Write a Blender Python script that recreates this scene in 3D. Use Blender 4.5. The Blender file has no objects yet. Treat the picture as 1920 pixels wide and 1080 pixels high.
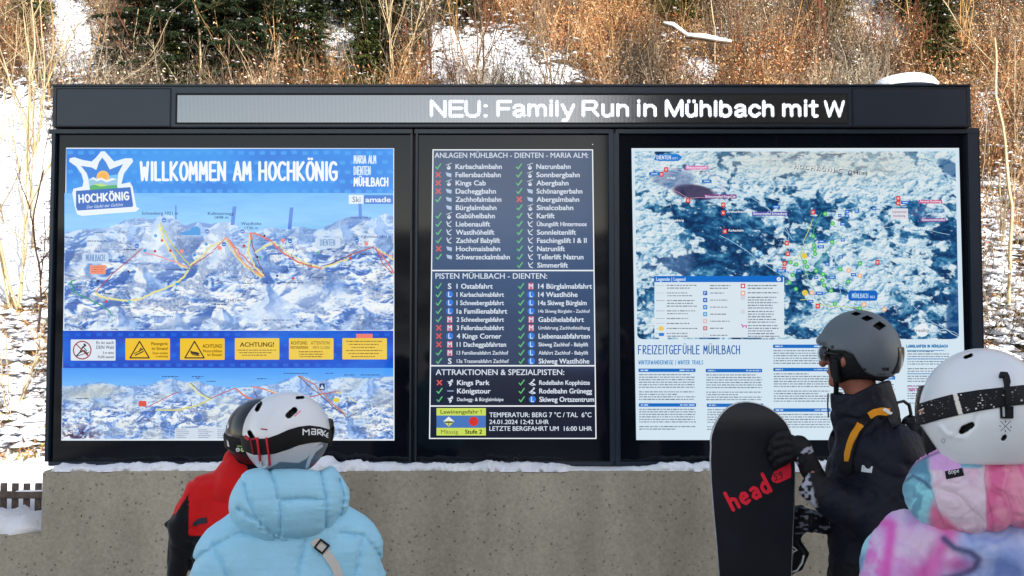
import bpy, math, random
import numpy as np
from mathutils import Vector, Matrix
from mathutils.bvhtree import BVHTree
random.seed(7); RNG = np.random.default_rng(11)
scene = bpy.context.scene
COL = scene.collection

# ---------------------------------------------------------------- camera, sky, sun, exposure
FPX = 1500.0                     # focal length in pixels of the 1920 wide photograph
CAMZ = 1.72
PITCH = math.radians(2.2)
cam = bpy.data.cameras.new('camera'); cam_o = bpy.data.objects.new('camera', cam); COL.objects.link(cam_o)
cam.sensor_width = 36.0; cam.lens = 36.0 * FPX / 1920.0; cam.clip_start = 0.05; cam.clip_end = 3000
cam_o.location = (0, 0, CAMZ); cam_o.rotation_euler = (math.radians(90) + PITCH, 0, 0)
scene.camera = cam_o

SUN_EL = math.radians(32); SUN_AZ = math.radians(35)      # azimuth: to the right of straight behind the camera
EXPO = 1.45
world = bpy.data.worlds.new('World'); scene.world = world; world.use_nodes = True
wn = world.node_tree.nodes; wl = world.node_tree.links
sky = wn.new('ShaderNodeTexSky'); sky.sky_type = 'NISHITA'; sky.sun_disc = False
sky.sun_elevation = SUN_EL; sky.sun_rotation = math.pi - SUN_AZ; sky.altitude = 900
wb = wn.new('ShaderNodeMix'); wb.data_type = 'RGBA'; wb.blend_type = 'MULTIPLY'; wb.inputs[0].default_value = 1.0; wb.inputs[7].default_value = (1.30, 1.0, 0.74, 1)   # the camera's white balance for open shade
wl.new(sky.outputs[0], wb.inputs[6]); wl.new(wb.outputs[2], wn['Background'].inputs[0]); wn['Background'].inputs[1].default_value = 0.145
sun = bpy.data.lights.new('sun', 'SUN'); sun.energy = 3.0; sun.angle = math.radians(0.5); sun.color = (1.0, 0.95, 0.88)
sun_o = bpy.data.objects.new('sun', sun); COL.objects.link(sun_o); sun_o.location = (20, -30, 25)
SD = Vector((math.sin(SUN_AZ) * math.cos(SUN_EL), -math.cos(SUN_AZ) * math.cos(SUN_EL), math.sin(SUN_EL)))
sun_o.rotation_euler = SD.to_track_quat('Z', 'Y').to_euler()
vs = scene.view_settings
vs.view_transform = 'Standard'; vs.look = 'None'; vs.gamma = 1; vs.exposure = EXPO; vs.use_curve_mapping = False

# ---------------------------------------------------------------- helpers
def srgb(c):
    c = np.asarray(c, float) / 255.0
    return np.where(c <= 0.04045, c / 12.92, ((c + 0.055) / 1.055) ** 2.4)
CP, SP = math.cos(PITCH), math.sin(PITCH)
def at(px, py, Y):
    """point of the place seen at photo pixel (px, py), Y metres in front of the camera (arrays allowed)"""
    a = (np.asarray(px, float) - 960) / FPX; b = (540 - np.asarray(py, float)) / FPX
    dy = CP - b * SP; dz = SP + b * CP
    t = Y / dy
    return np.stack(np.broadcast_arrays(a * t, np.asarray(Y, float) + 0 * a, CAMZ + dz * t), -1)

def tag(o, label=None, cat=None, group=None, kind=None):
    if label: o['label'] = label
    if cat: o['category'] = cat
    if group: o['group'] = group
    if kind: o['kind'] = kind
    return o
def empty(name, loc=(0, 0, 0), label=None, cat=None, group=None):
    o = bpy.data.objects.new(name, None); COL.objects.link(o); o.location = loc; o.empty_display_size = 0.1
    return tag(o, label, cat, group)
def link(name, me, mat=None, parent=None, smooth=False):
    o = bpy.data.objects.new(name, me); COL.objects.link(o)
    if mat is not None and len(me.materials) == 0:
        me.materials.append(mat)
    if smooth:
        me.polygons.foreach_set('use_smooth', np.ones(len(me.polygons), bool))
    if parent is not None:
        o.parent = parent
        o.matrix_parent_inverse = Matrix.Translation(-world_loc(parent))
    return o
def world_loc(o):
    v = Vector(o.location)
    while o.parent:
        v = v + o.matrix_parent_inverse.to_translation(); o = o.parent; v = v + Vector(o.location)
    return v
def mk(name, V, F, mat=None, parent=None, smooth=False, col=None):
    """V (n,3) world coordinates, F (m,k) int array or list of faces, col (n,3|4) linear colours per vertex"""
    V = np.asarray(V, np.float32); me = bpy.data.meshes.new(name)
    if isinstance(F, np.ndarray):
        m, k = F.shape
        me.vertices.add(len(V)); me.vertices.foreach_set('co', V.ravel())
        me.loops.add(m * k); me.loops.foreach_set('vertex_index', F.astype(np.int32).ravel())
        me.polygons.add(m); me.polygons.foreach_set('loop_start', np.arange(0, m * k, k, dtype=np.int32))
        me.update(calc_edges=True)
    else:
        me.from_pydata([tuple(map(float, v)) for v in V], [], F); me.update()
    if col is not None:
        a = me.color_attributes.new('Col', 'FLOAT_COLOR', 'POINT')
        c = np.ones((len(V), 4), np.float32); c[:, :3] = np.asarray(col)[:, :3]
        a.data.foreach_set('color', c.ravel())
    return link(name, me, mat, parent, smooth)

BOXF = [(0, 1, 3, 2), (4, 6, 7, 5), (0, 4, 5, 1), (2, 3, 7, 6), (0, 2, 6, 4), (1, 5, 7, 3)]
def boxverts(x0, x1, y0, y1, z0, z1):
    return [(x, y, z) for x in (x0, x1) for y in (y0, y1) for z in (z0, z1)]
def box(name, x0, x1, y0, y1, z0, z1, mat, parent=None, bevel=0.0, label=None):
    import bmesh
    bm = bmesh.new(); vs_ = [bm.verts.new(v) for v in boxverts(x0, x1, y0, y1, z0, z1)]
    for f in BOXF: bm.faces.new([vs_[i] for i in f])
    bmesh.ops.recalc_face_normals(bm, faces=bm.faces)
    if bevel > 0: bmesh.ops.bevel(bm, geom=bm.edges, offset=bevel, segments=2, affect='EDGES')
    me = bpy.data.meshes.new(name); bm.to_mesh(me); bm.free()
    return tag(link(name, me, mat, parent), label)
def tube_arrays(pts, rad, n=6, cap=True):
    pts = np.asarray(pts, float); rad = np.broadcast_to(np.asarray(rad, float), (len(pts),))
    t = np.gradient(pts, axis=0); t /= np.linalg.norm(t, axis=1)[:, None] + 1e-12
    ref = np.array([0.13, 0.9, 0.41]); a = np.cross(t, ref); a /= np.linalg.norm(a, axis=1)[:, None] + 1e-9
    b = np.cross(t, a); th = np.arange(n) * 2 * math.pi / n
    V = pts[:, None] + rad[:, None, None] * (np.cos(th)[None, :, None] * a[:, None] + np.sin(th)[None, :, None] * b[:, None])
    m = len(pts); F = []
    for i in range(m - 1):
        for j in range(n):
            k = (j + 1) % n; F.append((i * n + j, i * n + k, (i + 1) * n + k, (i + 1) * n + j))
    if cap: F.append(tuple(range(n))[::-1]); F.append(tuple((m - 1) * n + j for j in range(n)))
    return V.reshape(-1, 3), F
def tube(name, pts, rad, mat, parent=None, n=8):
    V, F = tube_arrays(pts, rad, n); return mk(name, V, F, mat, parent, smooth=True)

# ---- materials
def newmat(name):
    m = bpy.data.materials.new(name); m.use_nodes = True
    return m, m.node_tree.nodes, m.node_tree.links, m.node_tree.nodes['Principled BSDF']
def nz(n, l, scale, detail=4, rough=0.55, coord='Object', dist=0.0, mapping=None):
    tc = n.new('ShaderNodeTexCoord'); t = n.new('ShaderNodeTexNoise')
    t.inputs['Scale'].default_value = scale; t.inputs['Detail'].default_value = detail
    t.inputs['Roughness'].default_value = rough; t.inputs['Distortion'].default_value = dist
    src = tc.outputs[coord]
    if mapping:
        mp = n.new('ShaderNodeMapping'); mp.inputs['Scale'].default_value = mapping; l.new(src, mp.inputs[0]); src = mp.outputs[0]
    l.new(src, t.inputs['Vector']); return t.outputs['Fac']
def ramp(n, l, fac, stops):
    r = n.new('ShaderNodeValToRGB'); e = r.color_ramp.elements
    while len(e) < len(stops): e.new(0.5)
    for i, (p, c) in enumerate(stops):
        e[i].position = p; e[i].color = (*c[:3], 1)
    l.new(fac, r.inputs[0]); return r.outputs[0]
def mixc(n, l, a, b, fac, mode='MIX'):
    m = n.new('ShaderNodeMix'); m.data_type = 'RGBA'; m.blend_type = mode
    for v, s in ((a, m.inputs[6]), (b, m.inputs[7]), (fac, m.inputs[0])):
        if hasattr(v, 'links') or hasattr(v, 'is_linked'): l.new(v, s)
        else: s.default_value = (*v, 1) if isinstance(v, tuple) else v
    return m.outputs[2]
def bump(n, l, fac, strength, dist, prev=None):
    b = n.new('ShaderNodeBump'); b.inputs['Strength'].default_value = strength; b.inputs['Distance'].default_value = dist
    l.new(fac, b.inputs['Height'])
    if prev is not None: l.new(prev, b.inputs['Normal'])
    return b.outputs[0]
def plain(name, c, rough=0.5, var=0.12, scale=30, bmp=0.0, bscale=200, bdist=0.001, metal=0, coat=0, spec=0.5, sheen=0):
    m, n, l, p = newmat(name)
    f = nz(n, l, scale); c = np.array(c)
    l.new(ramp(n, l, f, [(0.3, tuple(c * (1 - var))), (0.7, tuple(np.minimum(c * (1 + var), 1)))]), p.inputs['Base Color'])
    p.inputs['Roughness'].default_value = rough; p.inputs['Metallic'].default_value = metal
    p.inputs['Coat Weight'].default_value = coat; p.inputs['Coat Roughness'].default_value = 0.08
    p.inputs['Specular IOR Level'].default_value = spec; p.inputs['Sheen Weight'].default_value = sheen
    if bmp > 0: l.new(bump(n, l, nz(n, l, bscale, 5), bmp, bdist), p.inputs['Normal'])
    return m
def attrmat(name, rough=0.5, bmp=0.0, bscale=200, bdist=0.001, coat=0, sheen=0, spec=0.5, var=0.0, vscale=40, crinkle=0, crs=14):
    m, n, l, p = newmat(name)
    a = n.new('ShaderNodeVertexColor'); a.layer_name = 'Col'; c = a.outputs['Color']
    if var > 0:
        c = mixc(n, l, c, ramp(n, l, nz(n, l, vscale), [(0.3, (1 - var,) * 3), (0.7, (1, 1, 1))]), 1.0, 'MULTIPLY')
    l.new(c, p.inputs['Base Color']); p.inputs['Roughness'].default_value = rough
    p.inputs['Coat Weight'].default_value = coat; p.inputs['Coat Roughness'].default_value = 0.06
    p.inputs['Sheen Weight'].default_value = sheen; p.inputs['Specular IOR Level'].default_value = spec
    nb = None
    if crinkle > 0:                      # sharp little creases of the cloth
        k1 = nz(n, l, crs, 3, .5, dist=1.4); ab = n.new('ShaderNodeMath'); ab.operation = 'PINGPONG'; ab.inputs[1].default_value = .09; l.new(k1, ab.inputs[0])
        nb = bump(n, l, ab.outputs[0], crinkle, .02)
    if bmp > 0: nb = bump(n, l, nz(n, l, bscale, 5), bmp, bdist, nb)
    if nb is not None: l.new(nb, p.inputs['Normal'])
    return m
SCREEN_GAIN = 2 ** -EXPO
def screenmat(name, gain=1.0, rough=0.05, spec=0.5, pix=0.0):
    """a backlit print or a display: emits its vertex colour behind a glossy glass surface"""
    m, n, l, p = newmat(name)
    a = n.new('ShaderNodeVertexColor'); a.layer_name = 'Col'; c = a.outputs['Color']
    p.inputs['Base Color'].default_value = (0.008, 0.009, 0.012, 1)
    l.new(c, p.inputs['Emission Color']); p.inputs['Emission Strength'].default_value = SCREEN_GAIN * gain
    p.inputs['Roughness'].default_value = rough; p.inputs['Specular IOR Level'].default_value = spec
    return m

# ---- numpy noise
def _hash(ix, iy, iz, seed):
    h = (ix.astype(np.int64) * 374761393 + iy.astype(np.int64) * 668265263 + iz.astype(np.int64) * 2147483647 + seed * 1274126177) & 0xffffffff
    h = ((h ^ (h >> 13)) * 1274126177) & 0xffffffff
    h = ((h ^ (h >> 16)) * 2246822519) & 0xffffffff
    return ((h ^ (h >> 15)) & 0xffffff) / float(0xffffff)
def vnoise3(x, y, z, seed=0):
    ix, iy, iz = np.floor(x), np.floor(y), np.floor(z); fx, fy, fz = x - ix, y - iy, z - iz
    fx, fy, fz = [f * f * (3 - 2 * f) for f in (fx, fy, fz)]
    r = 0
    for dx in (0, 1):
        for dy in (0, 1):
            for dz in (0, 1):
                r = r + _hash(ix + dx, iy + dy, iz + dz, seed) * (fx if dx else 1 - fx) * (fy if dy else 1 - fy) * (fz if dz else 1 - fz)
    return r
def vnoise(x, y, seed=0):
    ix, iy = np.floor(x), np.floor(y); fx, fy = x - ix, y - iy
    fx, fy = fx * fx * (3 - 2 * fx), fy * fy * (3 - 2 * fy); z = np.zeros_like(ix)
    a, b = _hash(ix, iy, z, seed), _hash(ix + 1, iy, z, seed); c, d = _hash(ix, iy + 1, z, seed), _hash(ix + 1, iy + 1, z, seed)
    return (a * (1 - fx) + b * fx) * (1 - fy) + (c * (1 - fx) + d * fx) * fy
def fbm(x, y, seed=0, oct=5, gain=0.5, ridged=False):
    s, a, t = 0, 1.0, 0
    for i in range(oct):
        v = vnoise(x, y, seed + i * 17)
        if ridged: v = 1 - np.abs(2 * v - 1)
        s = s + a * v; t += a; a *= gain; x, y = x * 1.97 + y * 0.31, y * 1.97 - x * 0.31
    return s / t
def lerp3(t, stops):
    t = np.clip(t, 0, 1); xs = [s[0] for s in stops]
    return np.stack([np.interp(t, xs, [s[1][k] for s in stops]) for k in range(3)], -1)
def mixa(a, b, t):
    return a + (np.asarray(b, float) - a) * np.clip(t, 0, 1)[..., None]
def smooth01(x, a, b):
    t = np.clip((x - a) / (b - a), 0, 1); return t * t * (3 - 2 * t)
# ================================================================ the information board
BY = 4.5                                   # distance of the display faces
M_frame = plain('anthracite_frame_metal', (0.008, 0.018, 0.036), 0.34, 0.1, 6, 0.05, 400, 0.0006, spec=0.6)
M_frame2 = plain('black_glass_bezel', (0.004, 0.006, 0.010), 0.06, 0.1, 3, spec=0.32)
M_gap = plain('dark_seam_rubber', (0.004, 0.004, 0.005), 0.8)
M_print = screenmat('backlit_print', 0.93)
M_lcd = screenmat('status_display_glass', 0.95, rough=0.2)
M_led = screenmat('ticker_led_dots', 1.5, rough=0.5)
_n, _l = M_led.node_tree.nodes, M_led.node_tree.links        # rows and columns of single diodes
_tc = _n.new('ShaderNodeTexCoord'); _cells = []
for _d in ('X', 'Z'):
    _w = _n.new('ShaderNodeTexWave'); _w.bands_direction = _d; _w.inputs['Scale'].default_value = 30; _l.new(_tc.outputs['Object'], _w.inputs['Vector']); _cells.append(_w.outputs['Fac'])
_m = _n.new('ShaderNodeMath'); _m.operation = 'MULTIPLY'; _l.new(_cells[0], _m.inputs[0]); _l.new(_cells[1], _m.inputs[1])
_k = _n.new('ShaderNodeMath'); _k.operation = 'MULTIPLY_ADD'; _l.new(_m.outputs[0], _k.inputs[0]); _k.inputs[1].default_value = 2.2 * SCREEN_GAIN; _k.inputs[2].default_value = .75 * SCREEN_GAIN
_l.new(_k.outputs[0], _n['Principled BSDF'].inputs['Emission Strength'])

board = empty('information_board', (0, BY + 0.15, 0), 'long dark information board with two lit maps, a status list and a ticker above', 'information board')
def bx(name, x0, x1, y0, y1, yf, yb, mat, parent, bevel=0.0, label=None):
    """box whose front face covers the photo rectangle at distance yf"""
    a = at(x0, y1, yf); b = at(x1, y0, yf)
    return box(name, a[0], b[0], yf, yb, a[2], b[2], mat, parent, bevel, label)
# header
hd = bx('ticker_cabinet', 97, 1820, 160, 238, BY - 0.03, BY + 0.28, M_frame, board, 0.004)
bx('header_lip', 95.5, 1821, 157.5, 161, BY - 0.04, BY + 0.3, M_frame, hd, 0.002)
for (a0, a1) in ((104, 321.5), (1598, 1813)):
    bx('seam', a0, a1, 165.5, 238, BY - 0.0315, BY - 0.02, M_gap, hd)
    bx('cover_panel', a0 + 1.6, a1 - 1.6, 167, 236.5, BY - 0.035, BY - 0.01, M_frame, hd, 0.003)
bx('ticker_surround', 328.5, 1590.5, 174.5, 232.5, BY - 0.033, BY - 0.02, M_gap, hd)
# lower cabinets : tapered frame, one cabinet each
bx('rear_housing', 90, 1836, 240, 872, BY + 0.06, BY + 0.27, M_frame, board)
def cabinet(name, x0, x1, label=None):
    c = bx(name, x0, x1, 244, 872, BY + 0.012, BY + 0.08, M_frame2, board, 0.0, label)
    w = 6.5
    for r in ((x0, x1, 242, 250), (x0, x1, 866, 874), (x0, x0 + w, 250, 866), (x1 - w, x1, 250, 866)):
        bx('bezel_strip', r[0], r[1], r[2], r[3], BY - 0.012, BY + 0.012, M_frame, c, 0.002)
    return c
def lx(y): return 92 - (y - 245) * 0.0222
cabL = cabinet('piste_map_display', 90, 773.5, 'left lit display with the blue ski piste panorama')
cabM = cabinet('status_display', 777, 1150.5, 'narrow middle display listing open lifts and pistes')
cabR = cabinet('trail_map_display', 1154, 1834, 'right lit display with the winter hiking map')
bx('seam', 773.5, 777, 243, 873, BY - 0.004, BY + 0.01, M_gap, board); bx('seam', 1150.5, 1154, 243, 873, BY - 0.004, BY + 0.01, M_gap, board)
hl = at(967, 861, BY - 0.013)
V_, F_ = tube_arrays([(hl[0] + 0.011 * math.cos(t), hl[1], hl[2] + 0.011 * math.sin(t)) for t in np.linspace(0, 2 * math.pi, 17)], 0.0022, 5, False)
mk('lock_ring', V_, F_, plain('grey_lock', (0.08, 0.08, 0.09), 0.3, metal=0.8), cabM, True)

# ---------------- flat print drawn in photo units on the display plane
class Print:
    def __init__(s, base): s.V, s.F, s.C, s.n, s.base, s.k = [], [], [], 0, base, 0
    def add(s, pts, faces, c, lift=None, cols=None):
        """pts (n,2) photo px"""
        pts = np.asarray(pts, float); s.k += 1
        d = s.base + (lift if lift is not None else 0) + s.k * 1.5e-6
        P = at(pts[:, 0], pts[:, 1], BY); P[:, 1] = BY - d
        s.V.append(P); s.F += [tuple(i + s.n for i in f) for f in faces]
        cc = srgb(c) if cols is None else srgb(cols)
        s.C.append(np.broadcast_to(cc, (len(pts), 3))); s.n += len(pts)
    def poly(s, pts, c, lift=None):
        s.add(pts, [tuple(range(len(pts)))], c, lift)
    def rect(s, x0, y0, x1, y1, c, lift=None, c2=None):
        p = [(x0, y0), (x1, y0), (x1, y1), (x0, y1)]
        s.add(p, [(0, 1, 2, 3)], c, lift, None if c2 is None else np.array([c, c, c2, c2]))
    def disc(s, x, y, r, c, lift=None, n=14, ry=None):
        t = np.arange(n) * 2 * math.pi / n; s.poly(np.stack([x + r * np.cos(t), y + (ry or r) * np.sin(t)], 1), c, lift)
    def ring(s, x, y, r, w, c, lift=None, n=20):
        t = np.linspace(0, 2 * math.pi, n + 1); s.line(np.stack([x + r * np.cos(t), y + r * np.sin(t)], 1), w, c, lift)
    def rrect(s, x0, y0, x1, y1, r, c, lift=None):
        p = []
        for cx, cy, a in ((x1 - r, y0 + r, -90), (x1 - r, y1 - r, 0), (x0 + r, y1 - r, 90), (x0 + r, y0 + r, 180)):
            for k in range(5):
                t = math.radians(a + k * 22.5); p.append((cx + r * math.cos(t), cy + r * math.sin(t)))
        s.poly(p, c, lift)
    def line(s, pts, w, c, lift=None, cap=True):
        pts = np.asarray(pts, float); d = np.gradient(pts, axis=0); L = np.hypot(d[:, 0], d[:, 1])[:, None] + 1e-9
        nrm = np.stack([-d[:, 1], d[:, 0]], 1) / L; w = np.broadcast_to(w, (len(pts),))[:, None] / 2
        a, b = pts + nrm * w, pts - nrm * w; n = len(pts)
        s.add(np.concatenate([a, b]), [(i, i + 1, n + i + 1, n + i) for i in range(n - 1)], c, lift)
    def stroke(s, pts, w, c, lift=None):
        pts = np.asarray(pts, float)
        for i in range(len(pts) - 1):
            if np.allclose(pts[i], pts[i + 1]): continue
            d = pts[i + 1] - pts[i]; d /= np.hypot(*d); nn = np.array([-d[1], d[0]]); th = np.linspace(-math.pi / 2, math.pi / 2, 5)
            e = [pts[i + 1] + (w / 2) * (math.cos(t) * d + math.sin(t) * nn) for t in th] + [pts[i] + (w / 2) * (-math.cos(t) * d - math.sin(t) * nn) for t in th]
            s.poly(e, c, lift)
    def text(s, st, x0, x1, yb, cap, c, bold=0.0, rot=0.0, lift=None, skew=0.0, wob=0.0):
        V, F, w = glyphs(st, 0.0); v = V.copy()
        if bold > 0:
            b = bold * 1.15; V = np.concatenate([V + [dx * b, dy * b] for dx, dy in ((-1, -.5), (1, -.5), (-1, .5), (1, .5), (0, 0))]); k_ = len(v); F = [tuple(i + q * k_ for i in f) for q in range(5) for f in F]; v = V
            v = v + [b, 0]; w = w + 2 * b
        sx = (x1 - x0) / w if x1 else cap
        x = v[:, 0] * sx; y = -v[:, 1] * cap
        x = x - y * skew; r = math.radians(rot)
        s.add(np.stack([x0 + x * math.cos(r) + y * math.sin(r), yb - x * math.sin(r) + y * math.cos(r)], 1), F, c, lift)
    def build(s, name, mat, parent, label=None, kind=None):
        o = mk(name, np.concatenate(s.V), s.F, mat, parent, col=np.concatenate(s.C)); return tag(o, label, kind=kind)
_gl = {}
def glyphs(st, bold):
    k = (st, bold)
    if k not in _gl:
        cu = bpy.data.curves.new('t', 'FONT'); cu.body = st; cu.size = 1; cu.offset = bold; cu.resolution_u = 3; cu.fill_mode = 'FRONT'
        o = bpy.data.objects.new('t', cu); COL.objects.link(o); dg = bpy.context.evaluated_depsgraph_get()
        me = o.evaluated_get(dg).to_mesh(); V = np.array([v.co[:2] for v in me.vertices]); F = [tuple(p.vertices) for p in me.polygons]
        o.to_mesh_clear() if False else None
        bpy.data.objects.remove(o); bpy.data.curves.remove(cu)
        V[:, 0] -= V[:, 0].min(); _gl[k] = (V / CAPH, F, V[:, 0].max() / CAPH)
    return _gl[k]
CAPH = 1.0
CAPH = glyphs('H', 0.0)[0][:, 1].max(); _gl.clear()

# narrow hand-lettered capitals as strokes (unit cell, y up)
def _o(x0, x1, y0, y1, a0=0, a1=360, n=14):
    return [((x0 + x1) / 2 + (x1 - x0) / 2 * math.cos(math.radians(a)), (y0 + y1) / 2 + (y1 - y0) / 2 * math.sin(math.radians(a))) for a in np.linspace(a0, a1, n)]
SF = {
 'A': [[(0, 0), (.5, 1), (1, 0)], [(.2, .34), (.8, .34)]], 'B': [[(0, 0), (0, 1), (.6, .95), (.75, .75), (.6, .56), (.05, .52)], [(.1, .52), (.8, .45), (.95, .22), (.7, .02), (0, 0)]],
 'C': [_o(0, 1.15, 0, 1, 50, 310)], 'D': [[(0, 0), (0, 1), (.5, .93), (.9, .6), (.85, .25), (.4, .02), (0, 0)]],
 'E': [[(.8, 1), (0, 1), (0, 0), (.85, 0)], [(0, .52), (.7, .52)]], 'F': [[(.8, 1), (0, 1), (0, 0)], [(0, .52), (.65, .52)]],
 'G': [_o(0, 1.1, 0, 1, 50, 300) + [(.95, .15), (.95, .45), (.5, .45)]], 'H': [[(0, 0), (0, 1)], [(.9, 0), (.9, 1)], [(0, .5), (.9, .5)]],
 'I': [[(.1, 0), (.1, 1)]], 'J': [[(.5, 1), (.5, .1), (.1, 0)]], 'K': [[(0, 0), (0, 1)], [(.85, 1), (.05, .48), (.9, 0)]], 'L': [[(0, 1), (0, 0), (.7, 0)]],
 'M': [[(0, 0), (.08, 1), (.5, .35), (.92, 1), (1, 0)]], 'N': [[(0, 0), (0, 1), (.9, 0), (.9, 1)]], 'O': [_o(0, 1, 0, 1)],
 'P': [[(0, 0), (0, 1), (.7, .95), (.8, .7), (.6, .5), (0, .46)]], 'R': [[(0, 0), (0, 1), (.7, .95), (.8, .72), (.6, .54), (.05, .5), (.9, 0)]],
 'S': [[(.8, .9), (.45, 1), (.08, .78), (.45, .52), (.85, .25), (.45, 0), (0, .1)]], 'T': [[(0, 1), (.9, 1)], [(.45, 1), (.45, 0)]],
 'U': [[(0, 1), (.02, .2), (.4, 0), (.82, .18), (.88, 1)]], 'W': [[(0, 1), (.2, 0), (.5, .7), (.8, 0), (1, 1)]], 'Z': [[(0, 1), (.8, 1), (0, 0), (.85, 0)]],
 '|': [[(.2, -.1), (.2, 1.1)]], ' ': [], 'V': [[(0, 1), (.45, 0), (.9, 1)]]}
SF['Ö'] = SF['O'] + [[(.28, 1.2), (.3, 1.2)], [(.7, 1.2), (.72, 1.2)]]; SF['Ü'] = SF['U'] + [[(.2, 1.2), (.22, 1.2)], [(.66, 1.2), (.68, 1.2)]]
SW = {'I': .2, ' ': .5, '|': .4, 'M': 1.1, 'W': 1.15, 'L': .75, 'E': .85, 'T': .9, 'J': .6}
def handtext(P, st, x0, x1, yb, cap, w, c, rot=0.0, gap=0.38):
    tot = sum(SW.get(ch, 1.0) for ch in st) + gap * (len(st) - 1); u = (x1 - x0 - w) / tot; x = x0 + w / 2; r = math.radians(rot)
    for ch in st:
        for sk in SF[ch]:
            q = []
            for (a, b) in sk:
                dx, dy = x + a * u - x0, -w / 2 - b * (cap - w)
                q.append((x0 + dx * math.cos(r) + dy * math.sin(r), yb - dx * math.sin(r) + dy * math.cos(r)))
            P.stroke(q, w, c)
        x += (SW.get(ch, 1.0) + gap) * u
def words(P, x0, x1, y, h, c, ragged=0.0):
    """a line of print too small to read: word-long dashes"""
    x = x0; end = x1 - ragged * (x1 - x0) * random.random()
    while x < end:
        w = random.uniform(2.5, 11) * h / 2.2; w = min(w, end - x)
        cc = np.array(c) + random.uniform(-22, 22)
        P.rect(x, y - h / 2, x + w, y + h / 2, np.clip(cc, 0, 255)); x += w + h * 0.75
CROWN = np.array([(-1, .55), (-.55, .1), (-.45, .8), (0, .2), (.45, .8), (.55, .1), (1, .55), (.7, -.6), (-.7, -.6)])
def crown(P, x, y, s, c):
    P.poly(np.stack([x + CROWN[:, 0] * s, y - CROWN[:, 1] * s], 1), c)
def punch(C, con=1.12, sat=1.10, piv=185):
    g = C.mean(-1, keepdims=True); C = g + (C - g) * sat; return (C - piv) * con + piv - 4
def art(name, x0, y0, x1, y1, step, fn, mat, parent, d, label=None):
    nx, ny = int((x1 - x0) / step) + 1, int((y1 - y0) / step) + 1
    X, Y = np.meshgrid(np.linspace(x0, x1, nx), np.linspace(y0, y1, ny)); C = fn(X, Y)
    P = at(X.ravel(), Y.ravel(), BY); P[:, 1] = BY - d
    i = np.arange(nx * ny).reshape(ny, nx); F = np.stack([i[:-1, :-1], i[1:, :-1], i[1:, 1:], i[:-1, 1:]], -1).reshape(-1, 4)
    return tag(mk(name, P, F, mat, parent, col=srgb(np.clip(C, 0, 255)).reshape(-1, 3)), label)

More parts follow.
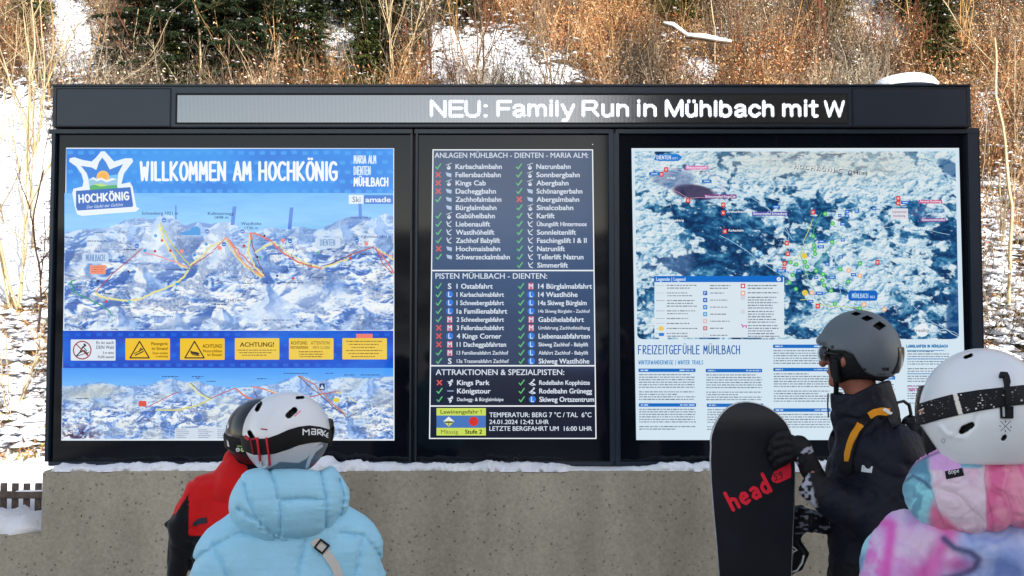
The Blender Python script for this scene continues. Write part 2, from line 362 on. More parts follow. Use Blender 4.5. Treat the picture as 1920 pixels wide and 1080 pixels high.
# ---------------- left display: sheet, panorama art, print
L0, L1 = 122, 739
def xl(y): return 122 - (y - 280) * 0.011          # the sheet is a little wider at the foot
S = Print(0.0005)
S.poly([(124, 277), (739, 278), (739.5, 826), (115, 826)], (232, 242, 252)); S.build('printed_sheet', M_print, cabL)
SIL = [(115, 436), (160, 430), (200, 428), (235, 414), (262, 408), (285, 412), (305, 402), (322, 404), (345, 422), (372, 416), (400, 420), (428, 414), (450, 428), (475, 436), (505, 426), (530, 431), (560, 425), (600, 430), (640, 412), (676, 402), (700, 410), (722, 400), (742, 408)]
def panorama(X, Y, sil, seed, sc, greenish, PEAKS=()):
    skyl = np.interp(X, [p[0] for p in sil], [p[1] for p in sil]) + 5 * (fbm(X / 9, X * 0, seed + 5, 4) - 0.5)
    q = 1.0 / sc; wx = X + 26 * sc * (fbm(X * q / 45, Y * q / 30, seed, 3) - .5); wy = Y + 26 * sc * (fbm(X * q / 45, Y * q / 30, seed + 9, 3) - .5)
    def hgt(a, b):
        x_, y_ = (a * .92 + b * .5) * q, (b * .95 - a * .22) * q
        return fbm(x_ / 88, y_ / 40, seed + 20, 6, 0.46, True) * 1.1 + 0.5 * fbm(x_ / 170 + 5, y_ / 90, seed + 40, 3)
    e = 1.5 * sc; s = (hgt(wx + e, wy + .6 * e) - hgt(wx - e, wy - .6 * e)) * 15 + .02
    fine = (fbm(X * q / 2.4 + Y * q / 6, Y * q / 4.6, seed + 70, 3) - .5)
    t = 0.66 - s * 1.15 + fine * 0.16
    C = lerp3(t, [(0, (96, 128, 192)), (.25, (146, 178, 228)), (.5, (192, 216, 248)), (.72, (222, 236, 254)), (1, (246, 250, 255))])
    for cx, cy, hw_, ht in PEAKS:
        yy = (Y - cy) / ht; wid = hw_ * (.08 + yy * 1.0) * (1 + .5 * (fbm(Y * q / 16, X * 0 + cx, seed, 3) - .5)); rl = cx + (fbm(Y * q / 12, X * 0 + cx, seed + 2, 3) - .5) * hw_ * .5 * np.clip(yy + .15, 0, 1)
        sd_ = (X - rl) / np.maximum(wid, .5); m_ = (yy > 0) * (1 - smooth01(np.abs(sd_), .75, 1.1)) * (1 - smooth01(yy, .65, 1.0)); gul = fbm((X - rl) / (3.5 + 9 * yy) * q, (Y + np.abs(X - rl) * .4) * q / 26, seed + 6, 3)
        C = mixa(C, lerp3(gul, [(.3, (196, 220, 250)), (.6, (240, 247, 255))]), m_ * (sd_ < 0) * .85); C = mixa(C, lerp3(gul, [(.3, (112, 146, 206)), (.6, (168, 198, 240))]), m_ * (sd_ >= 0) * .85)
    fo = smooth01(fbm((X + Y) * q / 30, (Y - .3 * X) * q / 13, seed + 90, 4), .54, .62) * (0.5 + 1.1 * (fbm(X / 1.7, Y / 3.2, seed + 99, 2) - .25))
    C = mixa(C, (116, 140, 182) if not greenish else (92, 110, 150), fo * .6)
    dk = smooth01(fbm((X + .6 * Y) * q / 15, Y * q / 5, seed + 55, 5, .6, True), .74, .84) * smooth01(fbm(X * q / 34, Y * q / 25, seed + 66, 2), .50, .62)
    C = mixa(C, (58, 76, 122), dk * .6)
    # far ridge fades into the pale sky
    C = mixa(C, (176, 208, 248), 0.45 * (1 - smooth01(Y - skyl, 5, 55)))
    sky_ = lerp3((Y - Y.min()) / (skyl.mean() - Y.min()), [(0, (132, 192, 252)), (1, (156, 208, 255))]) + (fbm(X / 40, Y / 7, 3, 3)[..., None] - .5) * 14
    m = smooth01(Y - skyl, -1, 1)
    return sky_ * (1 - m[..., None]) + C * m[..., None]
def art_up(X, Y):
    C = panorama(X, Y, SIL, 3, 1.0, False, [(560, 424, 30, 40), (640, 410, 40, 50), (372, 416, 26, 34), (240, 412, 44, 60), (705, 402, 60, 80), (302, 403, 62, 100), (424, 430, 56, 86), (470, 434, 60, 90), (160, 470, 50, 60), (610, 500, 60, 60), (270, 500, 60, 60), (500, 532, 70, 90), (680, 575, 60, 60), (590, 590, 50, 40), (415, 580, 50, 44), (220, 575, 60, 50), (330, 585, 40, 40)])
    for cx, cy, rx, ry, a in ((305, 470, 60, 55, .55), (425, 480, 50, 35, .4), (500, 590, 70, 22, .7), (560, 560, 60, 30, .45), (330, 600, 100, 10, .5), (640, 560, 70, 22, .4)):
        C = mixa(C, (226, 238, 255), a * np.clip(1.2 - np.hypot((X - cx) / rx, (Y - cy) / ry), 0, 1))
    for cx, cy, rx, ry in ((600, 520, 45, 20), (440, 500, 30, 25), (340, 455, 22, 25), (280, 567, 40, 8), (140, 480, 40, 12), (695, 600, 50, 18), (205, 590, 60, 8)):
        C = mixa(C, (112, 134, 182), .6 * np.clip(1.3 - np.hypot((X - cx) / rx, (Y - cy) / ry), 0, 1) * smooth01(fbm(X / 5, Y / 4, 44, 3), .35, .55))
    return punch(C)
def art_low(X, Y):
    sil = [(115, 724), (150, 722), (190, 716), (235, 724), (280, 722), (305, 712), (322, 708), (345, 716), (372, 714), (395, 722), (430, 728), (480, 724), (520, 718), (560, 702), (600, 714), (640, 706), (690, 708), (742, 704)]
    C = panorama(X, Y, sil, 61, 0.55, True, [(250, 724, 26, 40), (322, 708, 34, 50), (375, 714, 26, 45), (400, 722, 30, 40), (562, 702, 40, 50), (604, 714, 30, 50), (690, 707, 50, 50), (170, 730, 50, 40), (500, 735, 50, 50), (200, 790, 60, 40), (300, 780, 50, 50), (650, 770, 50, 60), (440, 770, 50, 50)])
    m = smooth01(Y - np.interp(X, [p[0] for p in sil], [p[1] for p in sil]), 0, 3)
    t = fbm(X / 60, Y / 30, 8, 3); C = mixa(C, (214, 220, 216), .45 * smooth01(t, .5, .7) * m)
    C = mixa(C, (198, 202, 190), .5 * m * (1 - smooth01(np.hypot((X - 170) / 90, (Y - 735) / 18), .3, 1)))
    C = mixa(C, (88, 160, 240), (1 - m) * (.75 - .5 * (Y - 690) / 40))
    rock = np.clip(1.3 - np.hypot((X - 145) / 45, (Y - 815) / 16), 0, 1) * smooth01(fbm(X / 5, Y / 4, 12, 4), .45, .6)
    return punch(mixa(C, (86, 66, 92), rock), 1.12, 1.12)
def art_blue(X, Y):
    t = fbm(X / 130, Y / 60, 77, 3)
    return lerp3(t, [(.2, (8, 122, 226)), (.5, (22, 140, 238)), (.9, (60, 165, 246))])
def art_blue2(X, Y):
    t = fbm(X / 90, Y / 30, 27, 3)
    return lerp3(t, [(.2, (0, 66, 196)), (.55, (6, 86, 214)), (.9, (24, 120, 232))])
art('panorama_art', 121, 362, 737.5, 619, 1.25, art_up, M_print, cabL, 0.0010)
art('panorama_art', 116.5, 690, 737.5, 823, 1.25, art_low, M_print, cabL, 0.0010)
art('blue_band', 124.5, 279, 737.5, 362, 4, art_blue, M_print, cabL, 0.0012)
art('blue_band', 118, 620, 737.5, 690, 4, art_blue2, M_print, cabL, 0.0012)
# crown pattern
S = Print(0.0014)
r2 = random.Random(3)
for row in range(5):
    for i in range(32):
        x, y = 132 + i * 20 + (row % 2) * 10, 286 + row * 18 + r2.uniform(-1, 1)
        if x < 733: crown(S, x, y, 6.5, (52, 158, 244))
for row in range(4):
    for i in range(32):
        x, y = 126 + i * 20 + (row % 2) * 10, 627 + row * 19
        if x < 733: crown(S, x, y, 6, (18, 100, 222))
S.build('crown_pattern', M_print, cabL, kind='stuff')
# title
S = Print(0.0018)
W_ = (246, 250, 255)
handtext(S, 'WILLKOMMEN AM HOCHKÖNIG', 262, 634, 340, 38, 5.2, W_)
S.build('title_lettering', M_print, cabL); S = Print(0.0018)
handtext(S, 'MARIA ALM', 663, 706, 307, 16, 2.0, (225, 240, 255)); handtext(S, 'DIENTEN', 663, 695.5, 328.5, 17, 2.0, (215, 235, 255)); handtext(S, 'MÜHLBACH', 663, 729, 350, 17.5, 2.7, W_)
S.build('place_lettering', M_print, cabL); S = Print(0.0018)
S.rect(654, 365.5, 682, 382.5, (225, 240, 255)); S.rect(682, 366, 737, 382.5, (38, 120, 214))
S.text('Ski', 661, 676, 379, 10, (70, 80, 100)); S.text('amade', 685, 733, 379, 9.5, W_, 0.03)
S.build('region_mark', M_print, cabL)
# crown logo
S = Print(0.0022)
out = [(130, 303), (131, 297), (140, 295), (155, 300), (172, 303), (180, 296), (190, 284), (197, 284), (208, 296), (214, 303), (235, 297), (248, 297), (250, 303), (243, 312), (233, 325), (228, 345), (244, 342), (249, 350), (253, 372), (256, 388), (262, 391), (255, 397), (200, 401), (155, 405), (145, 402), (140, 385), (136, 362), (138, 354), (155, 350), (157, 340), (153, 326), (143, 312)]
S.poly(out, (236, 245, 255))
inn = [(152, 311), (172, 314), (181, 319), (186, 304), (192, 295.5), (199, 304), (206, 318), (231, 308), (222, 325), (220, 350), (196, 356), (169, 357), (168, 340), (163, 325)]
S.poly(inn, (34, 128, 224), 0.0001)
S.poly([(166, 335), (222, 327), (220, 350), (169, 357)], (110, 196, 250), .0002); S.disc(193.5, 332, 12, (250, 196, 90), .0003, 20); S.disc(193.5, 332, 8, (252, 176, 60), .0004, 18)
S.poly([(167, 337), (175, 332), (182, 336), (190, 333), (200, 338), (210, 334), (220, 335), (220, 350), (169, 352)], (150, 196, 226), .0005)
S.poly([(167, 339), (175, 332), (182, 336), (190, 333), (200, 338), (210, 334), (220, 336), (212, 338), (200, 342), (190, 337), (182, 340), (174, 336)], (238, 246, 252), .00055)
S.poly([(169, 349), (185, 344), (200, 348), (220, 347), (221, 353), (196, 357), (169, 358)], (70, 178, 96), .0006); S.poly([(176, 346), (190, 344), (203, 348), (190, 350)], (190, 226, 130), .00065)
S.poly([(143, 358), (245, 351), (250, 384), (249, 388), (146, 395), (143, 388)], (28, 100, 196), .0006)
S.k += 700
handtext(S, 'HOCHKÖNIG', 148, 244, 381.5, 17, 3.0, W_, rot=3.5)
S.text('Der Gipfel der Gefühle', 163, 231, 391, 5.4, (220, 236, 255), 0.0, 4, skew=0.3)
S.build('crown_logo', M_print, cabL, 'white edged crown logo with sun, peaks and the name')
# runs, lifts, labels on the panorama
S = Print(0.0018)
def wob(pts, a, n=6, seed=1):
    r = random.Random(seed); o = []
    for i in range(len(pts) - 1):
        for k in range(n):
            t = k / n; o.append((pts[i][0] * (1 - t) + pts[i + 1][0] * t + r.uniform(-a, a), pts[i][1] * (1 - t) + pts[i + 1][1] * t + r.uniform(-a, a)))
    return o + [pts[-1]]
YE, RE, RD, PK = (234, 230, 156), (226, 126, 120), (190, 84, 84), (236, 170, 172)
for p, w, c, a in [
    ([(299, 420), (306, 448), (322, 475), (337, 497), (352, 502)], 4.5, YE, 1.0), ([(301, 418), (318, 452), (342, 482), (358, 500)], 3, (206, 206, 90), .5),
    ([(356, 503), (345, 520), (322, 536), (290, 548), (262, 561), (235, 564), (205, 560), (186, 554), (178, 547)], 4.5, YE, 1.2),
    ([(358, 500), (385, 482), (400, 472)], 2, RD, .3), ([(356, 498), (380, 480), (395, 462), (412, 456), (424, 446)], 4, YE, 1), ([(400, 470), (424, 445)], 2.4, RE, .5),
    ([(270, 474), (300, 481), (325, 490), (352, 500)], 3, PK, 1.0), ([(180, 547), (210, 515), (225, 502)], 2, RD, .3), ([(225, 502), (267, 466)], 2, RD, .2),
    ([(424, 446), (440, 468), (452, 490), (470, 505), (492, 519)], 5, (240, 170, 130), 1.3), ([(422, 450), (440, 478), (462, 500), (490, 521)], 3, YE, 1), ([(430, 450), (455, 480), (475, 500), (494, 516)], 3, RE, 1.4),
    ([(469, 437), (474, 462), (486, 495), (498, 518)], 2, (150, 70, 80), .2), ([(469, 437), (466, 475), (478, 500), (495, 517)], 4, YE, 1), ([(470, 436), (472, 450)], 5, RE, .5),
    ([(471, 436), (500, 446), (512, 455), (530, 474), (560, 492), (585, 500), (604, 502)], 4, RE, 1.4), ([(514, 454), (540, 474), (570, 492), (600, 501)], 3.2, YE, 1.2), ([(512, 455), (490, 466), (478, 474)], 4, YE, .8),
    ([(604, 502), (640, 485), (660, 478)], 2, (120, 60, 60), .3), ([(604, 502), (640, 490), (656, 484)], 3.5, YE, 1), ([(652, 479), (680, 470), (702, 463)], 2.4, RD, .3),
    ([(702, 463), (722, 476), (739, 487)], 4, YE, .8), ([(702, 464), (716, 480), (730, 496), (739, 512)], 3, RE, 1), ([(702, 465), (722, 478), (739, 480)], 3, PK, 1), ([(704, 466), (718, 495), (737, 514)], 2, RD, .5),
    ([(134, 530), (140, 548), (160, 558), (190, 572), (206, 584), (212, 593)], 3, (60, 160, 130), 1.2), ([(128, 535), (135, 527), (142, 525)], 3, (70, 170, 140), .5)]:
    S.line(wob(p, a, 5, int(p[0][0])), w * .82, c)
for x, y0_, y1_, w, tl in ((330, 385, 412, 2.5, 0), (440, 387, 422, 7, -4), (547, 389, 430, 7, -4), (675, 382, 410, 6, 1)):
    S.poly([(x - w / 2, y0_), (x + w / 2, y0_), (x + w / 2 + tl, y1_), (x - w / 2 + tl, y1_)], (84, 138, 226))
S.poly([(355, 432), (362, 426), (370, 424), (376, 430), (376, 441), (350, 441), (338, 440), (338, 436)], (40, 150, 228))
for t, x, x1_, y, h in (('Schneeberg 1921 m', 266, 334, 402.5, 5.6), ('Kollmannsegg', 390, 438, 403, 5.4), ('1848 m', 403, 428, 410, 5), ('Wastlhöhe', 452, 490, 422, 5.4), ('1730 m', 459, 484, 430, 5), ('Klingspitz 1988 m', 658, 696, 409.5, 3.2), ('Kühmitterl 1854 m', 677, 733, 446, 4.6), ('Hochkönig 2941 m', 386, 452, 566.5, 5.4), ('ÜBERGOSSENE ALM', 492, 548, 602, 3.4)):
    S.text(t, x, x1_, y, h, (62, 84, 140), 0.008)
for x, y, x1_ in ((155, 435, 168), (177, 436, 193), (122, 445, 137), (164, 452, 200), (138, 538, 160), (283, 594, 326), (402, 571, 425), (525, 448, 552), (232, 468, 256), (345, 505, 362), (312, 505, 340), (550, 497, 585), (250, 595, 265), (580, 520, 604), (186, 550, 208), (676, 477, 698), (640, 498, 658), (218, 573, 245), (455, 531, 475), (520, 530, 568), (133, 568, 155)):
    words(S, x, x1_, y, 1.7, (66, 84, 128))
S.rrect(155, 473.5, 204, 494, 5, (206, 226, 250)); S.rrect(591, 445.5, 638.5, 465, 4, (206, 226, 250))
handtext(S, 'MÜHLBACH', 161, 197, 490, 13, 1.5, (120, 160, 214)); handtext(S, 'DIENTEN', 600, 629, 461, 12.5, 1.5, (130, 168, 216))
S.rect(169, 497, 198.5, 514, (246, 156, 126))
for i in range(3): words(S, 173, 194, 501 + i * 4.3, 1.3, (214, 96, 80))
r2 = random.Random(5)
for x, y, c in ((308, 413, 0), (389, 434, 0), (455, 434, 0), (257, 461, 0), (149, 546, 0), (173, 539, 0), (544, 452, 0), (420, 458, 0), (669, 451, 0), (617, 506, 0), (243, 566, 4), (292, 442, 2), (304, 451, 1), (291, 471, 1), (320, 470, 1), (272, 470, 2), (341, 471, 3), (387, 458, 2), (458, 461, 1), (531, 451, 3), (488, 483, 5), (657, 484, 1), (550, 522, 1), (596, 474, 5), (365, 478, 2), (332, 533, 2), (199, 565, 1), (412, 465, 3), (687, 457, 3), (241, 509, 6), (184, 527, 6), (520, 517, 6), (483, 482, 6), (496, 442, 6), (550, 477, 7), (165, 529, 7), (423, 510, 7), (230, 507, 7)):
    cc = [(60, 120, 214), (206, 60, 76), (60, 160, 226), (246, 150, 150), (110, 190, 220), (70, 190, 140), (50, 56, 90), (246, 252, 255)][c]
    S.disc(x, y, [4.2, 2.6, 3, 4, 3.2, 2.6, 2.2, 2][c], cc)
    if c in (0,): S.rect(x - 2.6, y, x + 2.6, y + 1.1, (220, 236, 255))
# hatching of the forests
for (ax, ay, bx_, by_) in ((415, 470, 470, 512), (325, 430, 350, 470), (700, 450, 738, 478), (498, 480, 530, 505), (520, 455, 560, 480), (440, 500, 480, 525)):
    for k in range(60):
        x, y = r2.uniform(ax, bx_), r2.uniform(ay, by_); S.line([(x, y - 2.4), (x + .2, y + 1.6)], .55, (112, 134, 176))
S.build('piste_lines', M_print, cabL, kind='stuff')
# lower panorama print
S = Print(0.0018)
def LM(x, y): return 118 + (x - 120) * .68 + 116, 712 + (y - 402) * .36
for p, w, c in [([(299, 420), (322, 475), (352, 502)], 3, YE), ([(301, 418), (342, 482), (358, 500)], 1.6, (140, 130, 60)), ([(356, 503), (322, 536), (262, 561), (205, 560)], 3, (214, 214, 130)), ([(358, 500), (424, 446)], 1.6, RD),
    ([(180, 547), (267, 466)], 1.4, RD), ([(424, 446), (452, 490), (492, 519)], 3.2, (226, 130, 100)), ([(469, 437), (486, 495), (498, 518)], 1.5, (130, 50, 60)), ([(471, 436), (512, 455), (560, 492), (604, 502)], 2.6, RE), ([(514, 454), (570, 492), (604, 502)], 1.6, YE), ([(604, 502), (660, 478), (702, 463), (722, 476), (745, 500)], 2, RD), ([(702, 463), (722, 476), (760, 520)], 2, YE)]:
    S.line(wob([LM(*q) for q in p], .8, 4, int(p[0][0])), w, c)
S.line(wob([(560, 704), (590, 722), (612, 745), (628, 762), (650, 778)], 1.2), 2.4, (196, 130, 100)); S.line(wob([(560, 706), (610, 750), (650, 782), (670, 775)], 1.4, 5, 4), 1.6, (110, 80, 90))
for x, y, x1_ in ((304, 706, 335), (360, 706, 382), (368, 709, 376), (388, 715, 405), (532, 700, 578), (610, 700, 625), (645, 703, 665), (676, 703, 714), (143, 747, 167), (143, 757, 155), (192, 763, 212), (290, 740, 300), (482, 710, 500)):
    words(S, x, x1_, y, 1.5, (40, 70, 130))
for x0_, y0_, x1_, y1_ in ((254, 741, 276, 749), (148, 772, 168, 781), (452, 726, 475, 736), (523, 729, 552, 737), (640, 736, 662, 745), (663, 786, 686, 796)):
    S.rrect(x0_, y0_, x1_, y1_, 2, (196, 220, 246)); words(S, x0_ + 4, x1_ - 4, (y0_ + y1_) / 2, 3, (140, 176, 220))
S.rrect(260, 751.5, 275, 762, 3, (226, 84, 66)); S.rrect(625, 746, 637, 754, 3, (226, 214, 60)); S.rect(599, 719, 609, 731, (24, 50, 110)); S.poly([(600, 729), (604, 721), (608, 729)], (214, 230, 246))
S.poly([(329, 803), (470, 800), (470, 823), (328, 823)], (214, 226, 240))
for cx in (331, 372, 408, 434):
    for k in range(5): words(S, cx, cx + 28, 806 + k * 3.6, 1.2, (120, 136, 160), .5)
S.build('small_panorama_print', M_print, cabL, kind='stuff')
# warning plates
def plate(x0, y0, x1, y1, c):
    S.rrect(x0, y0, x1, y1, 1.6, c)
S = Print(0.0020)
YL = (246, 200, 26)
plate(133, 636.5, 217, 676, (226, 236, 246)); S.k += 40
S.ring(154.5, 656.5, 16.5, 2.2, (164, 30, 46), None, 26)
S.stroke([(143, 668), (150, 661), (158, 657), (165, 664)], 2.2, (20, 24, 40)); S.stroke([(150, 661), (156, 650), (161, 648)], 2.6, (20, 24, 40)); S.stroke([(156, 650), (163, 658)], 1.6, (20, 24, 40)); S.disc(159, 646, 2, (20, 24, 40))
S.stroke([(144, 668), (168, 660)], 1.3, (20, 24, 40)); S.line([(143, 645), (166, 668)], 2.0, (164, 30, 46))
S.text('Es ist auch', 181, 213.5, 645, 5.6, (40, 56, 100), .01); S.text('DEIN Wald', 181, 213.5, 654, 6, (40, 56, 100), .01); S.text('5 m ohne', 193, 213.5, 663.5, 4.4, (30, 40, 80), .02); S.text('FUSS tested', 184, 213.5, 671.5, 4.6, (30, 40, 80), .02)
for i, px0 in enumerate((235.5, 338, 440.5, 542, 642)):
    plate(px0, 634.5 - (i > 1) * .5, px0 + 83.5, 675 - i * .3, YL if i < 2 else (244, 208, 74))
BK = (50, 36, 10)
for tx in (262, 365):
    S.stroke([(tx, 640), (tx - 18, 671), (tx + 18, 671), (tx, 640)], 2.4, BK)
S.stroke([(254, 666), (269, 659)], 2.2, BK); S.stroke([(252, 663), (266, 656)], 1.6, BK); S.stroke([(262, 659), (264, 653), (268, 656)], 2, BK)
S.poly([(357, 657), (362, 659), (370, 660), (375, 663), (372, 666), (362, 664), (358, 663)], BK); S.stroke([(360, 665), (374, 667)], 1.4, BK)
S.text('Pistengerät', 284, 315, 647, 5.4, (96, 62, 10), .02); S.text('im Einsatz!', 285, 315, 656, 5.4, (96, 62, 10), .02); S.text('Zone meiden', 286, 315, 664, 4.2, (96, 62, 10), .02); S.text('is swimming!', 292, 315, 670, 4.2, (96, 62, 10), .02)
S.text('ACHTUNG!', 380, 417, 652, 6.6, (90, 60, 10), .02); S.text('Motorschlitten', 381, 417, 660.5, 5, (110, 74, 14), .02); S.text('im Einsatz!', 389, 417, 667.5, 5, (110, 74, 14), .02)
S.text('ACHTUNG!', 450, 514, 650, 8, (96, 76, 30), .03)
for k in range(3): words(S, 444 + k * 5, 519 - k * 9, 656.5 + k * 4.7, 1.5, (110, 90, 40))
S.text('ACHTUNG', 545, 576, 646, 6.2, (110, 84, 24), .02); S.text('ATTENTION!', 583, 619, 646, 6.2, (130, 110, 60), .01); S.text('PISTENSPERRE', 545, 578, 654, 4.8, (110, 84, 24), .02); S.text('PISTE CLOSED', 587, 619, 654, 4.6, (130, 110, 60), .01)
for k in range(3): words(S, 560 + k * 1, 605 + k % 2 * 2, 659.5 + k * 4.6, 1.5, (100, 80, 24))
for k in range(6): words(S, 649 + (k % 3) * 5, 717 - (k % 3) * 7, 640 + k * 5.7, 1.6, (120, 96, 40))
S.rect(668, 626, 699, 634, (244, 130, 116))
S.build('warning_plates', M_print, cabL, 'row of one white and five yellow warning plates printed on blue')

# ---------------- middle display
S = Print(0.0006)
def quad(x0, y0, x1, y1):       # the list frame widens slightly downwards
    f = lambda x, y: (x + (y - 280) * (0.012 * (x - 962) / 150), y)
    return [f(x0, y0), f(x1, y0), f(x1, y1), f(x0, y1)]
S.poly(quad(811, 280, 1112, 823), (240, 245, 250)); S.build('list_frame', M_lcd, cabM)
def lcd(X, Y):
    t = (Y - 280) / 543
    C = lerp3(t, [(0, (60, 80, 112)), (.2, (62, 84, 120)), (.45, (44, 76, 118)), (.74, (42, 60, 92)), (.78, (16, 26, 52)), (1, (8, 14, 36))])  # reflected sky above and dark crowd below painted in as a gradient
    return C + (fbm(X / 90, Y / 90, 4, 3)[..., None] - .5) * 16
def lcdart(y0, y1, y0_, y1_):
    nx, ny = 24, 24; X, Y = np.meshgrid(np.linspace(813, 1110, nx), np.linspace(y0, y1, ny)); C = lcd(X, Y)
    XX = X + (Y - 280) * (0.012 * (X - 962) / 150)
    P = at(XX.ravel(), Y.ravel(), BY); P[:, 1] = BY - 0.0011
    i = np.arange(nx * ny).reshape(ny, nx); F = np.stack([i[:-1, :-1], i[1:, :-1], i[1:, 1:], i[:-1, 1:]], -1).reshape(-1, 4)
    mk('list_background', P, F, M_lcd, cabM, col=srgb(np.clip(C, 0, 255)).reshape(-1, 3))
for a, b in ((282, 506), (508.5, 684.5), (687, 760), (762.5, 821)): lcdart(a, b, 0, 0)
S = Print(0.0016)
WT = (220, 229, 242)
def lbl(st, x, y, small=False, x1=None, bold=.028, cap=9.2):
    w = glyphs(st, 0)[2] * cap * .87
    if x1: w = x1 - x
    S.text(st, x, x + w, y + (cap / 2 if not small else cap / 2), cap, WT, bold)
def tick(x, y):
    S.stroke([(x - 4.5, y + 1), (x - 1.6, y + 4.2), (x + 4.8, y - 4.8)], 2.2, (96, 190, 120))
def cross(x, y):
    S.stroke([(x - 3.8, y - 3.8), (x + 3.8, y + 3.8)], 2.8, (214, 84, 80)); S.stroke([(x - 3.8, y + 3.8), (x + 3.8, y - 3.8)], 2.8, (214, 84, 80))
def ico(kind, x, y):
    if kind == 'g':
        S.line([(x - 5, y - 2.5), (x + 6, y - 6.5)], .9, WT); S.line([(x + .5, y - 4), (x + .5, y)], .9, WT); S.disc(x + .5, y + 2.5, 3.6, WT, None, 10, 3.4); S.rect(x - 1.8, y + .6, x + 2.6, y + 2, (110, 136, 176))
    elif kind == 'c': S.poly([(x - 5.5, y - 4.5), (x + 5.5, y - 2.2), (x + 5, y + 5), (x - 3, y + 2.6)], (176, 196, 224))
    elif kind == 't':
        S.stroke([(x - 4, y - 4.5), (x - 1.5, y + 3), (x + 3.5, y + 5)], 1.8, WT); S.stroke([(x - 1.5, y), (x + 1.5, y - 2.4), (x + 4.5, y - 5)], 1.3, WT)
    elif kind == 'S': S.text('S', x - 3.4, x + 3.4, y + 5, 10, WT, .03)
    elif kind == 'L': S.disc(x, y, 6.6, (34, 120, 226), None, 16); S.text('L', x - 2.6, x + 3, y + 4.4, 9, WT, .02)
    elif kind == 'M': S.rect(x - 5, y - 6, x + 5, y + 6, (196, 96, 130)); S.text('M', x - 4, x + 4, y + 4.8, 9.4, WT, .02)
    elif kind == 'k':
        S.disc(x + 3, y - 4.2, 1.9, WT); S.stroke([(x + 1, y - 2.5), (x - 2.5, y + 1), (x + 1.5, y + 2.5), (x - 1, y + 5.5)], 2.6, WT); S.stroke([(x - 5, y - 2), (x + 4.5, y - 1)], 1.3, WT)
    elif kind == 'r':
        S.disc(x + 3, y - 5, 1.8, WT); S.stroke([(x + 2, y - 3), (x - 3, y + 1), (x + 4, y + 3)], 2.2, WT); S.stroke([(x - 6, y + 2), (x, y + 5.4), (x + 6, y + 4)], 1.4, WT)
    elif kind == 'q': S.line([(x - 6, y), (x + 6, y)], 2.0, (150, 170, 200))
S.text('ANLAGEN MÜHLBACH - DIENTEN - MARIA ALM:', 815, 1103, 296, 9.6, WT, .012)
colA = [('v', 'g', 'Karbachalmbahn', 941), ('x', 'c', 'Fellersbachbahn', 939), ('x', 'g', 'Kings Cab', 911), ('x', 'c', 'Dacheggbahn', 930), ('v', 'c', 'Zachhofalmbahn', 940), ('', 'c', 'Bürglalmbahn', 931), ('v', 'g', 'Gabühelbahn', 928), ('v', 't', 'Liebenaulift', 919), ('v', 't', 'Wastlhöhelift', 927), ('v', 't', 'Zachhof Babylift', 938), ('x', 'c', 'Hochmaisbahn', 938), ('v', 'c', 'Schwarzeckalmbahn', 956)]
colB = [('v', 'g', 'Natrunbahn', 1070), ('v', 'g', 'Sonnbergbahn', 1087), ('v', 'g', 'Abergbahn', 1066), ('v', 'c', 'Schönangerbahn', 1092), ('x', 'c', 'Abergalmbahn', 1086), ('v', 'g', 'Sinalcobahn', 1075), ('v', 't', 'Karlift', 1040), ('v', 't', 'Übungslift Hintermoos', 1100), ('v', 't', 'Sonnleitenlift', 1080), ('v', 't', 'Faschingslift I & II', 1100), ('v', 't', 'Natrunlift', 1059), ('v', 't', 'Tellerlift Natrun', 1094), ('v', 't', 'Simmerlift', 1065)]
def col(rows, xs, xi, xt, y0, dy, dxs=0.0):
    for k, (m_, ic, st, x1) in enumerate(rows):
        y = y0 + dy * k; dx = dxs * k
        if m_ == 'v': tick(xs + dx, y)
        elif m_ == 'x': cross(xs + dx, y)
        ico(ic, xi + dx, y)
        wn_ = (x1 - xt) / max(1e-3, glyphs(st, .035)[2]); cap = min(9.0, max(5.2, wn_ * 1.12))
        lbl(st, xt + dx, y, x1=x1, cap=cap, bold=.028 if cap > 7 else .018)
col(colA, 821.5, 841, 854, 312.3, 15.4, .1); col(colB, 973, 993, 1005.5, 312.3, 15.4, .15)
S.text('PISTEN MÜHLBACH - DIENTEN:', 816.5, 1026, 522.5, 10, WT, .012)
colC = [('v', 'S', '1 Ostabfahrt', 924), ('v', 'L', '1 Karbachalmabfahrt', 945), ('v', 'L', '1 Schneebergabfahrt', 945), ('v', 'L', '1a Familienabfahrt', 951), ('v', 'M', '2 Schneebergabfahrt', 945), ('x', 'M', '3 Fellersbachabfahrt', 945), ('x', 'L', '4 Kings Corner', 940), ('x', 'M', '11 Dacheggabfahrten', 949), ('v', 'M', '13 Familienabfahrt Zachhof', 953), ('v', 'S', '13a Trassenabfahrt Zachhof', 954)]
colD = [('v', 'M', '14 Bürglalmabfahrt', 1110), ('v', 'L', '14 Wastlhöhe', 1083), ('v', 'L', '14a Skiweg Bürglalm', 1100), ('v', 'L', '14b Skiweg Bürglalm - Zachhof', 1106), ('v', 'M', 'Gabühelabfahrt', 1095), ('v', 'M', 'Umfahrung Zachhofsteilhang', 1106), ('v', 'L', 'Liebenauabfahrten', 1106), ('v', 'L', 'Skiweg Zachhof - Babylift', 1103), ('v', 'L', 'Abfahrt Zachhof - Babylift', 1103), ('v', 'L', 'Skiweg Wastlhöhe', 1105)]
col(colC, 822.5, 843, 856, 536.6, 15.6, .05); col(colD, 977, 995.5, 1009, 536.6, 15.6, .1)
S.text('ATTRAKTIONEN & SPEZIALPISTEN:', 817, 1058, 703, 10.4, WT, .012)
col([('x', 'k', 'Kings Park', 918), ('v', 'q', 'Königstour', 920), ('v', 'k', 'Dachegg- & Bürglalmloipe', 944)], 824, 844.5, 857, 717.3, 15.7, .05)
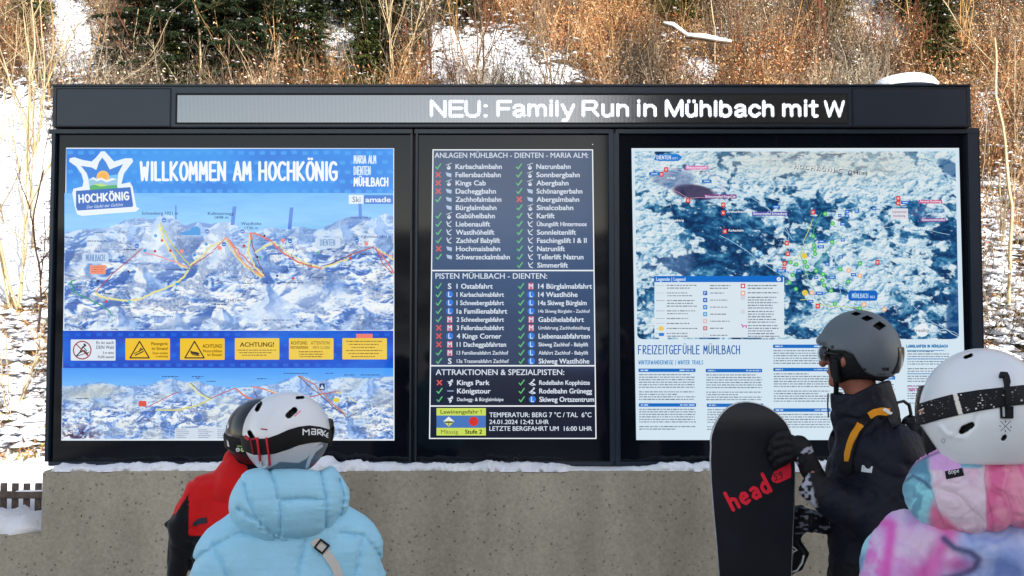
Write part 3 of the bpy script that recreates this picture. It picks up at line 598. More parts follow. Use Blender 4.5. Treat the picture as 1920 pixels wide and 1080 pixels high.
col([('v', 'r', 'Rodelbahn Kopphütte', 1106), ('v', 'r', 'Rodelbahn Grünegg', 1110), ('v', 'L', 'Skiweg Ortszentrum', 1114)], 978, 998, 1011, 717.3, 15.7, .1)
S.rect(818.5, 765, 911, 779, (206, 224, 92)); S.rect(818.5, 779, 911, 802, (72, 118, 190)); S.rect(818.5, 802, 911, 816.5, (206, 224, 92))
S.text('Lawinengefahr !', 826, 903, 775.5, 7.2, (60, 66, 30), .012); S.text('Mässig', 827, 859, 813, 7.2, (96, 106, 50), .0); S.text('Stufe 2', 872, 904, 813, 7.4, (30, 34, 20), .03)
S.poly([(831, 790), (841.5, 781), (852, 790), (841.5, 800)], (214, 222, 110)); S.poly([(831, 790), (841.5, 781), (852, 790), (846, 791), (841, 787), (836, 791)], (235, 242, 246)); S.poly([(832, 790), (851, 790), (848, 793), (835, 793)], (70, 80, 60)); S.rect(840.8, 793.5, 842.2, 798, (60, 60, 30))
S.disc(888, 790, 8.8, (214, 44, 40), None, 20)
S.text('TEMPERATUR: BERG 7 °C / TAL  6°C', 917.5, 1109, 782, 8.6, WT, .014); S.text('24.01.2024 12:42 UHR', 917.5, 1029, 795, 8, WT, .014); S.text('LETZTE BERGFAHRT UM  16:00 UHR', 917.5, 1110, 807.5, 8.2, WT, .014)
S.disc(1111, 271, 1.2, (200, 205, 210))
S.build('status_lettering', M_lcd, cabM, 'white list of lifts and pistes with green ticks and red crosses')

# ---------------- ticker
m, n, l, p = newmat('ticker_louvre_face')
tc = n.new('ShaderNodeTexCoord'); wv = n.new('ShaderNodeTexWave'); wv.inputs['Scale'].default_value = 42; wv.inputs['Distortion'].default_value = 1.2; wv.inputs['Detail'].default_value = 1
l.new(tc.outputs['Object'], wv.inputs['Vector'])
l.new(ramp(n, l, wv.outputs['Fac'], [(0, (.19, .195, .205)), (1, (.33, .33, .33))]), p.inputs['Base Color']); p.inputs['Roughness'].default_value = 0.13
p.inputs['Specular IOR Level'].default_value = 1.0; p.inputs['Metallic'].default_value = .9
l.new(bump(n, l, wv.outputs['Fac'], 0.06, 0.001), p.inputs['Normal'])
M_louvre = m
bx('ticker_face', 332, 1587, 178.5, 229.5, BY - 0.0345, BY - 0.03, M_louvre, hd)
# heavy sans letters built from thick strokes (x-height .74 of the capitals)
LW = {
 'N': (1.0, [[(.09, 0), (.09, 1)], [(.09, .96), (.91, .04)], [(.91, 0), (.91, 1)]]), 'E': (.86, [[(.09, 0), (.09, 1)], [(.09, .93), (.86, .93)], [(.09, .52), (.80, .52)], [(.09, .07), (.86, .07)]]),
 'U': (.98, [[(.09, 1), (.09, .3), (.16, .12), (.33, .06), (.62, .06), (.80, .12), (.88, .3), (.88, 1)]]), ':': (.3, [[(.12, .66), (.18, .66)], [(.12, .07), (.18, .07)]]),
 'F': (.8, [[(.09, 0), (.09, 1)], [(.09, .93), (.8, .93)], [(.09, .50), (.72, .50)]]), 'R': (.98, [[(.09, 0), (.09, 1)], [(.09, .93), (.66, .93), (.82, .84), (.84, .68), (.74, .53), (.6, .48), (.09, .48)], [(.6, .46), (.92, 0)]]),
 'M': (1.14, [[(.09, 0), (.09, 1)], [(.12, .97), (.57, .08), (1.02, .97)], [(1.05, 0), (1.05, 1)]]), 'W': (1.3, [[(.05, 1), (.32, .05), (.65, .9), (.98, .05), (1.25, 1)]]),
 'a': (.76, [[(.10, .56), (.2, .67), (.42, .70), (.6, .62), (.64, .5), (.64, .12), (.7, 0)], [(.62, .42), (.3, .38), (.12, .28), (.12, .12), (.28, .05), (.48, .08), (.62, .22)]]),
 'm': (1.12, [[(.09, 0), (.09, .74)], [(.10, .56), (.24, .68), (.42, .68), (.53, .56), (.55, 0)], [(.56, .56), (.7, .68), (.88, .68), (1.0, .56), (1.01, 0)]]),
 'i': (.22, [[(.11, 0), (.11, .72)], [(.11, .93), (.11, .97)]]), 'l': (.22, [[(.11, 0), (.11, 1)]]), 'y': (.76, [[(.06, .72), (.38, .04)], [(.72, .72), (.42, .04), (.32, -.18), (.1, -.22)]]),
 'u': (.74, [[(.09, .72), (.09, .22), (.2, .07), (.42, .06), (.6, .2)], [(.64, 0), (.64, .72)]]), 'n': (.74, [[(.09, 0), (.09, .74)], [(.10, .52), (.26, .67), (.48, .67), (.62, .54), (.64, 0)]]),
 'h': (.74, [[(.09, 0), (.09, 1)], [(.10, .52), (.26, .67), (.48, .67), (.62, .54), (.64, 0)]]), 'b': (.78, [[(.09, 0), (.09, 1)], [(.1, .54), (.26, .68), (.5, .66), (.66, .5), (.68, .24), (.54, .08), (.3, .05), (.1, .18)]]),
 'c': (.72, [[(.66, .55), (.48, .68), (.28, .67), (.1, .5), (.08, .26), (.24, .08), (.46, .05), (.66, .2)]]), 't': (.46, [[(.2, .92), (.2, .16), (.28, .05), (.42, .06)], [(.02, .67), (.42, .67)]])}
LW['ü'] = (.74, LW['u'][1] + [[(.2, .92), (.2, .96)], [(.52, .92), (.52, .96)]])
for st, x0, x1 in (('NEU:', 806, 915), ('Family', 931, 1077), ('Run', 1091, 1180), ('in', 1194, 1232), ('Mühlbach', 1247, 1452), ('mit', 1467, 1533), ('W', 1546, 1583)):
    S = Print(0.0); gp = .13; tot = sum(LW[ch][0] for ch in st) + gp * (len(st) - 1); u_ = (x1 - x0) / tot; x = x0
    for ch in st:
        for sk in LW[ch][1]:
            q = [(x + a * u_, 219 - b * 31 + (-2.6 if b > .5 else 2.6) * (1 if b in (0, 1) else 0) * -1) for a, b in sk]
            S.stroke(q, 6.6 if ch != 'W' else 5.6, (238, 242, 255))
        x += (LW[ch][0] + gp) * u_
    V = np.concatenate(S.V); P0 = V.copy(); sc_ = (BY - 0.036) / BY      # move onto the face of the header, which stands nearer
    V[:, 0] *= sc_; V[:, 2] = CAMZ + (V[:, 2] - CAMZ) * sc_; V[:, 1] = BY - 0.036 - (BY - P0[:, 1])
    mk('ticker_word', V, S.F, M_led, hd, col=np.concatenate(S.C))
# ---------------- right display
S = Print(0.0005)
S.poly([(1184, 278), (1798, 277.5), (1812, 825), (1193, 825)], (218, 236, 248)); S.poly([(1184, 278), (1798, 277.5), (1798, 279.5), (1184, 280)], (240, 246, 250)); S.build('printed_sheet', M_print, cabR)
def shear(X, Y): return X + (Y - 283) * (0.02 * (X - 1190) / 600 + 0.014 * (1 - (X - 1190) / 600))
def art_sat(X, Y):
    wx = X + 16 * (fbm(X / 42, Y / 34, 5, 3) - .5); wy = Y + 16 * (fbm(X / 42, Y / 34, 15, 3) - .5)
    sl = wx * .9 + wy * .5; st_ = -wx * .3 + wy
    f = fbm(sl / 60, st_ / 30, 25, 6, .58); f2 = fbm(wx / 13, wy / 10, 35, 5, .55)
    # how wooded each part of the land is
    den = .52 + 0 * X
    def blob(cx, cy, rx, ry, a):
        return a * np.exp(-((X - cx) / rx) ** 2 - ((Y - cy) / ry) ** 2)
    den += blob(1380, 440, 120, 50, -.5) + blob(1330, 500, 110, 30, -.35) + blob(1290, 395, 60, 25, -.2) + blob(1500, 340, 260, 50, .34) + blob(1240, 310, 70, 40, .12) + blob(1700, 330, 130, 45, .22) + blob(1230, 440, 50, 60, .22) + blob(1540, 400, 14, 60, -.22)
    den += blob(1580, 470, 60, 60, .16) + blob(1640, 520, 60, 60, .08) + blob(1760, 500, 40, 70, -.20) + blob(1690, 560, 26, 70, -.12) + blob(1490, 600, 50, 40, -.12) + blob(1780, 620, 60, 20, -.3) + blob(1620, 400, 50, 40, -.1) + blob(1530, 520, 12, 80, -.12)
    v = den - .52 + (.56 * f + .44 * f2 - .5) * 2.8 + .05
    snow_ = smooth01(v, -.09, .07)
    sh = (fbm(sl / 30 + .05, st_ / 15, 45, 6, .56, True) - fbm(sl / 30 - .05, st_ / 15 - .05, 45, 6, .56, True)) * 8
    SN = lerp3(.6 - sh * .5 + (f2 - .5) * .3, [(0, (78, 142, 194)), (.4, (168, 208, 230)), (.7, (218, 238, 247)), (1, (234, 245, 249))])
    WO = lerp3(.42 + (fbm(wx / 26, wy / 16, 65, 5) - .5) * 1.5 + (fbm(wx / 6, wy / 4, 67, 4) - .5) * 1.1, [(0, (10, 50, 96)), (.42, (24, 88, 140)), (.7, (62, 132, 178)), (1, (132, 186, 214))])
    C = WO * (1 - snow_[..., None]) + SN * snow_[..., None]
    ln = fbm(wx / 26, wy / 20, 95, 4, .5, True); C = mixa(C, (206, 230, 240), smooth01(ln, .905, .935) * (1 - snow_) * .8); C = mixa(C, (70, 130, 176), smooth01(fbm(wx / 20, wy / 16, 99, 4, .5, True), .90, .94) * snow_ * .7)
    pale = np.clip(blob(1480, 300, 150, 34, 1.0) + blob(1640, 305, 110, 36, .8), 0, 1)
    C = mixa(C, (220, 224, 214), pale * .6)
    rk = smooth01(fbm(wx / 12, wy / 5, 85, 5, .6), .56, .64) * np.clip(blob(1580, 288, 120, 14, 1) + blob(1450, 292, 60, 14, .6) + blob(1620, 320, 50, 12, .8), 0, 1)
    C = mixa(C, (118, 128, 148), rk)
    C = mixa(C, (56, 46, 82), .85 * smooth01(1.25 - np.hypot((X - 1300) / 36, (Y - 360 - (X - 1300) * .12) / 13), 0, .35))
    C = mixa(C, (96, 116, 166), .55 * smooth01(1.2 - np.hypot((X - 1262) / 40, (Y - 335) / 16), 0, .4) + .55 * smooth01(1.3 - np.hypot((X - 1250) / 45, (Y - 490) / 40), 0, .5) * (1 - snow_))
    C = mixa(C, (10, 66, 128), .7 * smooth01(1.25 - np.hypot((X - 1790 + (Y - 560) * .1) / 18, (Y - 590) / 50), 0, .4) + .6 * smooth01(1.2 - np.hypot((X - 1782) / 24, (Y - 315 - (X - 1780) * .5) / 14), 0, .4))
    return punch(C, 1.0, .94, 150)
def art_map(name, fn):
    nx, ny = 480, 280; X, Y = np.meshgrid(np.linspace(1190, 1791, nx), np.linspace(284, 636, ny)); C = fn(X, Y)
    XX = shear(X, Y)
    # rounded lower corners
    r = 10
    for cx, sg in ((1190, -1), (1791, 1)):
        k = np.clip(Y - (636 - r), 0, r); ins = r - np.sqrt(np.maximum(r * r - k * k, 0)); side = np.clip(1 - np.abs(X - cx) / 40, 0, 1)
        XX = XX - sg * ins * side
    P = at(XX.ravel(), Y.ravel(), BY); P[:, 1] = BY - 0.0010
    i = np.arange(nx * ny).reshape(ny, nx); F = np.stack([i[:-1, :-1], i[1:, :-1], i[1:, 1:], i[:-1, 1:]], -1).reshape(-1, 4)
    mk(name, P, F, M_print, cabR, col=srgb(np.clip(C, 0, 255)).reshape(-1, 3))
art_map('aerial_map_art', art_sat)
S = Print(0.0016)
WT = (240, 246, 252); NB = (20, 112, 204)
r2 = random.Random(9)
def road(p, w, c, a=1.5): S.line(wob(p, a, 5, int(p[0][0] + p[0][1])), w, c)
PAL = (176, 214, 240)
for p in ([(1350, 440), (1400, 470), (1440, 500), (1476, 520)], [(1400, 365), (1450, 400), (1478, 440), (1480, 470)], [(1430, 380), (1470, 420), (1486, 450)], [(1560, 400), (1600, 390), (1660, 382), (1700, 388)], [(1590, 410), (1640, 430), (1700, 420), (1780, 440)], [(1480, 460), (1500, 480), (1520, 540), (1560, 560), (1600, 600)], [(1570, 440), (1565, 500), (1580, 560), (1600, 590)], [(1700, 560), (1740, 600), (1800, 630)], [(1200, 300), (1260, 320), (1330, 340)], [(1360, 360), (1420, 364), (1470, 380)]):
    road(p, .9, PAL)
for p in ([(1540, 400), (1520, 450), (1500, 470), (1510, 520), (1540, 560), (1560, 590)], [(1580, 440), (1550, 470), (1530, 500), (1560, 540)], [(1500, 500), (1530, 520), (1550, 515), (1590, 540)]):
    road(p, 1.1, (70, 180, 130), 2.5)
for p in ([(1526, 410), (1510, 440), (1505, 470), (1490, 490)], [(1500, 560), (1540, 570), (1600, 575), (1640, 590)]): road(p, 1.3, (206, 222, 110), 3)
road([(1244, 350), (1290, 370), (1330, 372), (1360, 350)], .8, (214, 160, 190)); road([(1250, 315), (1300, 320), (1340, 330), (1360, 360)], .8, (214, 160, 190))
t = np.linspace(0, 2 * math.pi, 30); S.line(np.stack([1730 + 22 * np.cos(t), 398 + 9 * np.sin(t) * (1 + .3 * np.cos(t))], 1), .8, (110, 90, 160)); S.line(np.stack([1725 + 12 * np.cos(t), 398 + 5 * np.sin(t)], 1), .7, (110, 90, 160))
S.poly([(1230, 292), (1237, 289), (1272, 289), (1279, 295), (1272, 302), (1237, 302), (1226, 300)], (30, 128, 216))
handtext(S, 'DIENTEN', 1231, 1258, 299, 7.5, 1.0, WT); S.text('1071', 1260, 1270, 299, 4, WT)
S.k += 30
for (x0, y0, x1, y1, c, st) in ((1285, 311, 1328, 318, (226, 120, 180), 'Skitourenpark'), (1320, 364.5, 1381, 372.5, (130, 70, 140), 'Skitourenpfad KingsCab'), (1410, 397, 1477, 404.5, (86, 84, 176), 'Skitourenpfad Schneeberg'), (1722, 375, 1766, 381.5, (206, 60, 130), 'Almwelt Rundweg'), (1726, 409, 1773, 416, (140, 70, 150), 'Skitourenlehrpfad')):
    S.rect(x0, y0, x1, y1, c); S.text(st, x0 + 2, x1 - 2, y1 - 1.9, 4.2, WT, .02)
S.rect(1670, 391, 1702, 411, (226, 226, 236)); S.text('Loipenzentrum', 1673, 1699, 399, 3.8, (120, 60, 110), .01); S.text('Hochkönig', 1675, 1697, 406.5, 3.8, (120, 60, 110), .01)
[(S.text(ch, 1489 + i * 10.4, (1491.5 if ch == 'I' else 1496.5) + i * 10.4, 316.6 + i * 1.05, 8.6, (44, 50, 60), .05), S.text(ch, 1488.6 + i * 10.4, (1490.6 if ch == 'I' else 1495.8) + i * 10.4, 315.4 + i * 1.05, 8.0, (246, 249, 250), .0)) for i, ch in enumerate('HOCHKÖNIG')]
S.text('(2941m)', 1590, 1626, 327, 7.2, (70, 78, 90), .03, -2)
for t_, x, x1, y in (('Schneeberg', 1248, 1282, 415), ('1921m', 1252, 1268, 421), ('Karbachalm', 1366, 1394, 434), ('Arthurhaus', 1362, 1398, 399), ('Hochkeil 1783 m', 1694, 1744, 431), ('Elmaualm', 1434, 1466, 495.5), ('5 Hub', 1251, 1266, 336)):
    S.text(t_, x, x1, y, 4.2, (236, 242, 248), .03)
for x, y in ((1249, 318), (1240, 327), (1290, 376), (1356, 384), (1356, 399), (1359, 434), (1475, 456), (1477, 476), (1471, 494), (1684, 372), (1684, 381), (1524, 398), (1645, 492), (1533, 574), (1470, 505)):
    S.rrect(x - 4, y - 4.5, x + 4, y + 4.5, 1.5, (214, 66, 66)); S.ring(x, y, 1.6, 1.2, (248, 220, 214))
for x, y, w in ((1227, 326, 10), (1325, 340, 9), (1455, 388, 7), (1588, 397, 4), (1606, 396, 4), (1639, 391, 4), (1588, 405, 4), (1574, 404, 3), (1697, 380, 8), (1580, 420, 5), (1540, 453, 6), (1539, 463, 6), (1580, 450, 4), (1576, 482, 4), (1551, 495, 4), (1465, 508, 9), (1560, 520, 7), (1536, 550, 7), (1576, 540, 5), (1498, 508, 5), (1530, 520, 4), (1520, 565, 5), (1600, 515, 5)):
    S.rect(x - w, y - 3, x + w, y + 3, (28, 110, 206)); S.rect(x - w * .6, y - 1.2, x + w * .6, y + 1, (190, 216, 244))
for x, y in ((1547, 401), (1561, 419), (1524, 443), (1560, 454), (1526, 460), (1527, 468), (1528, 476), (1482, 492), (1493, 496), (1509, 491), (1486, 516), (1543, 514), (1612, 494), (1542, 526), (1513, 500), (1590, 528), (1492, 542), (1558, 545), (1530, 508), (1565, 570), (1612, 578), (1545, 535), (1480, 530), (1575, 505)):
    S.disc(x, y, 4.2, (66, 186, 90)); S.disc(x, y, 2.2, (160, 226, 160))
for x, y in ((1508, 480), (1509, 549)): S.disc(x, y, 5.5, (238, 206, 70))
for x, y in ((1591, 507), (1612, 517), (1620, 571), (1658, 580), (1522, 549)): S.disc(x, y, 4.5, (240, 180, 140)); S.disc(x, y, 2.5, (250, 226, 206))
S.disc(1425, 475, 5, (60, 160, 220)); S.disc(1425, 475, 3, (190, 230, 246))
S.rrect(1590, 544.5, 1645, 564, 6, (20, 104, 200)); handtext(S, 'MÜHLBACH', 1597, 1628, 559, 9, 1.1, (190, 226, 250)); S.text('853', 1631, 1640, 559, 4.4, (190, 226, 250), .02)
S.disc(1729, 619, 12.5, (236, 244, 250), None, 24); S.k += 20; S.text('reality', 1718, 1742, 622.5, 6.4, (36, 60, 90), .0); S.text('maps', 1743, 1764, 622.5, 6.4, (226, 238, 248), .0)
S.line([(1713, 597), (1764, 597)], .7, (60, 90, 130)); S.line([(1764, 618), (1774, 617), (1784, 625), (1796, 631)], 1, (220, 236, 246))
# legend
S.k += 50
S.rrect(1227, 519, 1470, 633, 3, (222, 236, 246)); S.rect(1226, 517.5, 1468, 529, (16, 112, 208))
S.text('Legende | Legend', 1230, 1285, 526.5, 6.2, (214, 232, 250), .03); S.disc(1460, 523.5, 4, (240, 246, 250)); S.stroke([(1458.6, 525), (1462, 522)], .9, (30, 90, 160))
GR = (128, 136, 148)
y = 535
for k, nl in enumerate((2, 2, 3, 2, 1, 1, 1, 2)):
    S.line([(1230, y), (1246, y)], .9, [(190, 190, 190), (190, 200, 210), (150, 130, 150), (150, 150, 170), (150, 170, 170), (190, 190, 200), (200, 200, 200), (120, 170, 210)][k])
    if k == 6: S.rrect(1235, y - 4, 1244, y + 4, 2, (242, 206, 92))
    if k == 7: S.rrect(1235, y - 1, 1245, y + 5, 2, (40, 130, 210))
    for q in range(nl): words(S, 1250 + (q % 2), 1308, y + q * 5.2, 1.8, GR, .35)
    y += nl * 5.0 + 4.3
y = 535.5
for k in range(8):
    c = [(210, 216, 224), (20, 100, 190), (20, 100, 190), (40, 140, 214), (80, 170, 220), (226, 196, 196), (206, 120, 130), (214, 224, 234)][k]
    if k: S.rrect(1318, y - 4, 1326, y + 4, 1.4, c); (S.text('P', 1320, 1324, y + 2.6, 5, WT) if k == 1 else S.ring(1322, y, 1.5, .9, WT))
    for q in range(2 if k == 0 else 1): words(S, 1331, 1382 if k == 0 else 1368, y + q * 5, 1.8, GR, .4)
    y += 13.2 if k else 14
y = 535.5
for k, nl in enumerate((2, 1, 5, 5, 6)):
    if k < 4: S.rrect(1388.5, y - 3.5, 1397, y + 5, 1.2, [(206, 50, 70), (236, 170, 140), (214, 218, 222), (220, 222, 222)][k]); (S.rect(1390.5, y - 1.5, 1395, y + 3, WT) if k < 2 else None)
    else: S.stroke([(1390, y - 2), (1393, y + 1), (1399, y), (1399, y + 4)], 2, (214, 80, 170)); S.stroke([(1393, y), (1392.5, y + 4)], 1.6, (214, 80, 170))
    for q in range(nl): words(S, 1402, 1462, y + q * 5.0, 1.8, (110, 120, 134), .3)
    y += nl * 5.0 + (3.5 if k < 2 else 1.5)
S.build('map_symbols', M_print, cabR, kind='stuff')
S = Print(0.0016)
handtext(S, 'FREIZEITGEFÜHLE MÜHLBACH', 1196, 1388, 664.5, 17.5, 1.9, (20, 98, 172))
S.build('heading_lettering', M_print, cabR); S = Print(0.0016)
handtext(S, 'WINTERWANDERWEGE | WINTER TRAILS', 1197, 1319, 683.5, 8.2, 1.1, (70, 146, 206))
S.build('subheading_lettering', M_print, cabR); S = Print(0.0016)
handtext(S, 'LANGLAUFEN IN MÜHLBACH', 1699, 1777, 652, 6, 1.5, (50, 130, 190))
S.build('heading_lettering', M_print, cabR)
S = Print(0.0016)
r2 = random.Random(2)
def para(x0, x1, y0, ya, yb_, head=True):
    if head:
        S.rrect(x0, y0, x1, y0 + 6.6, 1.5, (24, 112, 200)); words(S, x0 + 4, x0 + 18, y0 + 3.3, 2.4, (200, 224, 246)); words(S, x1 - 30, x1 - 3, y0 + 3.3, 2.4, (186, 214, 244))
    y = ya; k = 0
    while y < yb_:
        words(S, x0 + 1, x1, y, 1.8, (120, 134, 150), .03 if k % 7 else .5); y += 4.7; k += 1
        if k % 6 == 0: y += 4
for x0, x1, y0, ye in ((1197, 1304, 691, 750), (1323, 1429, 691.5, 750), (1197.5, 1305, 756, 805), (1325, 1431, 756.5, 805), (1449, 1556, 646, 682), (1449.5, 1556, 689.5, 755), (1450, 1557, 765.5, 805), (1571, 1678, 705, 760), (1571, 1678, 648, 690)):
    para(x0, x1, y0, y0 + 11.5, ye)
para(1700, 1780, 0, 659, 760, False); S.rect(1699, 724, 1760, 725, (196, 150, 190)); words(S, 1703, 1730, 730, 4, (200, 130, 180))
for y in (656.5, 672, 700): S.rect(1700, y, 1770, y + 1.5, (90, 156, 206))
S.build('small_print', M_print, cabR, kind='stuff')

# ================================================================ concrete wall, snow on it
m, n, l, p = newmat('board_formed_concrete')
a = nz(n, l, 2.2, 5, .6); b = nz(n, l, 60, 6, .7)
base = mixc(n, l, ramp(n, l, a, [(0.3, (.36, .33, .262)), (0.7, (.45, .412, .333))]), ramp(n, l, b, [(0.35, (.80, .80, .80)), (0.65, (1.08, 1.08, 1.08))]), 1.0, 'MULTIPLY')
tc = n.new('ShaderNodeTexCoord'); vo = n.new('ShaderNodeTexVoronoi'); vo.inputs['Scale'].default_value = 13; l.new(tc.outputs['Object'], vo.inputs['Vector'])
sx = n.new('ShaderNodeSeparateColor'); l.new(vo.outputs['Color'], sx.inputs[0])
def M2(op, x, y):
    k = n.new('ShaderNodeMath'); k.operation = op
    for v, s in ((x, k.inputs[0]), (y, k.inputs[1])):
        if isinstance(v, (int, float)): s.default_value = v
        else: l.new(v, s)
    return k.outputs[0]
rad_ = M2('MULTIPLY', M2('SUBTRACT', sx.outputs[0], 0.68), 0.46)
pit = M2('LESS_THAN', M2('ADD', vo.outputs['Distance'], M2('MULTIPLY', b, .10)), rad_)
base = mixc(n, l, base, (.03, .025, .02), pit)
vo2 = n.new('ShaderNodeTexVoronoi'); vo2.inputs['Scale'].default_value = 38; l.new(tc.outputs['Object'], vo2.inputs['Vector'])
sx2 = n.new('ShaderNodeSeparateColor'); l.new(vo2.outputs['Color'], sx2.inputs[0])
pit2 = M2('LESS_THAN', vo2.outputs['Distance'], M2('MULTIPLY', M2('SUBTRACT', sx2.outputs[1], 0.74), 1.1))
base = mixc(n, l, base, (.10, .09, .07), M2('MULTIPLY', pit2, .62))
st = nz(n, l, 1.0, 3, .5, mapping=(3, 3, .25)); base = mixc(n, l, base, ramp(n, l, st, [(0.38, (.80, .80, .79)), (0.62, (1.06, 1.06, 1.05))]), 1.0, 'MULTIPLY')
l.new(base, p.inputs['Base Color']); p.inputs['Roughness'].default_value = .9
bb = bump(n, l, b, .25, .003); l.new(bump(n, l, M2('SUBTRACT', 1.0, pit), .8, .006, bb), p.inputs['Normal'])
M_conc = m
def snowmat(name, lo=(.72, .76, .82), hi=(.84, .86, .9), brown=None, bsc=1.0):
    m, n, l, p = newmat(name)
    c = ramp(n, l, nz(n, l, 3, 5), [(.3, lo), (.7, hi)])
    if brown: pass
    l.new(c, p.inputs['Base Color']); p.inputs['Roughness'].default_value = .75; p.inputs['Specular IOR Level'].default_value = .25
    b = bump(n, l, nz(n, l, 14, 6, .65), .5, .03); l.new(bump(n, l, nz(n, l, 90, 4), .5, .006, b), p.inputs['Normal'])
    return m
M_snow = snowmat('old_snow')
WY = 4.34                                   # front face of the wall
wt = at(80, 884, WY)[2]; wl_ = at(77, 940, WY)[0]; wr = at(1925, 940, WY)[0]; lowz = at(40, 1003, WY)[2]
wall = empty('concrete_wall', (0, WY + .3, 0), 'grey pitted concrete wall under the board, stepping down at its left end, topped with snow', 'wall')
import bmesh
bm = bmesh.new(); pr_ = [(wl_ - 4.2, -.9), (wr + 1.6, -.9), (wr + 1.6, wt), (wl_, wt), (wl_, lowz), (wl_ - 4.2, lowz)]
fr_, bk_ = [[bm.verts.new((x, y, z)) for x, z in pr_] for y in (WY, WY + .32)]
bm.faces.new(fr_); bm.faces.new(bk_[::-1])
for i in range(6): bm.faces.new((fr_[i], bk_[i], bk_[(i + 1) % 6], fr_[(i + 1) % 6]))
bmesh.ops.recalc_face_normals(bm, faces=bm.faces); bmesh.ops.bevel(bm, geom=[e for e in bm.edges if e.verts[0].co.z > 0 or e.verts[1].co.z > 0], offset=.008, segments=2, affect='EDGES')
me = bpy.data.meshes.new('wall_body'); bm.to_mesh(me); bm.free(); link('wall_body', me, M_conc, wall)
def snowridge(name, x0, x1, yc, hw, z0, hf, parent, n=180, seed=0, vertical=False, mat=None):
    """a low ragged bank of snow lying along x"""
    xs = np.linspace(x0, x1, n); k = 11; th = np.linspace(0, math.pi, k); V = []
    for i, x in enumerate(xs):
        h = hf(x); w = hw * (0.86 + .16 * math.sin(x * 5 + seed))
        e = min(1, (i + .3) / 4, (n - i - .7) / 4)
        for t in th:
            r = 1 + .20 * (vnoise(np.array([x * 22 + math.cos(t) * 3]), np.array([t * 2.2]), seed)[0] - .5) * 2 + .16 * (vnoise(np.array([x * 70]), np.array([t * 4]), seed + 5)[0] - .5) * 2
            V.append((x, yc - math.cos(t) * w * r * (0.4 + .6 * e), z0 - .002 + math.sin(t) ** .8 * h * r * e))
    F = [(i * k + j, i * k + j + 1, (i + 1) * k + j + 1, (i + 1) * k + j) for i in range(n - 1) for j in range(k - 1)]
    return mk(name, V, F, mat or M_snow, parent, True)
N1 = lambda x, s, sd=0: float(vnoise(np.array([x * s]), np.array([0.0]), sd)[0])
snowridge('snow_ledge', wl_ + .03, wr, WY + 0.075, 0.072, wt, lambda x: max(.001, (0.010 + .028 * N1(x, 3, 1) * (1.3 if x < -1 else .7) + .018 * N1(x, 17, 3)) * (1 if x < -1 else .25 + 1.1 * smooth01(np.array(N1(x, 2.2, 9)), .3, .55))), wall, 900, 1)
sl = snowridge('snow_cap', wl_ - 4.2, wl_ - .012, WY + .155, .155, lowz, lambda x: .055 + .035 * N1(x, 2, 7) + .015 * N1(x, 9, 8), wall, 140, 3)
tag(sl, 'thick rounded snow on the lower left length of the wall')

# rounded snow heap that looks over the right end of the header
hz = at(1698, 160, 5.6); hw = (at(1757, 160, 5.6) - at(1640, 160, 5.6))[0] / 2; hh = (at(1698, 142, 5.6) - at(1698, 159, 5.6))[2]
dome = empty('post_lamp', (float(hz[0]), 5.6, -.6), 'round-topped lamp hood under a cap of snow, rising behind the right end of the header', 'lamp')
th = np.linspace(0, 2 * math.pi, 33)[:-1]; V, F = [], []
prof = [(1.0, -.10), (1.0, 0.0), (.96, .32), (.86, .66), (.68, .88), (.4, .98), (0.02, 1.0)]
for r_, z_ in prof:
    for t in th: V.append((hz[0] + hw * r_ * math.cos(t), 5.6 + hw * .8 * r_ * math.sin(t), hz[2] - .02 + (hh + .02) * z_ * (1 + .03 * math.sin(3 * t))))
for i in range(len(prof) - 1):
    for j in range(32): F.append((i * 32 + j, i * 32 + (j + 1) % 32, (i + 1) * 32 + (j + 1) % 32, (i + 1) * 32 + j))
mk('snow_cap', V, F, M_snow, dome, True)
V, F = [], []
prof = [(1.05, -.12), (1.05, 0.0), (.9, .06), (.9, -.3), (.5, -.5)]
for r_, z_ in [(0.02, -.06), (1.03, -.05), (1.03, -.02), (.9, -.16), (.3, -.2), (0.02, -.2)]:
    for t in th: V.append((hz[0] + hw * r_ * math.cos(t), 5.6 + hw * .8 * r_ * math.sin(t), hz[2] - .02 + z_ * .8))
for i in range(5):
    for j in range(32): F.append((i * 32 + j, i * 32 + (j + 1) % 32, (i + 1) * 32 + (j + 1) % 32, (i + 1) * 32 + j))
mk('lamp_hood', V, F, M_frame, dome, True)
tube('post', [(hz[0], 5.6, -.8), (hz[0], 5.6, hz[2] - .15)], .04, M_frame, dome, 10)

# ================================================================ terrain
def terr(x, y):
    x = np.asarray(x, float); y = np.asarray(y, float)
    z = np.interp(y, [-60, 4.9, 5.6, 7.0, 8.6, 9.2, 9.8, 13, 30, 60], [0, 0, -.25, -.9, -.9, -.42, -.12, 2.2, 17.2, 46])
    up = smooth01(y, 9.5, 12)
    z = z + up * (1.5 * (fbm(x / 7, y / 7, 101, 3) - .5) + .7 * (fbm(x / 1.7, y / 1.9, 111, 4) - .5) + .26 * (fbm(x / .45, y / .45, 131, 3) - .5) * (1 - .65 * (x < -5) * smooth01(y, 10.6, 11.6))) + smooth01(y, 5.5, 6.5) * .14 * (fbm(x / .9, y / .9, 121, 3) - .5)
    return z
m, n, l, p = newmat('snowy_slope')
at_ = n.new('ShaderNodeVertexColor'); at_.layer_name = 'Col'; sp = n.new('ShaderNodeSeparateColor'); l.new(at_.outputs['Color'], sp.inputs[0])
nn = nz(n, l, 2.6, 8, .68); nf = nz(n, l, 11, 6, .7)
def M3(op, x, y=0.0):
    k = n.new('ShaderNodeMath'); k.operation = op; k.use_clamp = False
    for v, s in ((x, k.inputs[0]), (y, k.inputs[1])):
        if isinstance(v, (int, float)): s.default_value = v
        else: l.new(v, s)
    return k.outputs[0]
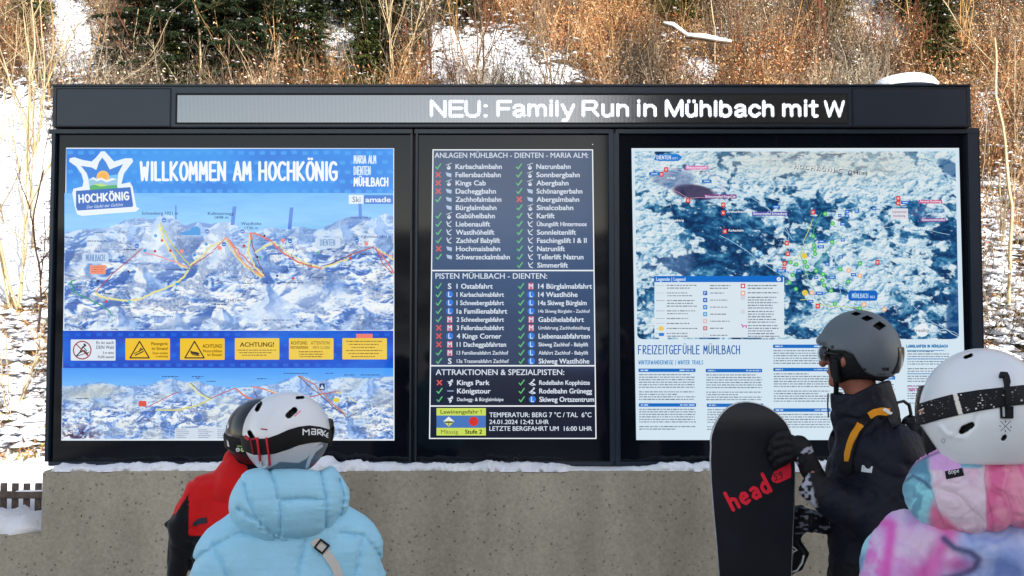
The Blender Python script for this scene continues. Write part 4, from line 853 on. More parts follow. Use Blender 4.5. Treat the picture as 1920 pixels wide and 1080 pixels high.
sn = M3('ADD', M3('MULTIPLY', M3('SUBTRACT', M3('ADD', M3('MULTIPLY', nn, .6), M3('MULTIPLY', nf, .4)), .5), 2.6), sp.outputs[0])
snf = ramp(n, l, sn, [(.44, (0, 0, 0)), (.52, (1, 1, 1))])
soil = ramp(n, l, nz(n, l, 30, 6, .7), [(.3, (.03, .020, .012)), (.5, (.09, .058, .032)), (.7, (.20, .13, .07))])
snc = ramp(n, l, nz(n, l, 5, 5), [(.3, (.74, .77, .83)), (.7, (.86, .87, .9))])
l.new(mixc(n, l, soil, snc, snf), p.inputs['Base Color']); p.inputs['Roughness'].default_value = .85; p.inputs['Specular IOR Level'].default_value = .2
b1 = bump(n, l, snf, 1.0, .06); l.new(bump(n, l, nf, .8, .06, b1), p.inputs['Normal'])
M_slope = m
# pixel -> hillside lookup : march each ray onto the terrain
def hillhit(px, py, y0=9.6, y1=40, nst=260):
    Y = np.linspace(y0, y1, nst); q = at(px, py, 1.0); sx_, sz_ = q[0], q[2] - CAMZ
    z = CAMZ + sz_ * Y; t = terr(sx_ * Y, Y); i = np.argmax(t > z)
    return (sx_ * Y[i], Y[i], t[i]) if (t > z).any() else None
def pix(x, y, z):
    f_ = y * CP + (z - CAMZ) * SP; u_ = -y * SP + (z - CAMZ) * CP
    return 960 + FPX * x / f_, 540 - FPX * u_ / f_
# open snow in the photograph: (px, py, rx, ry, amount)
OPEN = [(35, 330, 65, 130, 1), (30, 560, 60, 120, .8), (30, 700, 70, 120, .75), (30, 850, 120, 60, 1), (140, 80, 45, 70, .7), (115, 30, 25, 40, .7), (900, 112, 100, 46, .9), (830, 75, 40, 30, .7), (985, 145, 80, 22, .9), (650, 85, 55, 55, .9), (590, 30, 40, 30, .8), (340, 50, 28, 60, .9), (470, 60, 26, 34, .8), (760, 30, 26, 30, .7), (430, 130, 26, 18, .6), (1080, 60, 22, 26, .4), (1440, 110, 26, 12, .4), (1620, 35, 55, 45, 1), (1700, 78, 34, 20, .9), (1310, 140, 32, 28, .9), (1165, 150, 60, 8, .4),
        (1310, 65, 60, 6, .4), (1870, 420, 50, 130, .5), (1880, 570, 60, 110, .65), (1850, 240, 40, 60, .5), (1895, 290, 50, 60, .3), (1790, 20, 20, 30, .3), (480, 75, 30, 20, .4), (170, 120, 30, 30, .5)]
def openness(px, py):
    o = 0
    for cx, cy, rx, ry, a in OPEN: o = np.maximum(o, a * np.exp(-(((px - cx) / rx) ** 2 + ((py - cy) / ry) ** 2) * .8))
    return o
gx = np.concatenate([np.arange(-60, -16, 1.2), np.arange(-16, 16, .11), np.arange(16, 60, 1.2)]); gy = np.concatenate([np.arange(5.1, 26, .11), np.arange(26, 60, 1.0)])
GX, GY = np.meshgrid(gx, gy); GZ = terr(GX, GY); PXg, PYg = pix(GX, GY, GZ)
o_ = openness(PXg, PYg); o_ = np.where(GY < 9.9, 1.0, o_); o_ = o_ + .12 * ((PXg < 110) & (PYg > 190) & (PYg < 600))
i = np.arange(GX.size).reshape(GX.shape); F = np.stack([i[:-1, :-1], i[:-1, 1:], i[1:, 1:], i[1:, :-1]], -1).reshape(-1, 4)
cc = np.stack([.26 + .84 * o_, o_, o_], -1).reshape(-1, 3)
tag(mk('hillside', np.stack([GX, GY, GZ], -1).reshape(-1, 3), F, M_slope, None, True, col=cc), kind='structure')
m, n, l, p = newmat('trodden_snow_ground')
l.new(ramp(n, l, nz(n, l, .5, 6, .6), [(.42, (.16, .155, .15)), (.62, (.42, .42, .43))]), p.inputs['Base Color']); p.inputs['Roughness'].default_value = .8
l.new(bump(n, l, nz(n, l, 9, 6, .7), .6, .04), p.inputs['Normal'])
mk('ground', [(-400, -400, 0), (400, -400, 0), (400, 5.1, 0), (-400, 5.1, 0)], [(0, 1, 2, 3)], m)['kind'] = 'structure'

# fence at the foot of the slope
M_wood = plain('weathered_dark_wood', (.085, .062, .05), .8, .45, 14, .5, 90, .003)
FY = 9.0
fz = at(30, 905, FY)[2]; rz0, rz1 = at(30, 934, FY)[2], at(30, 920.5, FY)[2]
fence = empty('picket_fence', (-5.8, FY, -.9), 'low dark wooden picket fence in the snow behind the left end of the wall', 'fence')
x_l, x_r = -7.4, -4.95; pitch = .129; x = at(0, 920, FY)[0] - .129 * 11; k = 0
fr = random.Random(4)
while x < x_r + 2:
    b0 = fz + fr.uniform(-.012, .01)
    box('picket', x, x + .07, FY, FY + .022, -.95, b0, M_wood, fence, .003); x += pitch
box('rail', x_l, x_r + 2, FY - .03, FY - .002, rz0, rz1, M_wood, fence, .004)
snowridge('snow_on_rail', x_l, x_r + 2, FY - .016, .013, rz1, lambda x: .014 * (N1(x, 5, 2) > .5), fence, 160, 5)
for x in (-7.3, -5.1, -3.0): box('fence_post', x, x + .08, FY + .023, FY + .11, -1.0, fz - .02, M_wood, fence, .004)
# flat snow in front of the fence (top of a low bank)
xs = np.linspace(-9, 9, 90); ys = np.linspace(5.6, 8.75, 20); XX, YY = np.meshgrid(xs, ys)
ZZ = at(40, 958, 8.7)[2] - .02 + .10 * (fbm(XX / 1.2, YY / 1.2, 4, 4) - .5) - .7 * smooth01(-YY, -6.6, -5.6)
i = np.arange(XX.size).reshape(XX.shape); F = np.stack([i[:-1, :-1], i[:-1, 1:], i[1:, 1:], i[1:, :-1]], -1).reshape(-1, 4)
tag(mk('snow_bank', np.stack([XX, YY, ZZ], -1).reshape(-1, 3), F, M_snow, None, True), kind='structure')
# ================================================================ vegetation of the slope
M_twig = attrmat('dry_twigs', .75, spec=.2)
M_leafdry = attrmat('withered_leaves', .8, spec=.15)
M_needle = attrmat('spruce_needles', .7, spec=.2)
M_bark = attrmat('bark', .85, .5, 60, .004, spec=.2)
def prisms(A, B, ra, rb, cA, cB):
    """many three sided tapered sticks at once; A,B (n,3)"""
    n = len(A); d = B - A; d = d / (np.linalg.norm(d, axis=1)[:, None] + 1e-9)
    ref = np.where(np.abs(d[:, 2:3]) > .9, [[1., 0, 0]], [[0, 0, 1.]]); u = np.cross(d, ref); u /= np.linalg.norm(u, axis=1)[:, None]; v = np.cross(d, u)
    V = np.empty((n, 6, 3)); 
    for k in range(3):
        t = 2 * math.pi * k / 3; o = math.cos(t) * u + math.sin(t) * v
        V[:, k] = A + o * ra[:, None]; V[:, 3 + k] = B + o * rb[:, None]
    base = (np.arange(n) * 6)[:, None]
    F = np.concatenate([base + np.array([[k, (k + 1) % 3, 3 + (k + 1) % 3, 3 + k]]) for k in range(3)])
    C = np.empty((n, 6, 3)); C[:, :3] = cA[:, None]; C[:, 3:] = cB[:, None]
    return V.reshape(-1, 3), F, C.reshape(-1, 3)
def blades(P, d, L, w, C, R=RNG):
    """triangular blades"""
    n = len(P); s = np.cross(d, R.normal(size=(n, 3))); s /= np.linalg.norm(s, axis=1)[:, None] + 1e-9
    V = np.empty((n, 3, 3)); V[:, 0] = P - s * w[:, None] / 2; V[:, 1] = P + s * w[:, None] / 2; V[:, 2] = P + d * L[:, None]
    return V.reshape(-1, 3), np.arange(3 * n).reshape(n, 3), np.repeat(C, 3, 0)
def join(parts):
    Vs, Fs, Cs, o = [], [], [], 0
    if len({q[1].shape[1] for q in parts}) > 1:
        parts = [(V, F if F.shape[1] == 3 else np.concatenate([F[:, [0, 1, 2]], F[:, [0, 2, 3]]]), C) for V, F, C in parts]
    for V, F, C in parts: Vs.append(V); Fs.append(F + o); Cs.append(C); o += len(V)
    return np.concatenate(Vs), np.concatenate(Fs), np.concatenate(Cs)
def pick(pal, n, R=RNG, var=.18, xy=None):
    c = srgb(np.array(pal))[R.integers(0, len(pal), n)]
    if xy is not None:          # stands differ: some greyer; shadow patches painted in as darker colour
        g = fbm(xy[:, 0] / 1.6, xy[:, 1] / 1.9, 401, 4)[:, None]; g2 = fbm(xy[:, 0] / .7, xy[:, 1] / .8, 411, 3)[:, None]
        c = c * (.42 + 1.15 * np.clip((g2 - .3) / .4, 0, 1)); lum = c.mean(1, keepdims=True); c = c + (lum * [1.02, .98, .80] - c) * np.clip((g - .40) / .2, 0, 1) * .75
    return c * (1 + var * R.normal(size=(n, 1))).clip(.45, 1.7)

# sampling of stem feet on the slope, thinned where the photograph shows open snow
def feet(n, fn, ylo=10.0, yhi=25.5, R=RNG):
    out = []
    tot = 0
    while tot < n:
        y = R.uniform(ylo, yhi, n * 2); x = R.uniform(-1, 1, n * 2) * (y * .70 + .5) * np.where(R.random(n * 2) < .12, 1.5, 1); z = terr(x, y); px, py = pix(x, y, z)
        k = R.random(n * 2) < fn(px, py, x, y); out.append(np.stack([x, y, z, px, py], -1)[k]); tot += k.sum()
    return np.concatenate(out)[:n]
def visible_weight(px, py):
    # hardly anything is wanted where the board hides the slope
    hid = (px > 130) & (px < 1800) & (py > 300)
    return np.where(hid, .12, 1.0) * np.where(py < -120, .25, 1.0)
def dens(px, py, x, y):
    spz = np.clip((px > 225) * (px < 770) * (py < 118) * .88 + (px > 1690) * (px < 1790) * (py < 90) * .6, 0, 1)
    return (1 - spz) * visible_weight(px, py) * (1 - .97 * smooth01(openness(px, py + 12), .18, .55)) * (.16 + .84 * smooth01(fbm(x / 1.1, y / 1.1, 201, 3), .38, .58)) * np.where((px < 110) & (py > 190), .10, 1) * np.where((px > 1800) & (py > 330), .45, 1)
def brush(n, hmin, hmax, pal, lean, seg, rad, fn, tw, R):
    f = feet(n, fn, R=R); A = f[:, :3].copy(); h = R.uniform(hmin, hmax, n)
    d = R.normal(size=(n, 3)) * [lean, lean, 0] + [0, -.10, 1]; d /= np.linalg.norm(d, axis=1)[:, None]
    c0 = pick(pal, n, R, xy=f); parts = []; P = A - [0, 0, .05]; r = R.uniform(.6, 1.35, n) * rad
    bend = R.normal(size=(n, 3)) * [.14, .14, .02]
    for s in range(seg):
        Q = P + d * (h / seg)[:, None]; r2_ = r * .72
        parts.append(prisms(P, Q, r, r2_, c0 * .92, c0))
        for _ in range(tw):          # side twigs
            t = R.random(n)[:, None]; S0 = P + (Q - P) * t; dd = d + R.normal(size=(n, 3)) * [.55, .55, .25]; dd[:, 2] = np.abs(dd[:, 2]); dd /= np.linalg.norm(dd, axis=1)[:, None]
            parts.append(blades(S0, dd, h * R.uniform(.12, .34, n), r * 1.3, c0 * R.uniform(.8, 1.2, (n, 1)), R))
        P, r = Q, r2_; d = d + bend; d /= np.linalg.norm(d, axis=1)[:, None]
    return join(parts)
TAN = [(176, 140, 98), (150, 112, 72), (132, 88, 54), (204, 174, 132), (104, 72, 48), (160, 130, 92), (84, 60, 44), (128, 116, 92)]
RED = [(112, 70, 48), (142, 88, 58), (88, 54, 40), (168, 112, 76), (70, 50, 40)]
R1 = np.random.default_rng(5)
V, F, C = brush(13000, .4, 1.5, TAN, .24, 3, .0085, dens, 4, R1)
tag(mk('undergrowth', V, F, M_twig, None, col=C), 'thick tan and brown leafless brush covering the slope', kind='stuff')
V, F, C = brush(6500, .35, 1.0, RED, .3, 3, .008, dens, 3, R1)
tag(mk('undergrowth', V, F, M_twig, None, col=C), 'low reddish brown brambles covering the slope', kind='stuff')
# dead leaves still hanging in the brush (a warm belt right of the middle and patches elsewhere)
def leafd(px, py, x, y):
    w = .30 + .9 * np.exp(-((px - 1280) / 260) ** 2) * (py < 260) + .5 * np.exp(-((px - 1800) / 160) ** 2) + .5 * np.exp(-((px - 270) / 70) ** 2)
    return np.clip(dens(px, py, x, y) * w, 0, 1)
NL = 150000
f = feet(NL, leafd, R=R1); hgt_ = R1.gamma(2.2, .28, NL).clip(0, 1.7)
P = f[:, :3] + np.stack([R1.normal(0, .05, NL), R1.normal(0, .05, NL), hgt_], -1)
d = R1.normal(size=(NL, 3)) + [0, 0, -.5]; d /= np.linalg.norm(d, axis=1)[:, None]
c = pick([(186, 118, 72), (160, 96, 56), (212, 160, 112), (120, 72, 42), (196, 144, 92), (84, 52, 34), (224, 186, 146)], NL, R1, xy=f)
V, F, C = blades(P, d, R1.uniform(.03, .08, NL), R1.uniform(.018, .038, NL), c, R1)
tag(mk('dead_leaves', V, F, M_leafdry, None, col=C), 'rust brown dead leaves hanging in the brush', kind='stuff')
# green of low bramble and moss
def greend(px, py, x, y):
    w = np.exp(-((px - 1230) / 90) ** 2 - ((py - 20) / 40) ** 2) + np.exp(-((px - 1560) / 50) ** 2 - ((py - 20) / 60) ** 2) + .9 * np.exp(-((px - 1760) / 60) ** 2 - ((py - 90) / 70) ** 2) + .7 * np.exp(-((px - 680) / 70) ** 2 - ((py - 120) / 60) ** 2) + .5 * np.exp(-((px - 320) / 40) ** 2 - ((py - 130) / 40) ** 2) + .25 * np.exp(-((px - 50) / 60) ** 2 - ((py - 30) / 60) ** 2)
    return np.clip(w, 0, 1)
NG = 26000
f = feet(NG, greend, R=R1); P = f[:, :3] + np.stack([R1.normal(0, .1, NG), R1.normal(0, .1, NG), R1.gamma(2, .25, NG).clip(0, 1.3)], -1)
d = R1.normal(size=(NG, 3)) + [0, -.2, .3]; d /= np.linalg.norm(d, axis=1)[:, None]
V, F, C = blades(P, d, R1.uniform(.05, .12, NG), R1.uniform(.015, .03, NG), pick([(78, 86, 34), (60, 72, 30), (104, 104, 44), (50, 58, 26)], NG, R1), R1)
tag(mk('green_undergrowth', V, F, M_needle, None, col=C), 'olive green low growth among the brown brush', kind='stuff')
# bits of snow caught in the brush
def lumps(n, fn, R, rmin, rmax, hmax):
    f = feet(n, fn, R=R); r = R.uniform(rmin, rmax, n) * R.uniform(.5, 1.3, n)
    z = R.random(n) * hmax
    oc = np.array([(1, 0, 0), (.5, .87, 0), (-.5, .87, 0), (-1, 0, 0), (-.5, -.87, 0), (.5, -.87, 0), (.25, 0, .62), (-.25, .1, .58), (0, 0, -.3)])
    fc = np.array([(0, 1, 6), (1, 2, 7), (1, 7, 6), (2, 3, 7), (3, 4, 7), (4, 5, 6), (4, 6, 7), (5, 0, 6), (1, 0, 8), (2, 1, 8), (3, 2, 8), (4, 3, 8), (5, 4, 8), (0, 5, 8)])
    V = f[:, None, :3] + np.stack([0 * z, 0 * z, z], -1)[:, None] + oc[None] * r[:, None, None] * (1 + .35 * R.normal(size=(n, 9, 3))) * np.array([1.3, 1, .8])
    return V.reshape(-1, 3), (fc[None] + (np.arange(n) * 9)[:, None, None]).reshape(-1, 3)
V, F = lumps(4600, lambda px, py, x, y: visible_weight(px, py) * (.22 + .9 * smooth01(openness(px, py), .1, .5)), R1, .02, .055, .9)
tag(mk('snow_clumps', V, F, M_snow, None, True), 'small lumps of snow caught in the brush', kind='stuff')
V, F = lumps(1500, lambda px, py, x, y: ((px < 110) & (py > 560) & (py < 870) | (px > 1830) & (py > 350)) * 1.0, R1, .05, .16, .12)
tag(mk('snow_clumps', V, F, M_snow, None, True), 'rounded lumps of snow on the stony foot of the slope', kind='stuff')
# leaf litter and grass tufts showing through the snow of the left bank
def litter(px, py, x, y): return (((px < 130) & (py > 560) & (py < 865)) * (.15 + .85 * smooth01(fbm(x / .5, y / .5, 301, 3), .5, .62)) + ((px > 1820) & (py > 200)) * .5)
NT = 16000
f = feet(NT, litter, 9.9, 18, R=R1); P = f[:, :3] + np.stack([0 * f[:, 0], 0 * f[:, 0], R1.uniform(0, .10, NT)], -1)
d = R1.normal(size=(NT, 3)) + [0, -.5, -.1]; d /= np.linalg.norm(d, axis=1)[:, None]
V, F, C = blades(P, d, R1.uniform(.05, .16, NT), R1.uniform(.01, .035, NT), pick([(150, 104, 60), (110, 76, 44), (190, 150, 96), (84, 58, 36), (120, 110, 50)], NT, R1), R1)
tag(mk('leaf_litter', V, F, M_leafdry, None, col=C), 'brown litter and grass showing through the snow', kind='stuff')

# ---- bare young trees
def sapling_mesh(seed, h, r, spread, forks, col_, twigs=1.0, base_forks=1):
    R = np.random.default_rng(seed); segs = []
    def grow(p, d, L, rad, lev):
        k = max(3, int(L / .28)); 
        for i in range(k):
            q = p + d * (L / k); r2 = rad * (1 - .55 / k) if i < k - 1 else rad * .8
            segs.append((p, q, rad, r2, lev)); p = q; rad = r2
            d = d + R.normal(size=3) * .07 + np.array([0, 0, .03]); d /= np.linalg.norm(d)
            if lev < 3 and i >= (1 if lev else int(k * .22)) and R.random() < forks * (1 + .5 * lev):
                a = R.normal(size=3) * spread; dd = d + a; dd[2] = abs(dd[2]) + .15; dd /= np.linalg.norm(dd)
                grow(q, dd, L * R.uniform(.28, .55), rad * .62, lev + 1)
    for b in range(base_forks):
        d = np.array([R.normal() * .06 * base_forks, R.normal() * .06, 1.0]); d /= np.linalg.norm(d)
        grow(np.array([R.normal() * .04 * (base_forks > 1), R.normal() * .04 * (base_forks > 1), -.1]), d, h * R.uniform(.75, 1), r * R.uniform(.7, 1), 0)
    A = np.array([s[0] for s in segs]); B = np.array([s[1] for s in segs]); ra = np.maximum(np.array([s[2] for s in segs]), .0035); rb = np.maximum(np.array([s[3] for s in segs]), .003); lev = np.array([s[4] for s in segs])
    c = srgb(np.array(col_)); C = np.tile(c, (len(A), 1)) * (1 - .12 * lev[:, None]) * R.uniform(.8, 1.15, (len(A), 1))
    out = []
    for m_ in (lev == 0, lev > 0):
        V, F, CC = prisms(A[m_], B[m_], ra[m_], rb[m_], C[m_], C[m_])
        me = bpy.data.meshes.new('wood'); k = F.shape[1]
        me.vertices.add(len(V)); me.vertices.foreach_set('co', V.astype(np.float32).ravel()); me.loops.add(F.size); me.loops.foreach_set('vertex_index', F.astype(np.int32).ravel())
        me.polygons.add(len(F)); me.polygons.foreach_set('loop_start', np.arange(0, F.size, k, dtype=np.int32)); me.update(calc_edges=True)
        a = me.color_attributes.new('Col', 'FLOAT_COLOR', 'POINT'); c4 = np.ones((len(V), 4), np.float32); c4[:, :3] = CC; a.data.foreach_set('color', c4.ravel())
        me.materials.append(M_bark); out.append(me)
    return out
PALE, GREY, DARK, OCH = (196, 176, 140), (140, 126, 104), (74, 56, 44), (186, 146, 94)
def tree(name, meshes, names, px, py, label, cat, group=None, rz=0.0, sc=1.0, Y=None):
    hp = hillhit(px, py) if Y is None else None
    if Y is not None:
        x = float(at(px, py, Y)[0]); hp = (x, Y, float(terr(np.array([x]), np.array([Y]))[0]))
    if hp is None: return None
    t = empty(name, (float(hp[0]), float(hp[1]), float(hp[2])), label, cat, group)
    t.rotation_euler = (0, 0, rz); t.scale = (sc,) * 3
    for me, nm_ in zip(meshes, names):
        o = bpy.data.objects.new(nm_, me); COL.objects.link(o); o.parent = t
        if nm_ in ('snow_load', 'twigs', 'branches', 'needle_crown', 'stems'): o['kind'] = 'stuff'
    return t
sap = {'multi': sapling_mesh(1, 4.6, .03, .5, .34, PALE, base_forks=5), 'tall': sapling_mesh(2, 5.6, .04, .38, .20, PALE), 'thin': sapling_mesh(3, 3.4, .022, .45, .25, OCH), 'dark': sapling_mesh(4, 5.2, .05, .55, .26, DARK),
       'bush': sapling_mesh(5, 2.4, .018, .6, .42, PALE, base_forks=7), 'grey': sapling_mesh(6, 4.0, .032, .5, .3, GREY), 'many': sapling_mesh(7, 3.4, .024, .5, .4, OCH, base_forks=4)}
TR = [('multi', 30, 600, 'pale many-stemmed bare shrub tree rising at the far left edge', 1.0, 1), ('tall', 62, 470, 'pale slim bare sapling close to the left edge of the board', .9, 2), ('multi', 66, 300, 'pale forked bare tree directly left of the header', .8, 0.4), ('bush', 20, 790, 'low bare bush sticking out of the snow above the fence', .7, 1.3), ('grey', 8, 420, 'grey bare sapling cut by the left edge of the picture', .8, 2.2), ('dark', 70, 640, 'dark thin bare tree in the snow left of the blue map', .55, 3.1),
      ('thin', 90, 190, 'ochre bare sapling above the upper left corner of the header', 1.0, .2), ('thin', 160, 165, 'ochre bare sapling over the left cover panel', 1.1, 1.2), ('bush', 250, 165, 'ochre spreading bush in front of the leftmost spruce', 1.0, 2.6), ('tall', 376, 175, 'tall pale straight sapling standing before the dark spruces', .95, 0), ('thin', 430, 170, 'thin sapling just right of the tall pale one', .9, 4), ('many', 520, 172, 'ochre many-stemmed bush between the left spruces', .8, 1),
      ('multi', 740, 172, 'pale many-stemmed tree left of the open snow patch', .72, 2.7), ('dark', 808, 150, 'dark upright tree stem at the left rim of the open snow patch', .8, .7), ('dark', 905, 166, 'dark slanting branches crossing the open snow patch', .6, 2.2), ('many', 860, 130, 'reddish bare bush standing in the open snow patch', .6, .9), ('thin', 1020, 168, 'ochre sapling right of the open snow patch', .9, 1.9), ('thin', 1160, 130, 'ochre sapling in the rust brown thicket over the word Run', 1.1, 3.3),
      ('tall', 1340, 155, 'pale forked sapling rising out of the small snow patch', .75, 5), ('thin', 1470, 160, 'thin ochre sapling over the right end of the ticker', 1.0, .6), ('grey', 1620, 120, 'grey bare sapling before the snow gully at the upper right', .8, 1.4), ('thin', 1712, 110, 'thin straight stem right of the snow gully', 1.2, 2.4), ('many', 1800, 150, 'ochre many-stemmed bush over the right end of the header', .9, 3.8),
      ('tall', 1893, 600, 'slim bent sapling right of the board', .95, 4.4), ('grey', 1862, 420, 'grey bare sapling touching the right edge of the board', .7, 2), ('bush', 1880, 470, 'spreading bare bush in the snow right of the board', .8, 1), ('multi', 1915, 330, 'pale many-stemmed bush cut by the right edge of the picture', .7, 2.8), ('bush', 1860, 640, 'low bare bush above the white helmet at the right', .6, 5.2)]
for kind_, px_, py_, lab, sc_, rz_ in TR:
    tree('bare_bush' if kind_ == 'bush' else 'bare_sapling', sap[kind_], ('stem' if kind_ != 'bush' else 'stems', 'twigs'), px_, py_, lab, 'bush' if kind_ == 'bush' else 'tree', 'bare bushes on the slope' if kind_ == 'bush' else 'bare young trees on the slope', rz_, sc_)
rb = random.Random(8); sap['ob'] = sapling_mesh(11, 1.9, .016, .65, .45, OCH, base_forks=8); sap['gb'] = sapling_mesh(12, 2.1, .017, .6, .45, (120, 100, 80), base_forks=7); sap['rb'] = sapling_mesh(13, 1.7, .015, .7, .45, (128, 80, 58), base_forks=9)
WHERE = ['over the left cover panel', 'over the blank left end of the ticker', 'behind the spruces over the ticker', 'beside the open snow patch', 'over the word Family', 'over the word Run', 'under the fallen branch', 'over the word at the right of the ticker', 'below the snow gully', 'over the right cover panel']
def bush_label(i, px, py):
    return ('ochre', 'greyish', 'reddish')[i % 3] + ' leafless bush ' + WHERE[int(np.clip((px - 100) / 175, 0, 9))] + (', high on the slope' if py < 85 else ', low on the slope' if py > 140 else ', halfway up')
seen_ = set()
for i in range(84):
    px_ = rb.uniform(110, 1800) if i % 3 else rb.uniform(1000, 1700); py_ = rb.uniform(40, 185)
    if openness(np.array([px_]), np.array([py_]))[0] > .45: continue
    if bush_label(i, px_, py_) in seen_: continue
    seen_.add(bush_label(i, px_, py_))
    tree('thicket_bush', sap[('ob', 'gb', 'rb')[i % 3]], ('stems', 'twigs'), px_, py_, bush_label(i, px_, py_), 'bush', 'leafless bushes in the thicket', rb.uniform(0, 6.2), rb.uniform(.7, 1.2))
# snow covered fallen branch
fb = at(np.array([1244, 1262, 1290, 1325, 1350, 1378]), np.array([46, 48, 66, 68, 71, 73]), 18.6); fb[:, 1] += np.linspace(0, .3, 6)
flb = empty('fallen_branch', tuple(map(float, fb[2])), 'snow covered fallen branch lying in the brown thicket, upper right of centre', 'branch')
tube('branch_wood', fb, [.02, .03, .04, .04, .04, .02], plain('branch_bark', (.09, .06, .04), .8), flb, 6)
tube('snow_load', fb + [0, 0, .05], [.02, .06, .05, .075, .06, .03], M_snow, flb, 7)

# ---- spruces
def spruce_mesh(seed, h, green, drop=.32):
    R = np.random.default_rng(seed); A, B, ra, rb = [], [], [], []; NP, ND, NLn, NW, NC = [], [], [], [], []; SP_ = []
    g = srgb(np.array(green)); z = .12 * h; 
    while z < h * .985:
        f_ = 1 - z / h; L0_ = (.30 * h * f_ ** .85 + .12); nb = 5 + int(R.integers(0, 3))
        a0 = R.random() * 6.28
        for b in range(nb):
            a = a0 + b * 2 * math.pi / nb + R.normal() * .2; L = L0_ * R.uniform(.75, 1.15)
            if R.random() < .07: continue
            p = np.array([0, 0, z]); k = max(3, int(L / .16)); d = np.array([math.cos(a), math.sin(a), .22 - drop * f_ + R.normal() * .06]); seg = L / k
            bc = g * R.uniform(.55, 1.45)
            for i in range(k):
                d2 = d + [0, 0, -.10 + .05 * i / k * 3]; d2 = d2 / np.linalg.norm(d2); q = p + d2 * seg
                A.append(p); B.append(q); ra.append(.012 * (1 - i / k) + .003); rb.append(.010 * (1 - i / k) + .002)
                m_ = 26 if seg > .1 else 14; t = R.random((m_, 1)); P = p + (q - p) * t
                wid = (.10 + .32 * (1 - i / k)) * min(1, L / .8)
                side = np.cross(d2, [0, 0, 1.0]); side /= np.linalg.norm(side) + 1e-9; s = R.uniform(-1, 1, (m_, 1))
                P = P + side * s * wid * .55 + np.array([0, 0, -1]) * np.abs(s) * wid * .28 * R.random((m_, 1))
                dd = side * s * 1.0 + d2 * .65 + [0, 0, -.45] + R.normal(size=(m_, 3)) * .35; dd /= np.linalg.norm(dd, axis=1)[:, None]
                NP.append(P); ND.append(dd); NLn.append(R.uniform(.09, .20, m_)); NW.append(R.uniform(.025, .05, m_)); NC.append(np.tile(bc, (m_, 1)) * R.uniform(.6, 1.5, (m_, 1)))
                if R.random() < .16: SP_.append(np.append((p + q) / 2 + side * R.normal() * .1 + [0, 0, .03], R.uniform(.03, .075)))
                p = q; d = d2
        z += R.uniform(.13, .2) * (1 + .5 * f_)
    V1, F1, C1 = prisms(np.array(A), np.array(B), np.array(ra), np.array(rb), np.tile(srgb((80, 58, 40)), (len(A), 1)), np.tile(srgb((80, 58, 40)), (len(A), 1)))
    zz = np.linspace(-.2, h, 9); V2, F2 = tube_arrays([(0.02 * math.sin(q), 0, q) for q in zz], .016 * h * (1 - zz / h * .95) + .004, 7)
    V3, F3, C3 = blades(np.concatenate(NP), np.concatenate(ND), np.concatenate(NLn), np.concatenate(NW), np.concatenate(NC), R)
    S_ = np.array(SP_); oc = np.array([(1, 0, 0), (.3, .9, 0), (-.8, .6, 0), (-1, -.3, 0), (0, -1, 0), (0, 0, .55)]); n_ = len(S_)
    V4 = (S_[:, None, :3] + oc[None] * S_[:, None, 3:4] * (1 + .3 * R.normal(size=(n_, 6, 3)))).reshape(-1, 3); fc = np.array([(0, 1, 5), (1, 2, 5), (2, 3, 5), (3, 4, 5), (4, 0, 5), (0, 2, 1), (0, 3, 2), (0, 4, 3)])
    F4 = (fc[None] + (np.arange(n_) * 6)[:, None, None]).reshape(-1, 3)
    def me(V, F, C, mt):
        m_ = bpy.data.meshes.new('spruce'); 
        if isinstance(F, np.ndarray):
            k = F.shape[1]; m_.vertices.add(len(V)); m_.vertices.foreach_set('co', V.astype(np.float32).ravel()); m_.loops.add(F.size); m_.loops.foreach_set('vertex_index', F.astype(np.int32).ravel()); m_.polygons.add(len(F)); m_.polygons.foreach_set('loop_start', np.arange(0, F.size, k, dtype=np.int32)); m_.update(calc_edges=True)
        else: m_.from_pydata([tuple(map(float, v)) for v in V], [], F)
        if C is not None: a = m_.color_attributes.new('Col', 'FLOAT_COLOR', 'POINT'); c4 = np.ones((len(V), 4), np.float32); c4[:, :3] = C; a.data.foreach_set('color', c4.ravel())
        m_.materials.append(mt); return m_
    return [me(V2, F2, np.tile(srgb((84, 66, 50)), (len(V2), 1)), M_bark), me(V1, F1, C1, M_bark), me(V3, F3, C3, M_needle), me(V4, F4, None, M_snow)]
spr = [spruce_mesh(1, 5.2, (30, 43, 22)), spruce_mesh(2, 4.0, (38, 50, 22)), spruce_mesh(3, 2.6, (60, 68, 28))]
